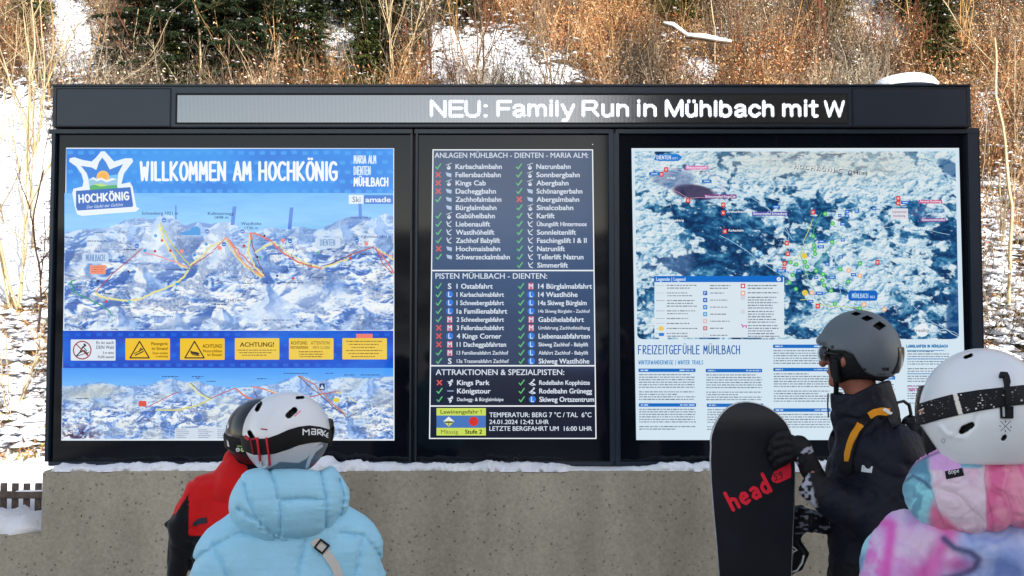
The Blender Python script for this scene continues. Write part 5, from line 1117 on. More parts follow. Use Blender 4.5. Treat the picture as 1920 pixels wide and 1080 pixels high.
for k, px_, py_, lab, sc_, rz_ in [(0, 275, 128, 'dark spruce over the left cover panel, leftmost of the spruces', .9, .3), (0, 345, 150, 'dense dark spruce behind the tall pale sapling', 1.0, 1.1), (1, 415, 120, 'spruce just right of the tall pale sapling', 1.1, 2.0), (0, 470, 165, 'spruce with snow flecks in the middle of the left group', .8, 3.0), (1, 545, 140, 'spruce left of the small snow gap', .95, 4.0), (1, 590, 172, 'low dark spruce in front of the small snow gap', .6, 5.0),
    (0, 650, 60, 'spruce standing high behind the small snow gap', .8, .8), (1, 700, 160, 'olive green spruce right of the small snow gap', .7, 1.8), (1, 745, 110, 'spruce left of the pale many-stemmed tree', .8, 2.7), (2, 680, 170, 'little yellow-green spruce at the header edge', .7, 1.0), (2, 870, 40, 'small spruce above the open snow patch', .9, .2), (2, 1250, 50, 'yellow-green small spruce above the fallen branch', 1.1, 1.2), (2, 1290, 20, 'yellow-green small spruce highest above the fallen branch', 1.2, 2.6), (2, 1560, 60, 'yellow-green small spruce left of the snow gully', 1.0, 3.1),
    (1, 1700, 40, 'dark spruce behind the snow gully', .9, 2.1), (1, 1745, 90, 'dark spruce right of the snow gully', .75, 1.6), (2, 1760, 150, 'small spruce above the snow capped lamp hood', .8, 1.0), (2, 60, 60, 'small green spruce in the upper left corner', .8, 4.1), (2, 330, 172, 'small spruce at the header edge below the dense dark one', .55, 2.2)]:
    tree('spruce_tree', spr[k], ('trunk', 'branches', 'needle_crown', 'snow_load'), px_, py_, lab, 'tree', 'spruces on the slope', rz_, sc_)

# ================================================================ what stands behind the camera: it shades the square and shows in the glass
M_plaster = plain('dark_timber_facade', (.035, .030, .026), .9, .2, 2); M_roof = plain('dark_roof', (.04, .04, .045), .7); M_win = plain('window_glass', (.01, .012, .015), .05); M_wfr = plain('window_frame', (.12, .08, .05), .6)
st_ = empty('lift_station', (8.5, -12, 0), 'tall dark timber station building behind the viewer, right of the square', 'building')
hB = 12.7
mk('wall', [(3.2, -8, 0), (15, -8, 0), (15, -8, hB), (6.2, -8, hB), (3.2, -8, hB - 3.2), (3.2, -18, 0), (15, -18, 0), (15, -18, hB), (6.2, -18, hB), (3.2, -18, hB - 3.2)], [(0, 1, 2, 3, 4), (9, 8, 7, 6, 5), (0, 4, 9, 5), (1, 6, 7, 2), (4, 3, 8, 9), (3, 2, 7, 8)], M_plaster, st_)
for fx in (4.4, 7, 9.6, 12.2):
    for fz_ in (1.2, 4.4, 7.4):
        w_ = box('window', fx, fx + 1.3, -7.998, -7.93, fz_, fz_ + 1.6, M_wfr, st_); box('pane', fx + .08, fx + 1.22, -7.93, -7.92, fz_ + .08, fz_ + 1.52, M_win, w_)
box('roof_edge', 6.0, 15.3, -7.9, -7.6, hB - .25, hB - .02, M_roof, st_)
m, n, l, p = newmat('far_wooded_slope')
l.new(ramp(n, l, nz(n, l, .22, 8, .7), [(.42, (.02, .028, .018)), (.52, (.10, .08, .05)), (.58, (.72, .74, .78))]), p.inputs['Base Color']); p.inputs['Roughness'].default_value = .9
gx = np.linspace(-160, 160, 90); gy = np.linspace(-150, -45, 40); XX, YY = np.meshgrid(gx, gy); ZZ = -.2 + (smooth01(-YY, 45, 150) * 17) * (.7 + .7 * fbm(XX / 30, YY / 30, 5, 4))
i = np.arange(XX.size).reshape(XX.shape); F = np.stack([i[:-1, :-1], i[:-1, 1:], i[1:, 1:], i[1:, :-1]], -1).reshape(-1, 4)
tag(mk('far_hills', np.stack([XX, YY, ZZ], -1).reshape(-1, 3), F, m, None, True), kind='structure')
# ================================================================ people : surfaces grown from distance fields
def surfnet(Fv, org, h):
    """naive surface nets: Fv (nx,ny,nz) negative inside -> vertices, quads"""
    s = Fv < 0; nx, ny, nz_ = Fv.shape; acc = np.zeros((nx - 1, ny - 1, nz_ - 1, 3), np.float32); cnt = np.zeros((nx - 1, ny - 1, nz_ - 1), np.float32)
    off = [(0, 0), (0, 1), (1, 0), (1, 1)]
    for ax in range(3):
        sl0 = [slice(None)] * 3; sl1 = [slice(None)] * 3; sl0[ax] = slice(0, -1); sl1[ax] = slice(1, None)
        a, b = Fv[tuple(sl0)], Fv[tuple(sl1)]; cr = s[tuple(sl0)] != s[tuple(sl1)]
        t = np.where(cr, a / (a - b + 1e-20), 0)
        o1, o2 = [k for k in range(3) if k != ax]
        for p, q in off:
            sl = [slice(None)] * 3; sl[o1] = slice(p, cr.shape[o1] - 1 + p); sl[o2] = slice(q, cr.shape[o2] - 1 + q)
            c = cr[tuple(sl)]; tt = t[tuple(sl)]; cnt += c
            acc[..., ax] += np.where(c, tt, 0); acc[..., o1] += c * p; acc[..., o2] += c * q
    idx = -np.ones(cnt.shape, np.int64); m = cnt > 0; idx[m] = np.arange(m.sum())
    I = np.argwhere(m); V = (I + acc[m] / cnt[m][:, None]) * h + org
    Q = []
    for ax in range(3):
        sl0 = [slice(1, -1)] * 3; sl1 = [slice(1, -1)] * 3; sl0[ax] = slice(0, -1); sl1[ax] = slice(1, None)
        a, b = s[tuple(sl0)], s[tuple(sl1)]; o1, o2 = [(1, 2), (2, 0), (0, 1)][ax]
        for flip, mk_ in ((False, a & ~b), (True, ~a & b)):
            g = np.argwhere(mk_); 
            if not len(g): continue
            g[:, o1] += 1; g[:, o2] += 1
            def at_(d1, d2):
                k = g.copy(); k[:, o1] += d1; k[:, o2] += d2; return idx[k[:, 0], k[:, 1], k[:, 2]]
            q = np.stack([at_(-1, -1), at_(0, -1), at_(0, 0), at_(-1, 0)], -1); Q.append(q[:, ::-1] if flip else q)
    return V, np.concatenate(Q)
def ELL(P, c, r):
    x, y, z = [(P[i] - c[i]) / r[i] for i in range(3)]; k0 = np.sqrt(x * x + y * y + z * z) + 1e-9
    k1 = np.sqrt((x / r[0]) ** 2 + (y / r[1]) ** 2 + (z / r[2]) ** 2) + 1e-9; return k0 * (k0 - 1) / k1
def CAP(P, a, b, ra, rb=None, fl=1.0):
    rb = ra if rb is None else rb; a = np.array(a, float); b = np.array(b, float); d = b - a; L = (d ** 2).sum()
    h = np.clip(sum((P[i] - a[i]) * d[i] for i in range(3)) / L, 0, 1)
    x, y, z = [P[i] - a[i] - h * d[i] for i in range(3)]; return np.sqrt(x * x + y * y + (z / fl) ** 2) - (ra + (rb - ra) * h)
def smin(a, b, k):
    h = np.clip(.5 + .5 * (b - a) / k, 0, 1); return b + (a - b) * h - k * h * (1 - h)
def smax(a, b, k): return -smin(-a, -b, k)
def U(P, k, *ds):
    r = ds[0]
    for d in ds[1:]: r = smin(r, d, k)
    return r
def poly_dist(u, v, pts):
    r = np.full(u.shape, 1e9, np.float32)
    for (a, b), (c, d) in zip(pts[:-1], pts[1:]):
        dx, dy = c - a, d - b; t = np.clip(((u - a) * dx + (v - b) * dy) / (dx * dx + dy * dy), 0, 1); r = np.minimum(r, np.hypot(u - a - t * dx, v - b - t * dy))
    return r
def curve(u, pts): return np.interp(u, [p[0] for p in pts], [p[1] for p in pts])
def PX(P):
    """where points of the figure's frame lie in the photograph"""
    W_ = Fig.cur.W(np.stack(P, -1)); a, b = pix(W_[..., 0], W_[..., 1], W_[..., 2]); return a.astype(np.float32), b.astype(np.float32)
class Fig:
    """a figure modelled in the scale of photo pixels at its own distance D: u right, v down, w towards the viewer"""
    def __init__(s, D, u0, v0, label, yaw=1.0):
        s.D, s.u0, s.v0, s.s = D, u0, v0, D / FPX
        s.c = at(u0, v0, D); g = s.c[2] / s.s + v0; s.vg = g      # v of the ground
        a = math.atan2(s.c[0], D) * yaw; s.ca, s.sa = math.cos(a), math.sin(a); s.s = D / FPX; s.su = s.s * math.cos(a); s.vg = s.c[2] / s.s + v0; Fig.cur = s
        s.root = empty('person', (float(s.c[0]), D, 0), label, 'person')
    def W(s, q):
        q = np.asarray(q, float); du, dw = (q[..., 0] - s.u0) * s.s * s.ca, q[..., 2] * s.s
        du = (q[..., 0] - s.u0) * s.su
        return np.stack([s.c[0] + du * s.ca - dw * s.sa, s.D - du * s.sa - dw * s.ca, s.c[2] - (q[..., 1] - s.v0) * s.s], -1)
    def mesh(s, name, fn, lo, hi, h, mat, parent=None, col=None, label=None, par=True, noise=0):
        Fig.cur = s
        ax = [np.arange(lo[i], hi[i] + h, h, dtype=np.float32) for i in range(3)]; P = np.meshgrid(*ax, indexing='ij')
        V, Q = surfnet(fn(P).astype(np.float32), np.array(lo, float), h)
        cc = None
        if col is not None:
            if callable(col): pu, pv = PX((V[:, 0], V[:, 1], V[:, 2])); cc = srgb(np.clip(col(pu, pv, V[:, 2]), 0, 255))
            else: cc = np.tile(srgb(col), (len(V), 1))
        o = mk(name, s.W(V), Q, mat, (parent or s.root) if par else None, True, cc); return tag(o, label)
    def tube(s, name, pts, r, mat, parent=None, n=6):
        return tube(name, s.W(pts), np.asarray(r) * s.s, mat, parent or s.root, n)
def bvh(objs):
    Vs, Fs, o = [], [], 0
    for ob in objs:
        me = ob.data; v = np.empty(len(me.vertices) * 3); me.vertices.foreach_get('co', v); Vs += [tuple(q) for q in v.reshape(-1, 3)]; Fs += [tuple(i + o for i in p.vertices) for p in me.polygons]; o = len(Vs)
    return BVHTree.FromPolygons(Vs, Fs)
CAMV = Vector((0, 0, CAMZ))
def project(T, pts, off):
    """lay points seen at photo pixels onto the surface T, off metres proud of it"""
    out = []; last = None
    for (a, b) in pts:
        q = Vector(at(a, b, 1.0)) - CAMV; d = q.normalized(); hit = T.ray_cast(CAMV, d)
        if hit[0] is None: out.append(None); continue
        nrm = hit[1] if hit[1].dot(d) < 0 else -hit[1]
        out.append(hit[0] + nrm * off)
    good = [i for i, q in enumerate(out) if q is not None]
    if not good: return None
    for i, q in enumerate(out):
        if q is None: out[i] = out[min(good, key=lambda k: abs(k - i))]
    return np.array([tuple(q) for q in out])
def ribbon(name, T, pts, w, mat, parent, off=.002, c=None, n=4, step=5, label=None, thick=.0015, link_=True):
    """band of width w (photo px) sewn on the surface along pts"""
    pts = np.asarray(pts, float); seg = np.hypot(*np.diff(pts, axis=0).T); t = np.concatenate([[0], np.cumsum(seg)]); m = max(2, int(t[-1] / step) + 1); tt = np.linspace(0, t[-1], m)
    c_ = np.stack([np.interp(tt, t, pts[:, 0]), np.interp(tt, t, pts[:, 1])], 1); ww = np.interp(tt, t, np.broadcast_to(w, (len(pts),))) / 2; d = np.gradient(c_, axis=0); d /= np.hypot(d[:, 0], d[:, 1])[:, None]; nn = np.stack([-d[:, 1], d[:, 0]], 1)
    rows = [project(T, c_ + nn * ww[:, None] * k, off) for k in np.linspace(-1, 1, n)]
    if any(r is None for r in rows): return None
    V = np.concatenate(rows); F = np.array([(i * m + j, i * m + j + 1, (i + 1) * m + j + 1, (i + 1) * m + j) for i in range(n - 1) for j in range(m - 1)])
    # rim back to the surface gives it thickness
    rim = [np.concatenate([rows[0], rows[-1][::-1]]), project(T, np.concatenate([c_ - nn * ww[:, None], (c_ + nn * ww[:, None])[::-1]]), -.001)]
    k = len(V); L = len(rim[0]); V = np.concatenate([V, rim[0], rim[1]]); F = np.concatenate([F, [(k + i, k + (i + 1) % L, k + L + (i + 1) % L, k + L + i) for i in range(L)]])
    return tag(mk(name, V, F, mat, parent, False, None if c is None else np.tile(srgb(c), (len(V), 1))), label)
def sticker(name, T, prim, mat, parent, off=.002, label=None, kind=None):
    """flat print given as a Print-like list of (pts, c) projected on the surface"""
    V, F, C, o = [], [], [], 0
    for k, (pts, fs, c) in enumerate(prim):
        q = project(T, pts, off + k * 2e-6)
        if q is None: continue
        V.append(q); F += [tuple(i + o for i in f) for f in fs]; C.append(np.tile(srgb(c), (len(q), 1))); o += len(q)
    if V: return tag(mk(name, np.concatenate(V), F, mat, parent, False, np.concatenate(C)), label, kind=kind)
def st_stroke(pts, w, c):
    r = []; pts = np.asarray(pts, float)
    for i in range(len(pts) - 1):
        d = pts[i + 1] - pts[i]; d /= np.hypot(*d) + 1e-9; nn = np.array([-d[1], d[0]]); th = np.linspace(-math.pi / 2, math.pi / 2, 5)
        e = [pts[i + 1] + (w / 2) * (math.cos(t) * d + math.sin(t) * nn) for t in th] + [pts[i] + (w / 2) * (-math.cos(t) * d - math.sin(t) * nn) for t in th]
        r.append((e, [tuple(range(10))], c))
    return r
def st_poly(pts, c): return [(pts, [tuple(range(len(pts)))], c)]
def wrinkle(P, sc, amp, seed=0, an=(1, 1, 1)):
    return amp * (vnoise3(P[0] / sc * an[0], P[1] / sc * an[1], P[2] / sc * an[2], seed) - .5) * 2
def folds(P, sc, amp, seed=0):
    a = vnoise3(P[0] / sc / 1.6, P[1] / sc / 1.6, P[2] / sc / 1.6, seed + 3) * 3
    v = vnoise3(P[0] / sc + a, P[1] / sc - a, P[2] / sc, seed); return amp * (1 - np.abs(2 * v - 1)) ** 2
M_cloth = attrmat('woven_jacket_cloth', .75, .35, 500, .0006, sheen=.15, spec=.25, crinkle=.45, crs=9)
M_shell = attrmat('dark_shell_fabric', .62, .35, 400, .0006, spec=.3, crinkle=.4, crs=12)
M_puff = attrmat('puffer_nylon', .48, .35, 60, .0012, sheen=.1, spec=.35, var=.05, vscale=25, crinkle=.22, crs=17)
M_hard = attrmat('helmet_plastic', .30, .12, 500, .0003, coat=.35, spec=.45, var=.07, vscale=9)
M_mattehard = attrmat('matte_helmet_plastic', .45, .1, 600, .0003, spec=.4)
M_skin = attrmat('skin', .5, .4, 300, .0005, var=.15, vscale=60, spec=.4)
M_strap = attrmat('woven_strap', .7, .4, 700, .0005, spec=.3)
M_badge = attrmat('printed_badge', .6)
M_blackpl = plain('black_plastic', (.008, .008, .01), .3, .1, 20, .1)
M_lens = plain('dark_lens', (.01, .008, .006), .05, .1, 5, coat=1)
SKINC = (168, 104, 84)
def body_fn(hc, hr, fd, neck, sh, hip, arms, legs, shr, tr):
    """naked body: hc head centre, hr head size, fd facing (u,w), arms/legs chains of (point, radius)"""
    def f(P):
        fu, fw = fd; R = hr
        d = ELL(P, (hc[0] - fu * .12 * R, hc[1] - .12 * R, hc[2] - fw * .12 * R), (R * (.80 + .12 * abs(fu)), R * .92, R * (.80 + .12 * abs(fw))))
        d = smin(d, ELL(P, (hc[0] + fu * .25 * R, hc[1] + .45 * R, hc[2] + fw * .25 * R), (R * .52, R * .55, R * .52)), R * .25)       # jaw
        d = smin(d, CAP(P, (hc[0] + fu * .80 * R, hc[1] - .05 * R, hc[2] + fw * .80 * R), (hc[0] + fu * 1.02 * R, hc[1] + .26 * R, hc[2] + fw * 1.02 * R), .09 * R, .14 * R), R * .10)  # nose
        d = smin(d, ELL(P, (hc[0] + fu * .74 * R, hc[1] + .52 * R, hc[2] + fw * .74 * R), (.16 * R, .07 * R, .22 * R)), R * .08)       # lips
        d = smin(d, ELL(P, (hc[0] + fu * .66 * R, hc[1] + .84 * R, hc[2] + fw * .66 * R), (.18 * R,) * 3), R * .15)                      # chin
        for sg in (-1, 1):
            e = (hc[0] + fu * .80 * R - sg * fw * .32 * R, hc[1] + .0 * R, hc[2] + fw * .80 * R + sg * fu * .32 * R)
            d = smax(d, -ELL(P, e, (.16 * R, .10 * R, .16 * R)), R * .06); d = smin(d, ELL(P, (e[0] - fu * .06 * R, e[1], e[2] - fw * .06 * R), (.12 * R,) * 3), R * .02)
            d = smin(d, ELL(P, (hc[0] - sg * fw * .82 * R, hc[1] + .12 * R, hc[2] + sg * fu * .82 * R), (.13 * R, .24 * R, .13 * R)), R * .05)
        d = smin(d, CAP(P, (hc[0] - fu * .1 * R, hc[1] + .5 * R, hc[2] - fw * .1 * R), neck, R * .50, R * .56), R * .2)
        d = smin(d, CAP(P, sh[0], sh[1], shr, shr, .9), R * .4)
        mid = [(sh[0][i] + sh[1][i]) / 2 for i in range(3)]
        d = smin(d, CAP(P, (mid[0], mid[1] + tr * .6, mid[2]), hip, tr, tr * .9, .75), R * .5)
        for ch in arms + legs:
            for (a, ra), (b, rb) in zip(ch[:-1], ch[1:]): d = smin(d, CAP(P, a, b, ra, rb), R * .16)
        return d
    return f
# ---------------------------------------------------------------- snowboarder with grey helmet
A = Fig(2.9, 1612, 740, 'man in a dark jacket, grey helmet and sunglasses holding an upright black snowboard')
VG = A.vg
armN = [((1672, 835, 62), 26), ((1655, 972, 80), 22), ((1545, 905, 92), 17), ((1510, 852, 86), 14)]
armF = [((1592, 840, -60), 26), ((1600, 965, -45), 22), ((1545, 975, 10), 17), ((1518, 972, 34), 14)]
legs_ = [[((1650, 1150, sg * 40), 38), ((1640, 1300, sg * 46), 26), ((1655, VG - 30, sg * 48), 18), ((1625, VG - 12, sg * 52), 14)] for sg in (-1, 1)]
A.mesh('body', body_fn((1600, 668, 2), 60, (-.95, -.31), (1632, 800, 0), ((1632, 850, -58), (1640, 850, 58)), (1640, 1130, 0), [armN, armF], legs_, 32, 50),
       (1440, 600, -120), (1760, VG, 140), 5, M_skin, col=SKINC)
# jacket
def jk(P):
    d = CAP(P, (1632, 850, -62), (1652, 850, 58), 52, 56)
    d = smin(d, ELL(P, (1640, 905, 0), (98, 125, 88)), 30)
    d = smin(d, CAP(P, (1635, 960, 0), (1640, 1140, 0), 88, 98, .85), 40)
    arm = U(P, 14, CAP(P, (1672, 838, 62), (1662, 962, 92), 58, 55), CAP(P, (1662, 962, 92), (1560, 918, 100), 54, 34), CAP(P, (1560, 918, 100), (1528, 900, 94), 30, 25))
    armf = U(P, 12, CAP(P, (1592, 845, -64), (1600, 960, -52), 48, 40), CAP(P, (1600, 960, -52), (1545, 972, 14), 38, 26))
    crease = 4 * np.exp(-(np.abs(arm - d) / 5) ** 2) * (np.abs(arm) < 20)
    d = smin(smin(d, arm, 7), armf, 12) + crease * .3
    col_ = CAP(P, (1612, 718, 0), (1622, 790, 0), 60, 68, .9)
    B0, B1 = PX(P); rim = B1 - curve(B0, [(1540, 728), (1570, 738), (1600, 738), (1640, 718), (1680, 706)])
    col_ = smax(col_, -rim, 4); d = smin(d, col_, 16)
    d = np.maximum(d, -CAP(P, (1604, 690, 0), (1616, 752, 0), 46, 44, .85))
    d = d + folds(P, 46, 4.5, 3) + folds(P, 20, 1.6, 5) + wrinkle(P, 9, .5, 9)
    return np.maximum(d, P[1] - 1165)
NAVY = (10, 14, 30)
def jcol(u, v, w):
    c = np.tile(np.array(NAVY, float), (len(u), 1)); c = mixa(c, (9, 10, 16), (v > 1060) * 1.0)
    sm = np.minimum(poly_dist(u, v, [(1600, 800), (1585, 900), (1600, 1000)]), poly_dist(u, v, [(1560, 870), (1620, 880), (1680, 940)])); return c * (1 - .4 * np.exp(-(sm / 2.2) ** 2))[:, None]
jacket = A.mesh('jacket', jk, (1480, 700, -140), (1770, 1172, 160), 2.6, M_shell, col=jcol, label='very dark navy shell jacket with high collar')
A.mesh('trousers', lambda P: U(P, 20, ELL(P, (1642, 1150, 0), (88, 70, 78)), *[U(P, 14, CAP(P, (1650, 1160, s_ * 42), (1640, 1300, s_ * 48), 58, 48), CAP(P, (1640, 1300, s_ * 48), (1655, VG - 60, s_ * 50), 46, 40)) for s_ in (-1, 1)]) + folds(P, 40, 4, 8),
       (1530, 1080, -130), (1760, VG - 10, 130), 5, M_shell, col=(14, 14, 20))
for s_ in (-1, 1):
    A.mesh('boot', lambda P: np.maximum(U(P, 14, CAP(P, (1655, VG - 90, s_ * 50), (1652, VG - 30, s_ * 50), 40, 36), CAP(P, (1652, VG - 24, s_ * 52), (1600, VG - 20, s_ * 58), 30, 24)), P[1] - VG + 3), (1560, VG - 150, s_ * 50 - 55), (1710, VG, s_ * 50 + 60), 5, M_shell, col=(26, 26, 30))
# helmet
HC, HR = (1612, 658, 0), (79, 76, 67)
cutA = [(1525, 643), (1545, 650), (1562, 657), (1585, 658), (1600, 665), (1611, 683), (1622, 698), (1640, 706), (1700, 708)]
diam = [(1605, 588.5, 9, 3.5), (1625.5, 597, 11, 5), (1648.5, 611, 12, 8)]
def vents(P, lst, k=1.0, px=None):
    A0, A1 = px or PX(P)
    d = np.full(P[0].shape, 1e3, np.float32)
    for (a, b, ra, rb) in lst: d = np.minimum(d, (np.abs(A0 - a) / ra + np.abs(A1 - b) / rb - 1) * min(ra, rb) * .7)
    return np.where(P[2] > 0, d, 1e3)
def hshell(P):
    o = ELL(P, HC, HR); o = smin(o, ELL(P, (1548, 640, 0), (17, 10, 44)), 10)
    d = np.maximum(o, -ELL(P, HC, [r - 9 for r in HR])); A0, A1 = PX(P); d = smax(d, A1 - curve(A0, cutA), 3)
    return smax(d, -np.maximum(vents(P, diam), o * -1 - 8), 1)
def hcol(u, v, w):
    c = np.tile(np.array((96, 104, 112), float), (len(u), 1)); return mixa(c, (12, 12, 14), (vents((u, v, w), diam, px=(u, v)) < .6) * 1.0)
helm = A.mesh('helmet', hshell, (1525, 575, -75), (1698, 716, 75), 1.7, M_mattehard, col=hcol, label='matte grey ski helmet')
def padf(P):
    A0, A1 = PX(P)
    return smax(smax(ELL(P, (1614, 662, 0), (73, 72, 61)), A1 - curve(A0, [(1545, 712), (1556, 722), (1575, 720), (1592, 712), (1630, 711), (1655, 716), (1672, 706)]), 4), np.maximum(1553 + (A1 - 660) * .08 - A0, -(A1 - 640)), 3) + wrinkle(P, 14, 1, 4)
pad = A.mesh('ear_pad', padf, (1540, 600, -66), (1692, 728, 66), 2, M_shell, helm, col=(13, 13, 18))
A.mesh('helmet_liner', lambda P: np.maximum(ELL(P, (1613, 660, 0), (71, 69, 60)), P[1] - 652), (1535, 585, -66), (1690, 660, 66), 4, M_shell, helm, col=(10, 10, 12))
A.mesh('chin_strap', lambda P: U(P, 2, CAP(P, (1570, 705, 44), (1568, 738, 24), 5), CAP(P, (1568, 738, 24), (1576, 744, -26), 5), CAP(P, (1570, 676, 46), (1570, 712, 44), 7)), (1545, 655, -36), (1588, 762, 56), 1.8, M_shell, helm, col=(10, 10, 14))
A.mesh('strap_clip', lambda P: np.maximum(np.maximum(ELL(P, (1614, 660, 0), (81.5, 78, 60)), -ELL(P, (1612, 658, 0), (75, 74, 67))), np.maximum(np.maximum(1672 - P[0] + (P[1] - 655) * -.18, np.abs(P[1] - 674) - 24), np.abs(P[2]) - 30)), (1655, 640, -36), (1700, 705, 36), 1.6, M_hard, helm, col=(10, 10, 12))
TH = bvh([helm, pad])
pr = []
for a, b, r in ((1561, 650.5, 3), (1621, 693, 3.2)): pr += st_poly([(a + r * math.cos(t), b + r * math.sin(t)) for t in np.linspace(0, 6, 9)], (14, 14, 16))
pr += st_poly([(1652, 689), (1667, 689), (1666, 695), (1656, 695)], (12, 12, 14)); pr += st_stroke([(1645, 701.5), (1660, 701.5)], 2, (60, 66, 72))
sticker('rivet_marks', TH, pr, M_badge, helm, .0012, kind='stuff')
# sunglasses: wrap lens turned with the face
sg = A.mesh('sunglasses', lambda P: smax(np.maximum(ELL(P, (1566, 664, -6), (34, 30, 52)), -ELL(P, (1569, 664, -6), (32, 28, 50))), np.maximum(np.abs(P[1] - 665) - 13.5, P[0] - 1551 + np.maximum(0, -P[2]) * 0), 2), (1525, 645, -62), (1560, 686, 56), 1.4, M_lens)
A.tube('temple_arm', [(1548, 661, 42), (1562, 662, 52), (1580, 664, 56)], [2.2, 2.2, 1.6], M_blackpl, sg)
# gloves
def hand(wr, pc, tips, thumb, r=11):
    def f(P):
        d = U(P, 8, ELL(P, pc, (24, 21, 14)), CAP(P, wr, pc, 21, 20))
        for kn, mid, tip in tips: d = smin(d, U(P, 3, CAP(P, pc, kn, 12, 10), CAP(P, kn, mid, 10, 9), CAP(P, mid, tip, 9, 7.5)), 3)
        for kn, tip in thumb: d = smin(d, U(P, 3, CAP(P, pc, kn, 12, 10), CAP(P, kn, tip, 10, 8)), 4)
        return d + wrinkle(P, 8, .8, 3) + folds(P, 14, 1.4, 4)
    return f
gcol = lambda cu, cv: (lambda u, v, w: mixa(np.tile(np.array((15, 15, 19), float), (len(u), 1)), (170, 172, 186), smooth01(vnoise(u / 6, v / 6, 3), .40, .55) * (np.abs((u - cu[0]) * cv[0] + (v - cu[1]) * cv[1] + 3 * np.sin(u / 7)) < 5)))
g1 = A.mesh('glove', hand((1530, 884, 84), (1500, 832, 84), [((1478, 812, 96), (1462, 812, 104), (1450, 822, 102)), ((1476, 823, 100), (1458, 826, 106), (1446, 838, 103)), ((1477, 836, 101), (1460, 842, 106), (1450, 853, 103)), ((1481, 849, 99), (1466, 856, 104), (1457, 864, 102))], [((1486, 822, 70), (1466, 830, 62))], 11),
             (1430, 780, 40), (1570, 920, 126), 1.8, M_shell, col=gcol((1511, 850), (.70, .71)), label='near black glove curled over the board edge, grey camouflage cuff')
A.mesh('sleeve_cuff', lambda P: np.maximum(CAP(P, (1545, 910, 96), (1524, 898, 92), 31, 28) + wrinkle(P, 6, 1.2, 5), -CAP(P, (1545, 910, 96), (1500, 885, 92), 20, 20)), (1485, 860, 50), (1585, 950, 135), 2, M_shell, col=lambda u, v, w: mixa(np.tile(np.array((18, 18, 24), float), (len(u), 1)), (176, 178, 190), smooth01(vnoise(u / 6, v / 6, 8), .42, .55) * smooth01(1522 - u + (v - 900) * .25, -3, 5)))
g2 = A.mesh('glove', hand((1545, 978, 22), (1512, 972, 40), [((1494, 956, 46), (1486, 960, 58), (1484, 970, 62)), ((1492, 968, 46), (1484, 974, 58), (1482, 984, 62)), ((1493, 980, 46), (1486, 988, 56), (1486, 996, 60)), ((1498, 990, 44), (1492, 998, 54), (1492, 1004, 56))], [((1498, 958, 28), (1484, 956, 26))], 11),
             (1462, 925, -10), (1585, 1025, 84), 1.8, M_shell, col=lambda u, v, w: mixa(np.tile(np.array((16, 16, 20), float), (len(u), 1)), (140, 142, 156), .8 * smooth01(vnoise(u / 9, v / 4, 8), .62, .72)), label='far black glove with grey camouflage print')
TJ = bvh([jacket])
pr = st_poly([(1617, 872), (1637, 874.5), (1635, 887), (1615, 884)], (222, 226, 230))
for i in range(3): pr += st_stroke([(1619, 875.5 + i * 3.3), (1633, 877 + i * 3.3)], .8, (120, 124, 130))
sticker('sleeve_badge', TJ, pr, M_badge, jacket, .0015, 'small white badge on the upper sleeve')
sticker('zip_pull', TJ, st_stroke([(1541, 1012), (1542, 1024), (1532, 1040)], 3.0, (232, 234, 236)) + st_stroke([(1538, 1022), (1542, 1042)], 2.4, (232, 234, 236)), M_badge, jacket, .002)
A.tube('drawcord', [(1553, 738, 20), (1552, 758, 28), (1553, 782, 26)], 1.4, M_shell, jacket, 5).data.name
sticker('zip_teeth', TJ, st_stroke([(1560, 805), (1556, 815)], 4, (220, 224, 228)), M_badge, jacket, .0015)
# backpack
pk = empty('backpack', tuple(map(float, A.W((1720, 830, 0)))), 'black backpack with orange shoulder straps on the back of the man in the grey helmet', 'backpack')
pkb = A.mesh('pack_body', lambda P: U(P, 14, ELL(P, (1716, 880, 0), (44, 95, 72)), ELL(P, (1712, 812, 0), (34, 40, 58))) + folds(P, 26, 5, 6) + wrinkle(P, 8, 1, 2), (1655, 755, -85), (1775, 990, 85), 2.6, M_shell, pk, col=(14, 14, 18))
tube('grab_loop', A.W([(1676, 765, 6), (1680, 752, 4), (1692, 749, 0), (1702, 756, -2), (1705, 772, -4), (1700, 786, -4)]), np.array([3.2] * 6) * A.s, M_blackpl, pk, 6)
TJ2 = bvh([jacket, pkb])
BLS = (14, 14, 18); OR_ = (232, 150, 28)
ribbon('shoulder_strap', TJ2, [(1684, 800), (1668, 776), (1645, 772), (1626, 782), (1610, 800), (1598, 826), (1591, 856), (1588, 885)], 20, M_strap, pk, .006, BLS)
ribbon('orange_webbing', TJ2, [(1665, 773), (1650, 771), (1638, 774), (1629, 780)], 13, M_strap, pk, .0085, OR_)
ribbon('orange_webbing', TJ2, [(1614, 796), (1605, 812), (1597, 832), (1592, 850), (1590, 866)], [14, 14, 12, 11, 8], M_strap, pk, .0085, OR_)
ribbon('strap_buckle', TJ2, [(1628, 781), (1615, 796)], 16, M_strap, pk, .010, (18, 18, 22))
ribbon('white_tag', TJ2, [(1655, 768), (1669, 777)], 5, M_strap, pk, .0105, (225, 228, 230))
sticker('pack_marks', bvh([pkb]), st_stroke([(1699, 797), (1704, 806)], 3, (200, 204, 208)), M_badge, pk, .0015)

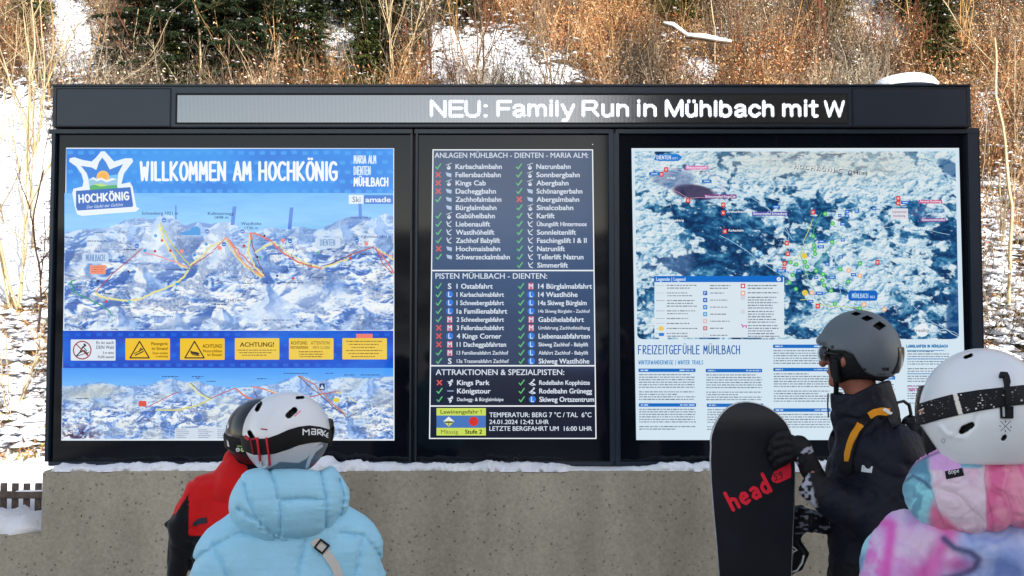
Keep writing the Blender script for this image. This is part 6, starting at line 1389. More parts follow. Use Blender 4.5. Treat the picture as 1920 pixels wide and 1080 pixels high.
# ---------------------------------------------------------------- snowboard
SB = Fig(2.85, 1410, 760, 'x', yaw=0.0); bpy.data.objects.remove(SB.root)
vgs = SB.vg
sb = empty('snowboard', (float(SB.c[0]), 2.85, 0), 'black snowboard stood on its tail with red lettering on the base', 'snowboard'); SB.root = sb
Lft = [(757, 1405), (760, 1385), (768, 1366), (780, 1352), (800, 1340), (825, 1334), (860, 1332), (900, 1333), (960, 1337), (1020, 1342), (1080, 1346), (1140, 1347), (1230, 1345), (1320, 1337), (1400, 1332), (1440, 1334), (1470, 1344), (1490, 1362), (vgs - 3, 1400)]
Rgt = [(757, 1407), (759, 1425), (766, 1444), (777, 1459), (795, 1473), (820, 1482), (850, 1486), (880, 1487), (940, 1485), (1000, 1481), (1080, 1477), (1140, 1476), (1230, 1478), (1320, 1484), (1400, 1488), (1440, 1486), (1470, 1476), (1490, 1458), (vgs - 3, 1412)]
vs_ = np.concatenate([np.linspace(757.2, 790, 26), np.linspace(794, 1450, 110), np.linspace(1455, vgs - 3.2, 14)])
lu, ru = np.interp(vs_, [q[0] for q in Lft], [q[1] for q in Lft]), np.interp(vs_, [q[0] for q in Rgt], [q[1] for q in Rgt])
# round the nose properly
mid = 1407
tn = np.clip((vs_ - 757) / 75, 0, 1); lu = np.where(vs_ < 832, mid - (mid - 1333) * np.sqrt(1 - (1 - tn) ** 2), lu); ru = np.where(vs_ < 832, mid + (1484 - mid) * np.sqrt(1 - (1 - tn) ** 2), ru)
wz = -26 * np.clip((810 - vs_) / 55, 0, 1) ** 2 + 4 * np.sin((vs_ - 800) / 700 * math.pi) - 20 * np.clip((vs_ - 1440) / 70, 0, 1) ** 2
k = 9; G = []
for j in range(k):
    t = j / (k - 1); G.append(np.stack([lu + (ru - lu) * t, vs_, wz], 1))
top = np.stack(G, 1); n_ = len(vs_)
def grid(T): 
    i = np.arange(n_ * k).reshape(n_, k); return np.stack([i[:-1, :-1], i[1:, :-1], i[1:, 1:], i[:-1, 1:]], -1).reshape(-1, 4)
M_base = plain('sintered_black_base', (.008, .010, .014), .42, .25, 8, .1, 300, .0004, spec=.35)
base_ = mk('base', SB.W(top.reshape(-1, 3)), grid(top), M_base, sb, True)
bk = top.copy(); bk[..., 2] -= 4.5
mk('deck', SB.W(bk.reshape(-1, 3)), grid(bk)[:, ::-1], plain('deck_topsheet', (.03, .03, .035), .4), sb, True)
ring_ = np.concatenate([top[:, 0], top[::-1, -1]]); ringb = ring_ - [0, 0, 4.5]; L_ = len(ring_)
ctr = ring_.copy()
nrm_ = np.gradient(ring_[:, :2], axis=0); nrm_ = np.stack([-nrm_[:, 1], nrm_[:, 0]], 1); nrm_ /= np.hypot(nrm_[:, 0], nrm_[:, 1])[:, None] + 1e-9
sgn = np.sign((nrm_ * (ring_[:, :2] - [1410, 1130])).sum(1)); nrm_ *= sgn[:, None]
rr_ = [ring_ + [0, 0, .3], ring_ + np.c_[nrm_ * 1.6, np.zeros(L_)], ringb + np.c_[nrm_ * 1.6, np.zeros(L_)], ringb + [0, 0, -.3]]
V = np.concatenate(rr_); F = np.array([(a * L_ + i, a * L_ + (i + 1) % L_, (a + 1) * L_ + (i + 1) % L_, (a + 1) * L_ + i) for a in range(3) for i in range(L_)])
mk('steel_edge', SB.W(V), F, plain('steel_edge', (.55, .56, .58), .35, .2, 40, metal=.7), sb, True)
TB = bvh([base_])
HRED = (244, 26, 54)
def hd_letters():
    """lower-case heavy lettering, unit x-height 1"""
    L = {'h': [[(0, 0), (0, 1.75)], [(0, .75), (.35, 1), (.7, .8), (.72, 0)]],
         'e': [[(.05, .5), (.75, .58), (.65, .92), (.35, 1.0), (.02, .7), (.02, .3), (.3, 0), (.75, .12)]],
         'a': [[(.1, .92), (.5, 1), (.75, .75), (.75, 0)], [(.72, .5), (.3, .55), (.04, .28), (.25, 0), (.6, .05), (.75, .25)]],
         'd': [[(.75, 1.75), (.75, 0)], [(.75, .75), (.4, 1), (.04, .72), (.04, .25), (.35, 0), (.75, .25)]]}
    return L
pr = []; HL = hd_letters(); x0, y0 = 1383, 956; ang = math.radians(27)
for i, ch in enumerate('head'):
    ox = i * 22
    for stk in HL[ch]:
        q = [(ox + a * 17, -b * 20) for a, b in stk]; pr += st_stroke([(x0 - 8 + a * math.cos(ang) - b * math.sin(-ang) * 1, y0 - a * math.sin(ang) + b * math.cos(ang)) for a, b in q], 6.6, HRED)
sticker('red_lettering', TB, pr, M_badge, sb, .001, 'red lettering on the black base')
cap_ = [(1447, 893), (1452, 884), (1462, 878), (1474, 872), (1482, 867), (1483.5, 880), (1483, 895), (1470, 901), (1458, 906), (1450, 904), (1446, 899)]
pr = st_poly(cap_, HRED)
for stk in ([(1456, 888), (1451, 890), (1452, 894), (1456, 894), (1457, 899), (1452, 901)], [(1465, 890), (1461, 891), (1460, 887), (1463, 885), (1466, 888), (1466, 895), (1462, 898)]): pr += st_stroke(stk, 1.8, (30, 8, 14))
sticker('size_mark', TB, pr, M_badge, sb, .0011, 'red rounded mark with the black number 59')
# bindings on the far side
for v_ in (1040, 1290):
    b_ = SB.mesh('binding', lambda P: np.minimum(U(P, 4, CAP(P, (1425, v_ + 40, -14), (1425, v_ - 40, -14), 30, 30, .3), np.abs(ELL(P, (1462, v_, -50), (52, 52, 48))) - 4 + np.maximum(0, P[2] + 12) * 3 + np.maximum(0, np.abs(P[2] + 40) - 26) * 2), 1e3) + wrinkle(P, 8, .8), (1380, v_ - 90, -110), (1530, v_ + 90, 8), 2.4, M_shell, col=(14, 14, 18))
    SB.tube('ankle_strap', [(1470, v_ - 34, -20), (1496, v_ - 24, -22), (1512, v_, -24), (1500, v_ + 24, -22), (1478, v_ + 34, -20)], [6, 9, 10, 9, 6], M_blackpl, b_, 8)
    SB.tube('strap_ladder', [(1476, v_ + 32, -8), (1492, v_ + 26, -6), (1502, v_ + 12, -6), (1505, v_ - 2, -6)], 1.8, plain('pale_ladder', (.6, .6, .55), .4), b_, 6)
    SB.tube('lever', [(1474, v_ - 12, -6), (1484, v_ - 18, -4), (1492, v_ - 12, -4), (1484, v_ - 8, -4)], 1.6, plain('pale_lever', (.6, .62, .6), .4), b_, 6)

# ---------------------------------------------------------------- child in the light blue puffer jacket
B = Fig(2.2, 545, 880, 'child in a light blue puffer jacket and white helmet, seen from behind')
VG2 = B.vg
def armsB(s_): return [((545 + s_ * 105, 1030, 0), 26), ((545 + s_ * 140, 1190, 25), 22), ((545 + s_ * 110, 1300, 60 * -1), 17), ((545 + s_ * 100, 1340, -70), 14)]
legB = [[((545 + s_ * 45, 1290, 0), 44), ((545 + s_ * 50, 1480, -10), 30), ((545 + s_ * 52, VG2 - 40, 0), 20), ((545 + s_ * 54, VG2 - 14, -36), 15)] for s_ in (-1, 1)]
B.mesh('body', body_fn((548, 815, -6), 58, (.42, -.90), (545, 960, -4), ((460, 1015, 0), (630, 1015, 0)), (545, 1270, 0), [armsB(-1), armsB(1)], legB, 34, 60), (370, 740, -130), (720, VG2, 90), 6, M_skin, col=SKINC)
hood_seams = [[(506, 878), (515, 905), (523, 940), (527, 970), (526, 1000), (521, 1013)], [(598, 877), (605, 905), (610, 935), (611, 965), (611, 990), (606, 1008)], [(525, 940), (560, 936), (610, 938)], [(459, 905), (466, 935), (478, 965), (497, 990), (520, 1010)], [(636, 900), (644, 930), (640, 960), (628, 985)], [(448, 955), (480, 975), (520, 1003), (560, 1014), (610, 1006), (650, 975)]]
body_seams = [[(350, 1062), (380, 1040), (410, 1020), (440, 1003), (480, 997), (505, 1001)], [(640, 1000), (680, 1005), (700, 1025), (722, 1062)], [(572, 1016), (566, 1040), (558, 1075), (552, 1110)], [(400, 1022), (415, 1055), (430, 1100)], [(680, 1010), (672, 1050), (660, 1100)], [(380, 1120), (450, 1105), (560, 1112), (660, 1105), (710, 1120)], [(380, 1200), (450, 1190), (560, 1195), (660, 1190), (710, 1200)]]
def seamdist(u, v, L): 
    r = poly_dist(u, v, L[0])
    for q in L[1:]: r = np.minimum(r, poly_dist(u, v, q))
    return r
def puckers(P, sd, amp, SV, SH):
    """gathers: short ridges running away from each seam, and soft billows between"""
    A0, A1 = PX(P); dv, dh = seamdist(A0, A1, SV), seamdist(A0, A1, SH)
    nv = vnoise3(A0 / 26, A1 / 5.0, P[2] / 40, 21) - .5; nh = vnoise3(A0 / 5.0, A1 / 26, P[2] / 40, 23) - .5; n2 = vnoise3(P[0] / 26, P[1] / 20, P[2] / 24, 22) - .5
    return amp * (nv * 4.2 * np.exp(-dv / 11) + nh * 4.2 * np.exp(-dh / 11) + n2 * 1.5 + .7 * (vnoise3(A0 / 34 + A1 / 60, A1 / 7, P[2] / 30, 27) - .5))
def hood_blue(P):
    d = ELL(P, (545, 934, 22), (109, 76, 72)); d = smin(d, ELL(P, (545, 898, 0), (80, 36, 72)), 24)
    B0, B1 = PX(P); d = smax(d, -(B1 - (879 - 6 * np.exp(-((B0 - 625) / 14) ** 2) + 3 * np.sin(B0 / 22))), 10)
    d = smax(d, -CAP(P, (545, 820, -14), (545, 925, -10), 70, 60, .9), 6)
    sd = seamdist(*PX(P), hood_seams); f = P[2] > -30
    return d + np.where(f, 7.5 * np.exp(-(sd / 4.5) ** 1.1), 0) - 2 + puckers(P, sd, 1.0, [hood_seams[i] for i in (0, 1, 3, 4)], [hood_seams[i] for i in (2, 5)])
def jk_blue(P):
    d = smin(CAP(P, (446, 1036, 0), (646, 1036, 0), 72, 72, .9), CAP(P, (486, 1006, 0), (604, 1006, 0), 68, 68, .9), 20); d = smin(d, ELL(P, (545, 1130, 0), (162, 150, 92)), 30)
    d = smin(d, CAP(P, (545, 1130, 0), (545, 1290, 0), 115, 118, .7), 40)
    for s_ in (-1, 1): d = smin(d, U(P, 16, CAP(P, (545 + s_ * 104, 1048, 0), (545 + s_ * 146, 1200, 25), 70, 60), CAP(P, (545 + s_ * 142, 1200, 25), (545 + s_ * 108, 1310, -62), 54, 38)), 14)
    d = np.maximum(d, -CAP(P, (545, 860, -10), (545, 960, -8), 44, 40)); d = np.maximum(d, P[1] - 1345)
    sd = seamdist(*PX(P), body_seams)
    arm_sd = np.abs(((P[1] - 1100 + np.abs(P[0] - 545) * .35) % 92) - 46)
    arm_sd = np.where(np.abs(P[0] - 545) > 128, arm_sd, 1e3)
    sd = np.minimum(sd, np.where(P[1] > 1080, arm_sd, 1e3))
    return d + 9.0 * np.exp(-(sd / 5.5) ** 1.1) - 2 + puckers(P, sd, 1.2, body_seams[:5], body_seams[1:2] + body_seams[:1] + body_seams[5:])
BLU = (158, 216, 242)
jb = B.mesh('puffer_jacket', jk_blue, (325, 900, -135), (765, 1350, 115), 2.5, M_puff, col=lambda u, v, w: np.tile(np.array(BLU, float), (len(u), 1)), label='light blue quilted puffer jacket')
hb = B.mesh('hood', hood_blue, (420, 855, -70), (672, 1035, 112), 1.7, M_puff, jb, col=lambda u, v, w: np.tile(np.array(BLU, float), (len(u), 1)), label='puffy hood hanging down the back')
B.mesh('trousers', lambda P: U(P, 20, ELL(P, (545, 1300, 0), (105, 60, 76)), *[U(P, 14, CAP(P, (545 + s_ * 46, 1310, 0), (545 + s_ * 52, 1480, -8), 62, 52), CAP(P, (545 + s_ * 52, 1480, -8), (545 + s_ * 54, VG2 - 70, 0), 50, 46)) for s_ in (-1, 1)]) + folds(P, 40, 4), (420, 1230, -110), (670, VG2 - 10, 100), 6, M_shell, col=(40, 42, 56))
for s_ in (-1, 1):
    B.mesh('boot', lambda P: np.maximum(U(P, 14, CAP(P, (545 + s_ * 54, VG2 - 120, 0), (545 + s_ * 54, VG2 - 40, 0), 48, 42), CAP(P, (545 + s_ * 54, VG2 - 28, 4), (545 + s_ * 60, VG2 - 26, -70), 32, 26)), P[1] - VG2 + 3), (545 + s_ * 54 - 60, VG2 - 190, -110), (545 + s_ * 54 + 64, VG2, 60), 6, M_hard, col=(60, 62, 70))
    B.mesh('mitten', lambda P: U(P, 8, ELL(P, (545 + s_ * 100, 1345, -76), (26, 38, 20)), CAP(P, (545 + s_ * 88, 1335, -80), (545 + s_ * 70, 1362, -92), 12, 9), *[CAP(P, (545 + s_ * (84 + q * 10), 1360, -80), (545 + s_ * (86 + q * 9), 1392 - abs(q - 1.6) * 5, -92), 9, 7) for q in range(4)]), (545 + s_ * 100 - 60, 1295, -120), (545 + s_ * 100 + 60, 1410, -45), 3, M_shell, col=(40, 42, 56))
# white helmet
HC2, HR2 = (537, 813, -4), (81.5, 77, 92)
topB = [(440, 812), (458, 818), (480, 823), (500, 822), (520, 815), (540, 806), (560, 800), (580, 797.5), (600, 800), (620, 806)]
botB = [(440, 838), (458, 846), (475, 853), (495, 853), (515, 851), (540, 843), (560, 835), (580, 831), (600, 829), (620, 832)]
ventB = [(482, 768, 488, 756, 3.6), (541, 779, 552, 769, 5.2), (557, 746, 568, 745, 2.2), (468, 811, 474, 822, 3.6)]
def v_caps(P, L, px=None):
    A0, A1 = px or PX(P)
    r = np.full(P[0].shape, 1e3, np.float32)
    for a, b, c, d, rr in L:
        dx, dy = c - a, d - b; t = np.clip(((A0 - a) * dx + (A1 - b) * dy) / (dx * dx + dy * dy), 0, 1); r = np.minimum(r, np.hypot(A0 - a - t * dx, A1 - b - t * dy) - rr)
    return np.where(P[2] > -20, r, 1e3)
cutB = [(440, 845), (458, 848), (468, 872), (475, 884), (600, 884), (607, 870), (616, 840)]
def hB_(P):
    A0, A1 = PX(P); o = ELL(P, HC2, HR2); o = o + 1.5 * np.exp(-(poly_dist(A0, A1, [(500, 800), (512, 775), (517, 757)]) / 3.0) ** 2) - 1.0 * np.exp(-((P[1] - 874) / 7) ** 2)
    d = np.maximum(o, -ELL(P, HC2, [r - 10 for r in HR2])); d = smax(d, A1 - curve(A0, cutB), 4); d = smax(d, -P[2] - 55 - (P[1] < 790) * 60, 3)
    return smax(d, -np.maximum(v_caps(P, ventB), -o - 8), 1.2)
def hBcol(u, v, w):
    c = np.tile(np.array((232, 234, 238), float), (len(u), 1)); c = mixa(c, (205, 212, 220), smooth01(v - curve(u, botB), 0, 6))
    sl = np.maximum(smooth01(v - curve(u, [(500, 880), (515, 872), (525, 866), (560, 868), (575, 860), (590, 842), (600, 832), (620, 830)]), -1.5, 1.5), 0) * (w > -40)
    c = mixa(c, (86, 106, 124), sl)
    arc = poly_dist(u, v, [(575, 880), (580, 862), (590, 845), (603, 836)]); c = mixa(c, (205, 214, 224), (arc < 3.2) * 1.0)
    inn = smooth01(-(poly_dist(u, v, [(592, 872), (600, 852)]) - 8), 0, 2); c = mixa(c, (110, 112, 122), inn); c = mixa(c, (206, 66, 80), inn * (v > 868))
    return mixa(c, (10, 10, 12), (v_caps((u, v, w), ventB, (u, v)) < .7) * 1.0)
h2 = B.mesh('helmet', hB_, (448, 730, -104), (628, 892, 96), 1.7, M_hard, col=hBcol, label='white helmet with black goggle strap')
B.mesh('helmet_liner', lambda P: np.maximum(ELL(P, HC2, [r - 9 for r in HR2]), P[1] - 878), (448, 735, -96), (624, 884, 90), 4, M_shell, h2, col=(14, 14, 16))
def band(c, r_, t, top_, bot_):
    def f(P):
        A0, A1 = PX(P); return np.maximum(np.maximum(ELL(P, c, [r + t for r in r_]), -ELL(P, c, [r - 2 for r in r_])), np.maximum(curve(A0, top_) - A1, A1 - curve(A0, bot_)))
    return f
gs = B.mesh('goggle_strap', band(HC2, HR2, 3.4, topB, botB), (448, 788, -104), (628, 862, 104), 1.5, M_strap, col=(10, 10, 12), label='black goggle strap with white lettering')
B.mesh('goggle_lens', lambda P: np.maximum(np.maximum(ELL(P, HC2, [r + 12 for r in HR2]), -ELL(P, HC2, [r + 2 for r in HR2])), np.maximum(np.abs(P[1] - 818) - 26, P[2] + 45 - (P[0] - 545) * .25)), (448, 780, -110), (640, 856, 30), 2.2, M_lens, gs)
TS = bvh([gs, h2])
mk_l = {'M': [[(0, 0), (0, 1), (.5, .55), (1, 1), (1, 0)]], 'A': [[(.1, 1), (.9, 1), (.9, 0), (.1, 0), (.1, .5), (.9, .5)]], 'R': [[(0, 0), (0, 1), (.9, 1), (.9, .5), (.1, .5), (.9, 0)]], 'K': [[(0, 0), (0, 1)], [(.9, 1), (.1, .5), (.9, 0)]], 'E': [[(.8, 1), (0, .8), (0, .1), (.8, 0)], [(0, .5), (.7, .5)]]}
pr = []
for ch, xa, ya, w_, hh_ in (('M', 568, 815, 11, 10), ('A', 583, 814, 9, 9.5), ('R', 595, 815, 7.5, 9.5), ('K', 604, 817, 6, 9.5), ('E', 611.5, 820, 3.5, 8)):
    for stk in mk_l[ch]: pr += st_stroke([(xa + a * w_, ya - b * hh_ + a * w_ * .05) for a, b in stk], 2.1, (236, 238, 242))
sticker('strap_lettering', TS, pr, M_badge, gs, .0012)
pr = st_stroke([(553, 780), (563, 771)], 2.6, (240, 130, 156)) + st_stroke([(490, 804.5), (501, 805.5)], 2.4, (120, 20, 40)) + st_stroke([(493, 804), (499, 804.5)], 1.4, (230, 60, 84))
sticker('helmet_marks', TS, pr, M_badge, h2, .0008, kind='stuff')
pr = []
for a in ([(483, 820), (486, 842), (489, 868)], [(500, 820), (503, 842), (507, 872)]): pr.append(ribbon('red_clip_edge', TS, a, 2.6, M_strap, gs, .004, (216, 40, 60)))
ribbon('red_clip_edge', TS, [(460, 818), (468, 824)], 5, M_strap, gs, .003, (190, 40, 56)); ribbon('red_clip_edge', TS, [(471, 824), (483, 823)], 2.4, M_strap, gs, .003, (150, 26, 44)); ribbon('red_clip_edge', TS, [(471, 824), (476, 850)], 2.2, M_strap, gs, .003, (150, 26, 44))
hk = project(TS, [(490, 864), (492, 872), (497, 874), (502, 871), (503, 864)], .004)
tube('strap_hook', hk, .0028, plain('white_hook', (.7, .7, .72), .4), h2, 6)
# shoulder bag strap
TBk = bvh([jb, hb])
bag = empty('bag_strap', tuple(map(float, B.W((600, 1040, 90)))), 'beige shoulder strap with black buckle across the light blue puffer jacket', 'bag strap')
ribbon('webbing', TBk, [(588, 1013), (600, 1024), (614, 1040), (628, 1060), (634, 1075), (636, 1100), (630, 1160), (610, 1230)], 17, M_strap, bag, .004, (206, 200, 192), n=5, step=6)
ribbon('buckle', TBk, [(590, 1027), (601, 1012)], 3.4, M_strap, bag, .008, (16, 16, 20), step=3); ribbon('buckle', TBk, [(604, 1037), (617, 1022)], 3.4, M_strap, bag, .008, (16, 16, 20), step=3)
ribbon('buckle', TBk, [(589, 1026), (605, 1039)], 3.4, M_strap, bag, .008, (16, 16, 20), step=3); ribbon('buckle', TBk, [(600, 1011), (617, 1024)], 3.4, M_strap, bag, .008, (16, 16, 20), step=3)
V = B.W(np.array([(x, y, z) for x in (470, 600) for y in (1230, 1310) for z in (86, 112)])); mk('pouch', V, BOXF, plain('beige_pouch', (.5, .46, .42), .7), bag)

# ---------------------------------------------------------------- child in the red jacket
C_ = Fig(2.75, 440, 880, 'child in a red jacket with black sleeves and black helmet, half hidden at the left')
VG3 = C_.vg
armC = [[((372, 925, 5), 20), ((352, 990, 20), 17), ((338, 1062, 10), 13), ((336, 1085, 6), 12)], [((505, 930, -5), 20), ((520, 1010, 0), 17), ((510, 1080, -40), 13), ((505, 1095, -50), 12)]]
legC = [[((440 + s_ * 34, 1150, 0), 34), ((440 + s_ * 38, 1290, -10), 24), ((440 + s_ * 40, VG3 - 34, 0), 16), ((440 + s_ * 42, VG3 - 12, -28), 12)] for s_ in (-1, 1)]
C_.mesh('body', body_fn((484, 818, -6), 48, (.30, -.95), (455, 905, -4), ((392, 925, 0), (500, 925, 0)), (440, 1130, 0), armC, legC, 24, 46), (315, 750, -110), (560, VG3, 60), 5.5, M_skin, col=SKINC)
def jk_red(P):
    d = CAP(P, (395, 928, 0), (495, 928, 0), 44, 42, .95); d = smin(d, ELL(P, (440, 990, 0), (84, 90, 62)), 20); d = smin(d, CAP(P, (450, 872, -2), (440, 910, 0), 36, 52), 14); d = smin(d, CAP(P, (440, 1000, 0), (440, 1120, 0), 76, 80, .75), 30)
    d = smin(d, U(P, 8, CAP(P, (378, 920, 2), (350, 975, 16), 31, 30), CAP(P, (350, 975, 16), (338, 1056, 10), 27, 20)), 7)
    d = smin(d, U(P, 8, CAP(P, (498, 922, 0), (516, 1000, 0), 30, 26), CAP(P, (516, 1000, 0), (508, 1074, -38), 25, 19)), 7)
    d = smin(d, ELL(P, (328, 968, 14), (16, 9, 12)), 6)
    return np.maximum(np.maximum(d, -CAP(P, (470, 840, -4), (465, 890, -4), 26, 28)), P[1] - 1140) + folds(P, 34, 3.4, 14) + wrinkle(P, 9, .5, 2)
def redcol(u, v, w):
    c = np.tile(np.array((204, 22, 24), float), (len(u), 1))
    slv = ((u < 354 + (v - 940) * .0) & (v > curve(u, [(310, 974), (330, 962), (354, 925), (360, 920)]))) | ((u < 352) & (v > 990)); c = mixa(c, (14, 13, 20), slv * 1.0)
    c = mixa(c, (16, 14, 22), ((v > 1004) | (u > 494)) * 1.0); return c
M_redc = attrmat('red_ski_cloth', .8, .3, 500, .0006, sheen=.2, spec=.15)
jr = C_.mesh('jacket', jk_red, (295, 830, -80), (565, 1148, 75), 2.4, M_redc, col=redcol, label='red jacket with black sleeves and hem')
C_.mesh('trousers', lambda P: U(P, 20, ELL(P, (440, 1135, 0), (84, 50, 58)), *[U(P, 14, CAP(P, (440 + s_ * 36, 1150, 0), (440 + s_ * 40, 1290, -8), 48, 40), CAP(P, (440 + s_ * 40, 1290, -8), (440 + s_ * 42, VG3 - 60, 0), 38, 34)) for s_ in (-1, 1)]) + folds(P, 34, 3), (345, 1070, -85), (540, VG3 - 10, 75), 6, M_shell, col=(16, 16, 22))
for s_ in (-1, 1):
    C_.mesh('boot', lambda P: np.maximum(U(P, 12, CAP(P, (440 + s_ * 42, VG3 - 100, 0), (440 + s_ * 42, VG3 - 34, 0), 38, 33), CAP(P, (440 + s_ * 42, VG3 - 24, 2), (440 + s_ * 47, VG3 - 22, -56), 26, 21)), P[1] - VG3 + 3), (440 + s_ * 42 - 50, VG3 - 150, -90), (440 + s_ * 42 + 56, VG3, 48), 6, M_hard, col=(40, 42, 52))
C_.mesh('glove', lambda P: U(P, 6, ELL(P, (336, 1082, 6), (18, 22, 13)), CAP(P, (348, 1076, 0), (356, 1094, -8), 8, 6), *[CAP(P, (326 + q * 7, 1090, 4), (325 + q * 7.4, 1116 - abs(q - 1.6) * 4, -6), 6, 5) for q in range(4)]), (305, 1045, -25), (372, 1130, 30), 2.2, M_shell, col=(70, 56, 100), label='purple glove')
C_.mesh('glove', lambda P: U(P, 6, ELL(P, (506, 1092, -48), (18, 22, 13)), CAP(P, (494, 1086, -54), (486, 1104, -60), 8, 6), *[CAP(P, (496 + q * 7, 1100, -50), (495 + q * 7.4, 1126 - abs(q - 1.6) * 4, -58), 6, 5) for q in range(4)]), (472, 1055, -78), (542, 1140, -24), 2.6, M_shell, col=(70, 56, 100), label='purple glove')
HC3, HR3 = (488, 816, -2), (67, 67, 74)
def hC(P):
    d = np.maximum(ELL(P, HC3, HR3), -ELL(P, HC3, [r - 8 for r in HR3])); d = smax(d, P[1] - curve(P[0], [(415, 842), (440, 856), (460, 866), (560, 868)]), 4); return smax(d, -P[2] - 44 - (P[1] < 800) * 60, 3)
h3 = C_.mesh('helmet', hC, (414, 742, -84), (562, 880, 80), 1.9, M_hard, col=(22, 24, 30), label='black helmet')
C_.mesh('helmet_liner', lambda P: U(P, 6, np.maximum(ELL(P, HC3, [r - 7 for r in HR3]), P[1] - 872), CAP(P, (456, 858, 10), (500, 868, 6), 22, 24)) + wrinkle(P, 9, .8), (414, 750, -78), (560, 902, 78), 3, M_shell, h3, col=(12, 12, 16))
C_.mesh('goggle_strap', lambda P: np.maximum(np.maximum(ELL(P, HC3, [r + 3 for r in HR3]), -ELL(P, HC3, [r - 2 for r in HR3])), np.abs(P[1] - 826 - (P[0] - 425) * .1) - 13), (414, 800, -80), (564, 856, 84), 2, M_strap, h3, col=(10, 10, 13))
TC = bvh([h3] + [o for o in bpy.data.objects if o.parent == h3 and o.type == 'MESH'])
pr = st_poly([(424, 796), (428, 790), (430, 800), (426, 806)], (226, 230, 232)) + st_poly([(425.5, 824), (429, 828), (431, 838), (427, 836)], (210, 214, 216)) + st_stroke([(446, 836), (455, 837)], 2.4, (130, 170, 90))
for a, c in ((446.5, (226, 232, 234)), (455.5, (206, 222, 160))): pr += st_poly([(a + 4 * math.cos(t), 843 + 4 * math.sin(t)) for t in np.linspace(0, 5.6, 9)], c) + st_poly([(a + 1.6 * math.cos(t), 843 + 1.6 * math.sin(t)) for t in np.linspace(0, 5.2, 6)], (120, 130, 120))
sticker('strap_studs', TC, pr, M_badge, h3, .0015, kind='stuff')
TR_ = bvh([jr]); ribbon('grey_pocket_flap', TR_, [(362, 984), (372, 978), (388, 975)], [5, 11, 11], M_strap, jr, .002, (44, 46, 58))

# ---------------------------------------------------------------- rider in the marbled pastel jacket
D = Fig(1.6, 1840, 860, 'person in a marbled pink, lilac and aqua jacket and white helmet at the right edge')
VG4 = D.vg
def armD(s_): return [((1845 + s_ * 150, 1090, 0), 36), ((1845 + s_ * 200, 1330, 30), 30), ((1845 + s_ * 170, 1520, -70), 24), ((1845 + s_ * 165, 1570, -84), 20)]
legD = [[((1845 + s_ * 66, 1560, 0), 62), ((1845 + s_ * 72, 1800, -10), 42), ((1845 + s_ * 75, VG4 - 52, 0), 28), ((1845 + s_ * 78, VG4 - 20, -52), 22)] for s_ in (-1, 1)]
D.mesh('body', body_fn((1845, 785, -10), 84, (-.35, -.94), (1845, 975, -4), ((1735, 1075, 0), (1955, 1075, 0)), (1845, 1520, 0), [armD(-1), armD(1)], legD, 40, 78), (1590, 670, -190), (2100, VG4, 130), 9, M_skin, col=SKINC)
PALS = [(214, 196, 222), (232, 150, 214), (228, 96, 188), (206, 160, 224), (150, 160, 222), (120, 146, 206), (150, 214, 230), (96, 150, 176)]
def swirl(u, v, seed, sc=1.0):
    a = fbm(u / 90 / sc, v / 90 / sc, seed, 3) * 5; b = fbm(u / 90 / sc + 7, v / 90 / sc, seed + 5, 3) * 5
    return fbm(u / 70 / sc + a, v / 70 / sc + b, seed + 9, 3)
def jdcol(u, v, w):
    c = np.tile(np.array((222, 188, 226), float), (len(u), 1))
    t = swirl(u, v, 31); lilac = lerp3(t, [(.2, (232, 206, 230)), (.45, (222, 178, 226)), (.62, (232, 120, 204)), (.8, (214, 140, 226))])
    c = lilac
    c = mixa(c, (214, 172, 226), .5 * smooth01(fbm(u / 26, v / 26, 19, 4), .4, .6))
    c = mixa(c, (226, 196, 222), .85 * np.exp(-((u - 1720) / 42) ** 2 - ((v - 1020) / 40) ** 2))
    c = mixa(c, (226, 92, 186), .9 * np.exp(-(poly_dist(u, v, [(1645, 975), (1672, 985), (1668, 1020), (1660, 1090)]) / 11) ** 2))
    c = mixa(c, (224, 100, 180), .8 * np.exp(-(poly_dist(u, v, [(1745, 960), (1780, 1000), (1740, 1070), (1700, 1110)]) / 15) ** 2))
    bl = smooth01(u + (v - 1000) * .1 + 40 * (fbm(u / 50, v / 50, 7, 3) - .5), 1790, 1822); c = mixa(c, lerp3(swirl(u, v, 51), [(.25, (122, 142, 206)), (.5, (152, 170, 226)), (.75, (190, 200, 238))]), bl)
    c = mixa(c, (64, 70, 110), .85 * np.exp(-(poly_dist(u, v, [(1770, 1010), (1790, 1028), (1820, 1036), (1836, 1048), (1826, 1066), (1800, 1078), (1770, 1085)]) / 6) ** 2))
    c = mixa(c, (212, 100, 176), .8 * np.exp(-((u - 1797) / 26) ** 2 - ((v - 1058) / 14) ** 2))
    aq = smooth01(-(u - 1640 + (v - 1000) * .35 + 16 * (fbm(u / 30, v / 30, 77, 3) - .5)), -3, 6); c = mixa(c, (160, 220, 234), aq); c = mixa(c, (112, 140, 186), aq * smooth01(v, 1025, 1050) * .8)
    return c
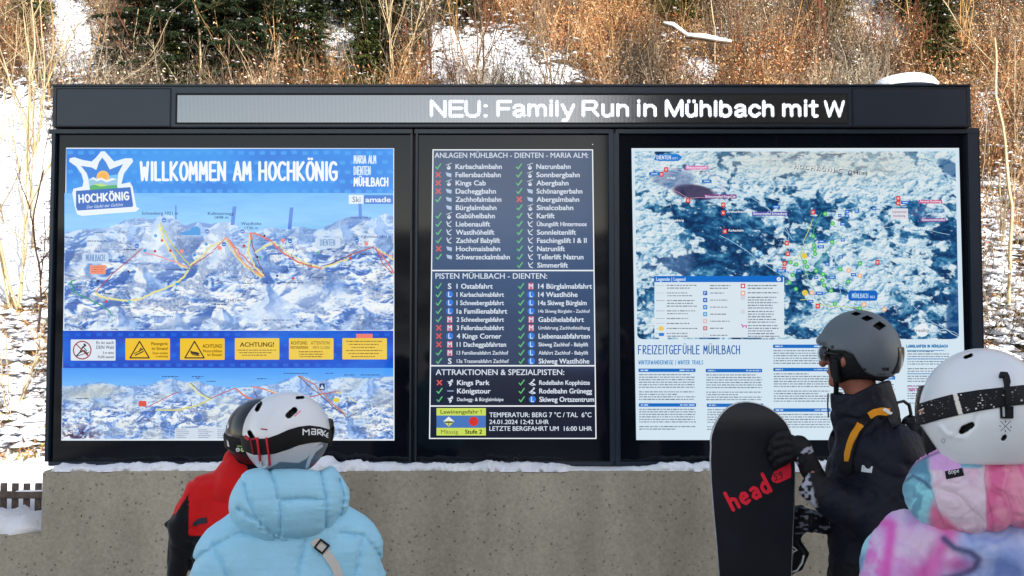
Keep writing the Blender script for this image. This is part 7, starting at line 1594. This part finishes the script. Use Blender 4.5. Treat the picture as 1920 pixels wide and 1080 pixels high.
def hdcol(u, v, w):
    u = u + 6 * (vnoise(u / 30, v / 30, 3) - .5); c = np.tile(np.array((230, 206, 220), float), (len(u), 1))
    c = mixa(c, (232, 158, 196), smooth01(swirl(u, v, 12, .8), .5, .66) * .35)
    c = mixa(c, (226, 120, 160), smooth01(v - curve(u, [(1740, 920), (1760, 960), (1800, 990), (1850, 1010)]) , -6, 10) * (u < 1860)); 
    c = mixa(c, (236, 150, 176), smooth01(u - 1846 - (v - 900) * .08, -2, 3) * .95)
    c = mixa(c, (226, 96, 152), smooth01(u - 1846, 0, 3) * smooth01(swirl(u, v, 5, .9), .42, .68) * .75)
    c = mixa(c, (240, 190, 196), smooth01(u - 1870, 0, 20) * smooth01(862 - v, -8, 8) * .8)
    c = mixa(c, (222, 168, 222), smooth01(884 - v + (u - 1790) * .05, -3, 4) * (u < 1806)); c = mixa(c, (120, 178, 200), smooth01(878 - v, -2, 4) * smooth01(u - 1800, 0, 3) * smooth01(1842 - u, 0, 3))
    aq = smooth01(1748 - u - np.abs(v - 930) * .12 + 14 * (fbm(u / 20, v / 26, 71, 3) - .5), -9, 9); c = mixa(c, (150, 216, 230), aq); c = mixa(c, (96, 150, 178), aq * smooth01(swirl(u, v, 91, .5), .42, .68) * .8); c = mixa(c, (90, 140, 168), smooth01(1742 - u, 0, 5) * smooth01(890 - v, -4, 6)); c = mixa(c, (66, 92, 120), .8 * np.exp(-(poly_dist(u, v, [(1692, 905), (1712, 892), (1732, 904), (1742, 915)]) / 3.0) ** 2))
    rim = smooth01(curve(u, [(1690, 905), (1715, 868), (1760, 848), (1800, 843), (1870, 850), (1930, 868)]) - v, -1.5, 1.5); c = mixa(c, lerp3((u - 1700) / 200, [(0, (222, 150, 216)), (.35, (226, 160, 220)), (.5, (122, 150, 204)), (.75, (112, 164, 190)), (1, (90, 110, 150))]), rim)
    seam = poly_dist(u, v, [(1690, 905), (1715, 868), (1760, 848), (1800, 843), (1870, 850), (1930, 868)]); c = mixa(c, (80, 84, 120), .6 * np.exp(-(seam / 2) ** 2))
    for L in ([(1845, 850), (1846, 900), (1856, 960), (1862, 1000)], [(1742, 855), (1740, 900), (1752, 940), (1768, 985)]): c = mixa(c, c * .86, np.exp(-(poly_dist(u, v, L) / 1.6) ** 2))
    return c
def jk_d(P):
    d = CAP(P, (1716, 1066, 0), (1974, 1066, 0), 104, 104, .9); d = smin(d, ELL(P, (1845, 1220, 0), (215, 210, 130)), 40); d = smin(d, ELL(P, (1855, 1010, 14), (150, 80, 104)), 30); d = smin(d, CAP(P, (1845, 1250, 0), (1845, 1580, 0), 165, 172, .7), 50)
    for s_ in (-1, 1): d = smin(d, U(P, 20, CAP(P, (1845 + s_ * 158, 1085, 0), (1845 + s_ * 212, 1340, 30), 102, 80), CAP(P, (1845 + s_ * 205, 1340, 30), (1845 + s_ * 172, 1530, -72), 76, 50)), 24)
    d = np.maximum(d, -CAP(P, (1845, 850, -14), (1845, 945, -12), 62, 56)); d = np.maximum(d, P[1] - 1640)
    return d + folds(P, 75, 11, 31) + folds(P, 30, 3.4, 33) + wrinkle(P, 10, .5, 3)
def hood_d(P):
    d = ELL(P, (1842, 920, 30), (160, 98, 98)); d = smin(d, ELL(P, (1835, 872, 0), (128, 44, 100)), 24)
    B0, B1 = PX(P); d = smax(d, -(B1 - curve(B0, [(1690, 875), (1720, 850), (1760, 834), (1800, 827), (1870, 838), (1930, 856), (1990, 880)])), 7)
    d = smax(d, B1 - curve(B0, [(1680, 935), (1700, 962), (1730, 988), (1770, 1006), (1850, 1006), (1930, 990), (2010, 960)]) - 3 * np.sin(B0 / 19), 14)
    d = smax(d, -CAP(P, (1845, 780, -24), (1845, 905, -14), 112, 86, .9), 8)
    A0, A1 = PX(P); s1 = poly_dist(A0, A1, [(1690, 905), (1715, 868), (1760, 848), (1800, 843), (1870, 850), (1930, 868)]); s2 = np.minimum(poly_dist(A0, A1, [(1845, 850), (1846, 900), (1856, 960), (1862, 1010)]), poly_dist(A0, A1, [(1742, 855), (1740, 900), (1752, 940), (1768, 985)]))
    return d + 3.0 * np.exp(-(s1 / 4) ** 2) + 1.5 * np.exp(-(s2 / 3) ** 2) + folds(P, 60, 9, 41) + folds(P, 26, 3.4, 43) + wrinkle(P, 8, .5, 3)
jd = D.mesh('jacket', jk_d, (1510, 905, -180), (2190, 1650, 170), 4.2, M_cloth, col=jdcol, label='marbled pink, lilac, aqua and blue jacket')
hd_ = D.mesh('hood', hood_d, (1672, 815, -110), (2010, 1030, 150), 2.2, M_cloth, jd, col=hdcol, label='big panelled hood lying on the back')
D.mesh('trousers', lambda P: U(P, 30, ELL(P, (1845, 1590, 0), (150, 80, 105)), *[U(P, 20, CAP(P, (1845 + s_ * 68, 1600, 0), (1845 + s_ * 75, 1800, -8), 88, 74), CAP(P, (1845 + s_ * 75, 1800, -8), (1845 + s_ * 78, VG4 - 100, 0), 70, 64)) for s_ in (-1, 1)]), (1670, 1480, -150), (2020, VG4 - 20, 130), 9, M_shell, col=(30, 30, 40))
for s_ in (-1, 1):
    D.mesh('boot', lambda P: np.maximum(U(P, 20, CAP(P, (1845 + s_ * 78, VG4 - 170, 0), (1845 + s_ * 78, VG4 - 56, 0), 68, 60), CAP(P, (1845 + s_ * 78, VG4 - 40, 6), (1845 + s_ * 86, VG4 - 36, -96), 46, 38)), P[1] - VG4 + 4), (1845 + s_ * 78 - 90, VG4 - 260, -160), (1845 + s_ * 78 + 96, VG4, 90), 9, M_hard, col=(50, 50, 56))
    D.mesh('glove', lambda P: U(P, 8, ELL(P, (1845 + s_ * 165, 1580, -90), (34, 44, 24)), CAP(P, (1845 + s_ * 148, 1565, -96), (1845 + s_ * 122, 1600, -112), 15, 12), *[CAP(P, (1845 + s_ * (145 + q * 13), 1600, -92), (1845 + s_ * (147 + q * 12.5), 1650 - abs(q - 1.6) * 7, -106), 12, 9) for q in range(4)]), (1845 + s_ * 165 - 80, 1520, -140), (1845 + s_ * 165 + 70, 1675, -50), 4, M_shell, col=(30, 30, 40))
HC4, HR4 = (1848, 783, -8), (127, 128, 138)
topD = [(1700, 768), (1722, 757), (1755, 747), (1790, 738), (1835, 731), (1880, 726), (1925, 721), (1990, 716)]
botD = [(1700, 800), (1730, 796), (1765, 786), (1800, 778), (1840, 770), (1880, 763), (1925, 758), (1990, 752)]
def vD(P, px=None):
    px = px or PX(P)
    v = v_caps(P, [(1803, 809, 1822, 797, 4.6), (1806, 803, 1822, 796, 4.0), (1884, 819, 1881, 823, 3.2)], px); return np.where(P[2] > 0, np.minimum(v, v_caps(P, [(1810, 670, 1821, 666, 2.6)], px)), 1e3)
cutD = [(1700, 800), (1728, 800), (1745, 825), (1764, 852), (1780, 872), (1920, 872), (1960, 860), (1985, 800)]
def hD(P):
    A0, A1 = PX(P); o = ELL(P, HC4, HR4); o = o - 2.5 * np.exp(-(poly_dist(A0, A1, [(1762, 800), (1775, 815), (1800, 820)]) / 5) ** 2) + 2.0 * np.exp(-(poly_dist(A0, A1, [(1832, 778), (1828, 795), (1812, 812), (1790, 818)]) / 4) ** 2)
    d = np.maximum(o, -ELL(P, HC4, [r - 13 for r in HR4])); d = smax(d, A1 - curve(A0, cutD), 5); d = smax(d, -P[2] - 80 - (P[1] < 740) * 90, 4)
    return smax(d, -np.maximum(vD(P), -o - 11), 1.5)
def hDcol(u, v, w): return mixa(np.tile(np.array((234, 236, 240), float), (len(u), 1)), (10, 10, 12), (vD((u, v, w), (u, v)) < .8) * 1.0)
h4 = D.mesh('helmet', hD, (1712, 645, -155), (1984, 880, 138), 2.2, M_hard, col=hDcol, label='large smooth white helmet')
D.mesh('helmet_liner', lambda P: np.maximum(ELL(P, HC4, [r - 11 for r in HR4]), P[1] - 866), (1715, 650, -150), (1980, 875, 130), 6, M_shell, h4, col=(12, 12, 14))
D.mesh('ear_pad', lambda P: smax(ELL(P, (1778, 828, -20), (52, 62, 60)), -(P[1] - 775), 4) + wrinkle(P, 16, 1.4), (1718, 765, -86), (1838, 896, 46), 3, M_shell, h4, col=(16, 16, 20))
def gcolD(u, v, w):
    c = np.tile(np.array((20, 20, 25), float), (len(u), 1)); c = mixa(c, (232, 222, 214), (np.abs(u - 1796 - (v - 758) * .28) < 4.3) * (w > 0)); return c
gd = D.mesh('goggle_strap', band(HC4, HR4, 4, topD, botD), (1712, 708, -155), (1986, 806, 140), 2.0, M_strap, col=gcolD, label='black speckled goggle strap with a pale bar')
D.mesh('goggle_lens', lambda P: np.maximum(np.maximum(ELL(P, HC4, [r + 16 for r in HR4]), -ELL(P, HC4, [r + 2 for r in HR4])), np.maximum(np.abs(P[1] - 770) - 38, P[2] + 70 + (P[0] - 1845) * .2)), (1700, 715, -165), (1990, 822, 40), 3.4, M_lens, gd)
TD = bvh([gd, h4]); rs = random.Random(12); pr = []
for i in range(120):
    a = rs.uniform(1728, 1960); b = curve(np.array([a]), topD)[0]; e = curve(np.array([a]), botD)[0]; y = rs.uniform(b + 3, e - 3)
    if abs(a - 1796 - (y - 758) * .28) < 9: continue
    r = rs.uniform(.6, 2.4) ; t0 = rs.uniform(0, 3); c = rs.choice([(226, 222, 216), (90, 90, 98), (60, 60, 68), (54, 54, 62), (190, 184, 180)])
    pr += st_poly([(a + r * rs.uniform(.5, 1.5) * math.cos(t0 + k * 1.57), y + r * rs.uniform(.4, 1.2) * math.sin(t0 + k * 1.57)) for k in range(4)], c)
pr += [(p_, f_, (236, 206, 190)) for p_, f_, c_ in st_stroke([(1725, 770), (1733, 766), (1726, 777), (1734, 774)], 2, 0)] + st_stroke([(1724, 773), (1731, 771)], 4, (150, 84, 70))
sticker('strap_speckles', TD, pr, M_badge, gd, .0012, kind='stuff')
ribbon('strap_keeper', TD, [(1873, 705), (1884, 706), (1887, 720), (1888, 745), (1889, 782)], [7, 10, 10, 9, 9], M_strap, h4, .007, (18, 18, 22), n=5)
for a in ([(1876, 764), (1877, 784)], [(1896, 763), (1896, 784)], [(1876, 783), (1897, 783)]): ribbon('keeper_frame', TD, a, 3.2, M_strap, h4, .005, (16, 16, 18), step=4)
pr = st_stroke([(1876, 790), (1894, 808)], 1.1, (60, 62, 70)) + st_stroke([(1894, 790), (1876, 808)], 1.1, (60, 62, 70)) + st_stroke([(1885, 789), (1885, 792)], 1.6, (60, 62, 70)) + st_stroke([(1884, 806), (1885, 809)], 1.6, (60, 62, 70)) + st_stroke([(1874, 798), (1876, 799)], 1.6, (60, 62, 70)) + st_stroke([(1895, 799), (1895, 802)], 1.4, (60, 62, 70))
t_ = np.linspace(0, 2 * math.pi, 12); pr += st_stroke([(1769 + 3.4 * math.cos(q), 826 + 4 * math.sin(q)) for q in t_], 1, (150, 154, 160))
sticker('helmet_marks', TD, pr, M_badge, h4, .0008, kind='stuff')
TH2 = bvh([hd_, jd])
ribbon('label_patch', TH2, [(1774, 892), (1806, 885)], 14, M_strap, hd_, .002, (16, 16, 20), label='small black label on the hood')
def textprims(st, x0, x1, yb, cap, c, rot):
    V, F, w = glyphs(st, 0.0); s_ = (x1 - x0) / w; r = math.radians(rot); x = V[:, 0] * s_; y = -V[:, 1] * cap
    return [(np.stack([x0 + x * math.cos(r) + y * math.sin(r), yb - x * math.sin(r) + y * math.cos(r)], 1), F, c)]
sticker('label_lettering', TH2, textprims('dope', 1779, 1800, 892, 9, (240, 240, 240), 12), M_badge, hd_, .0032)
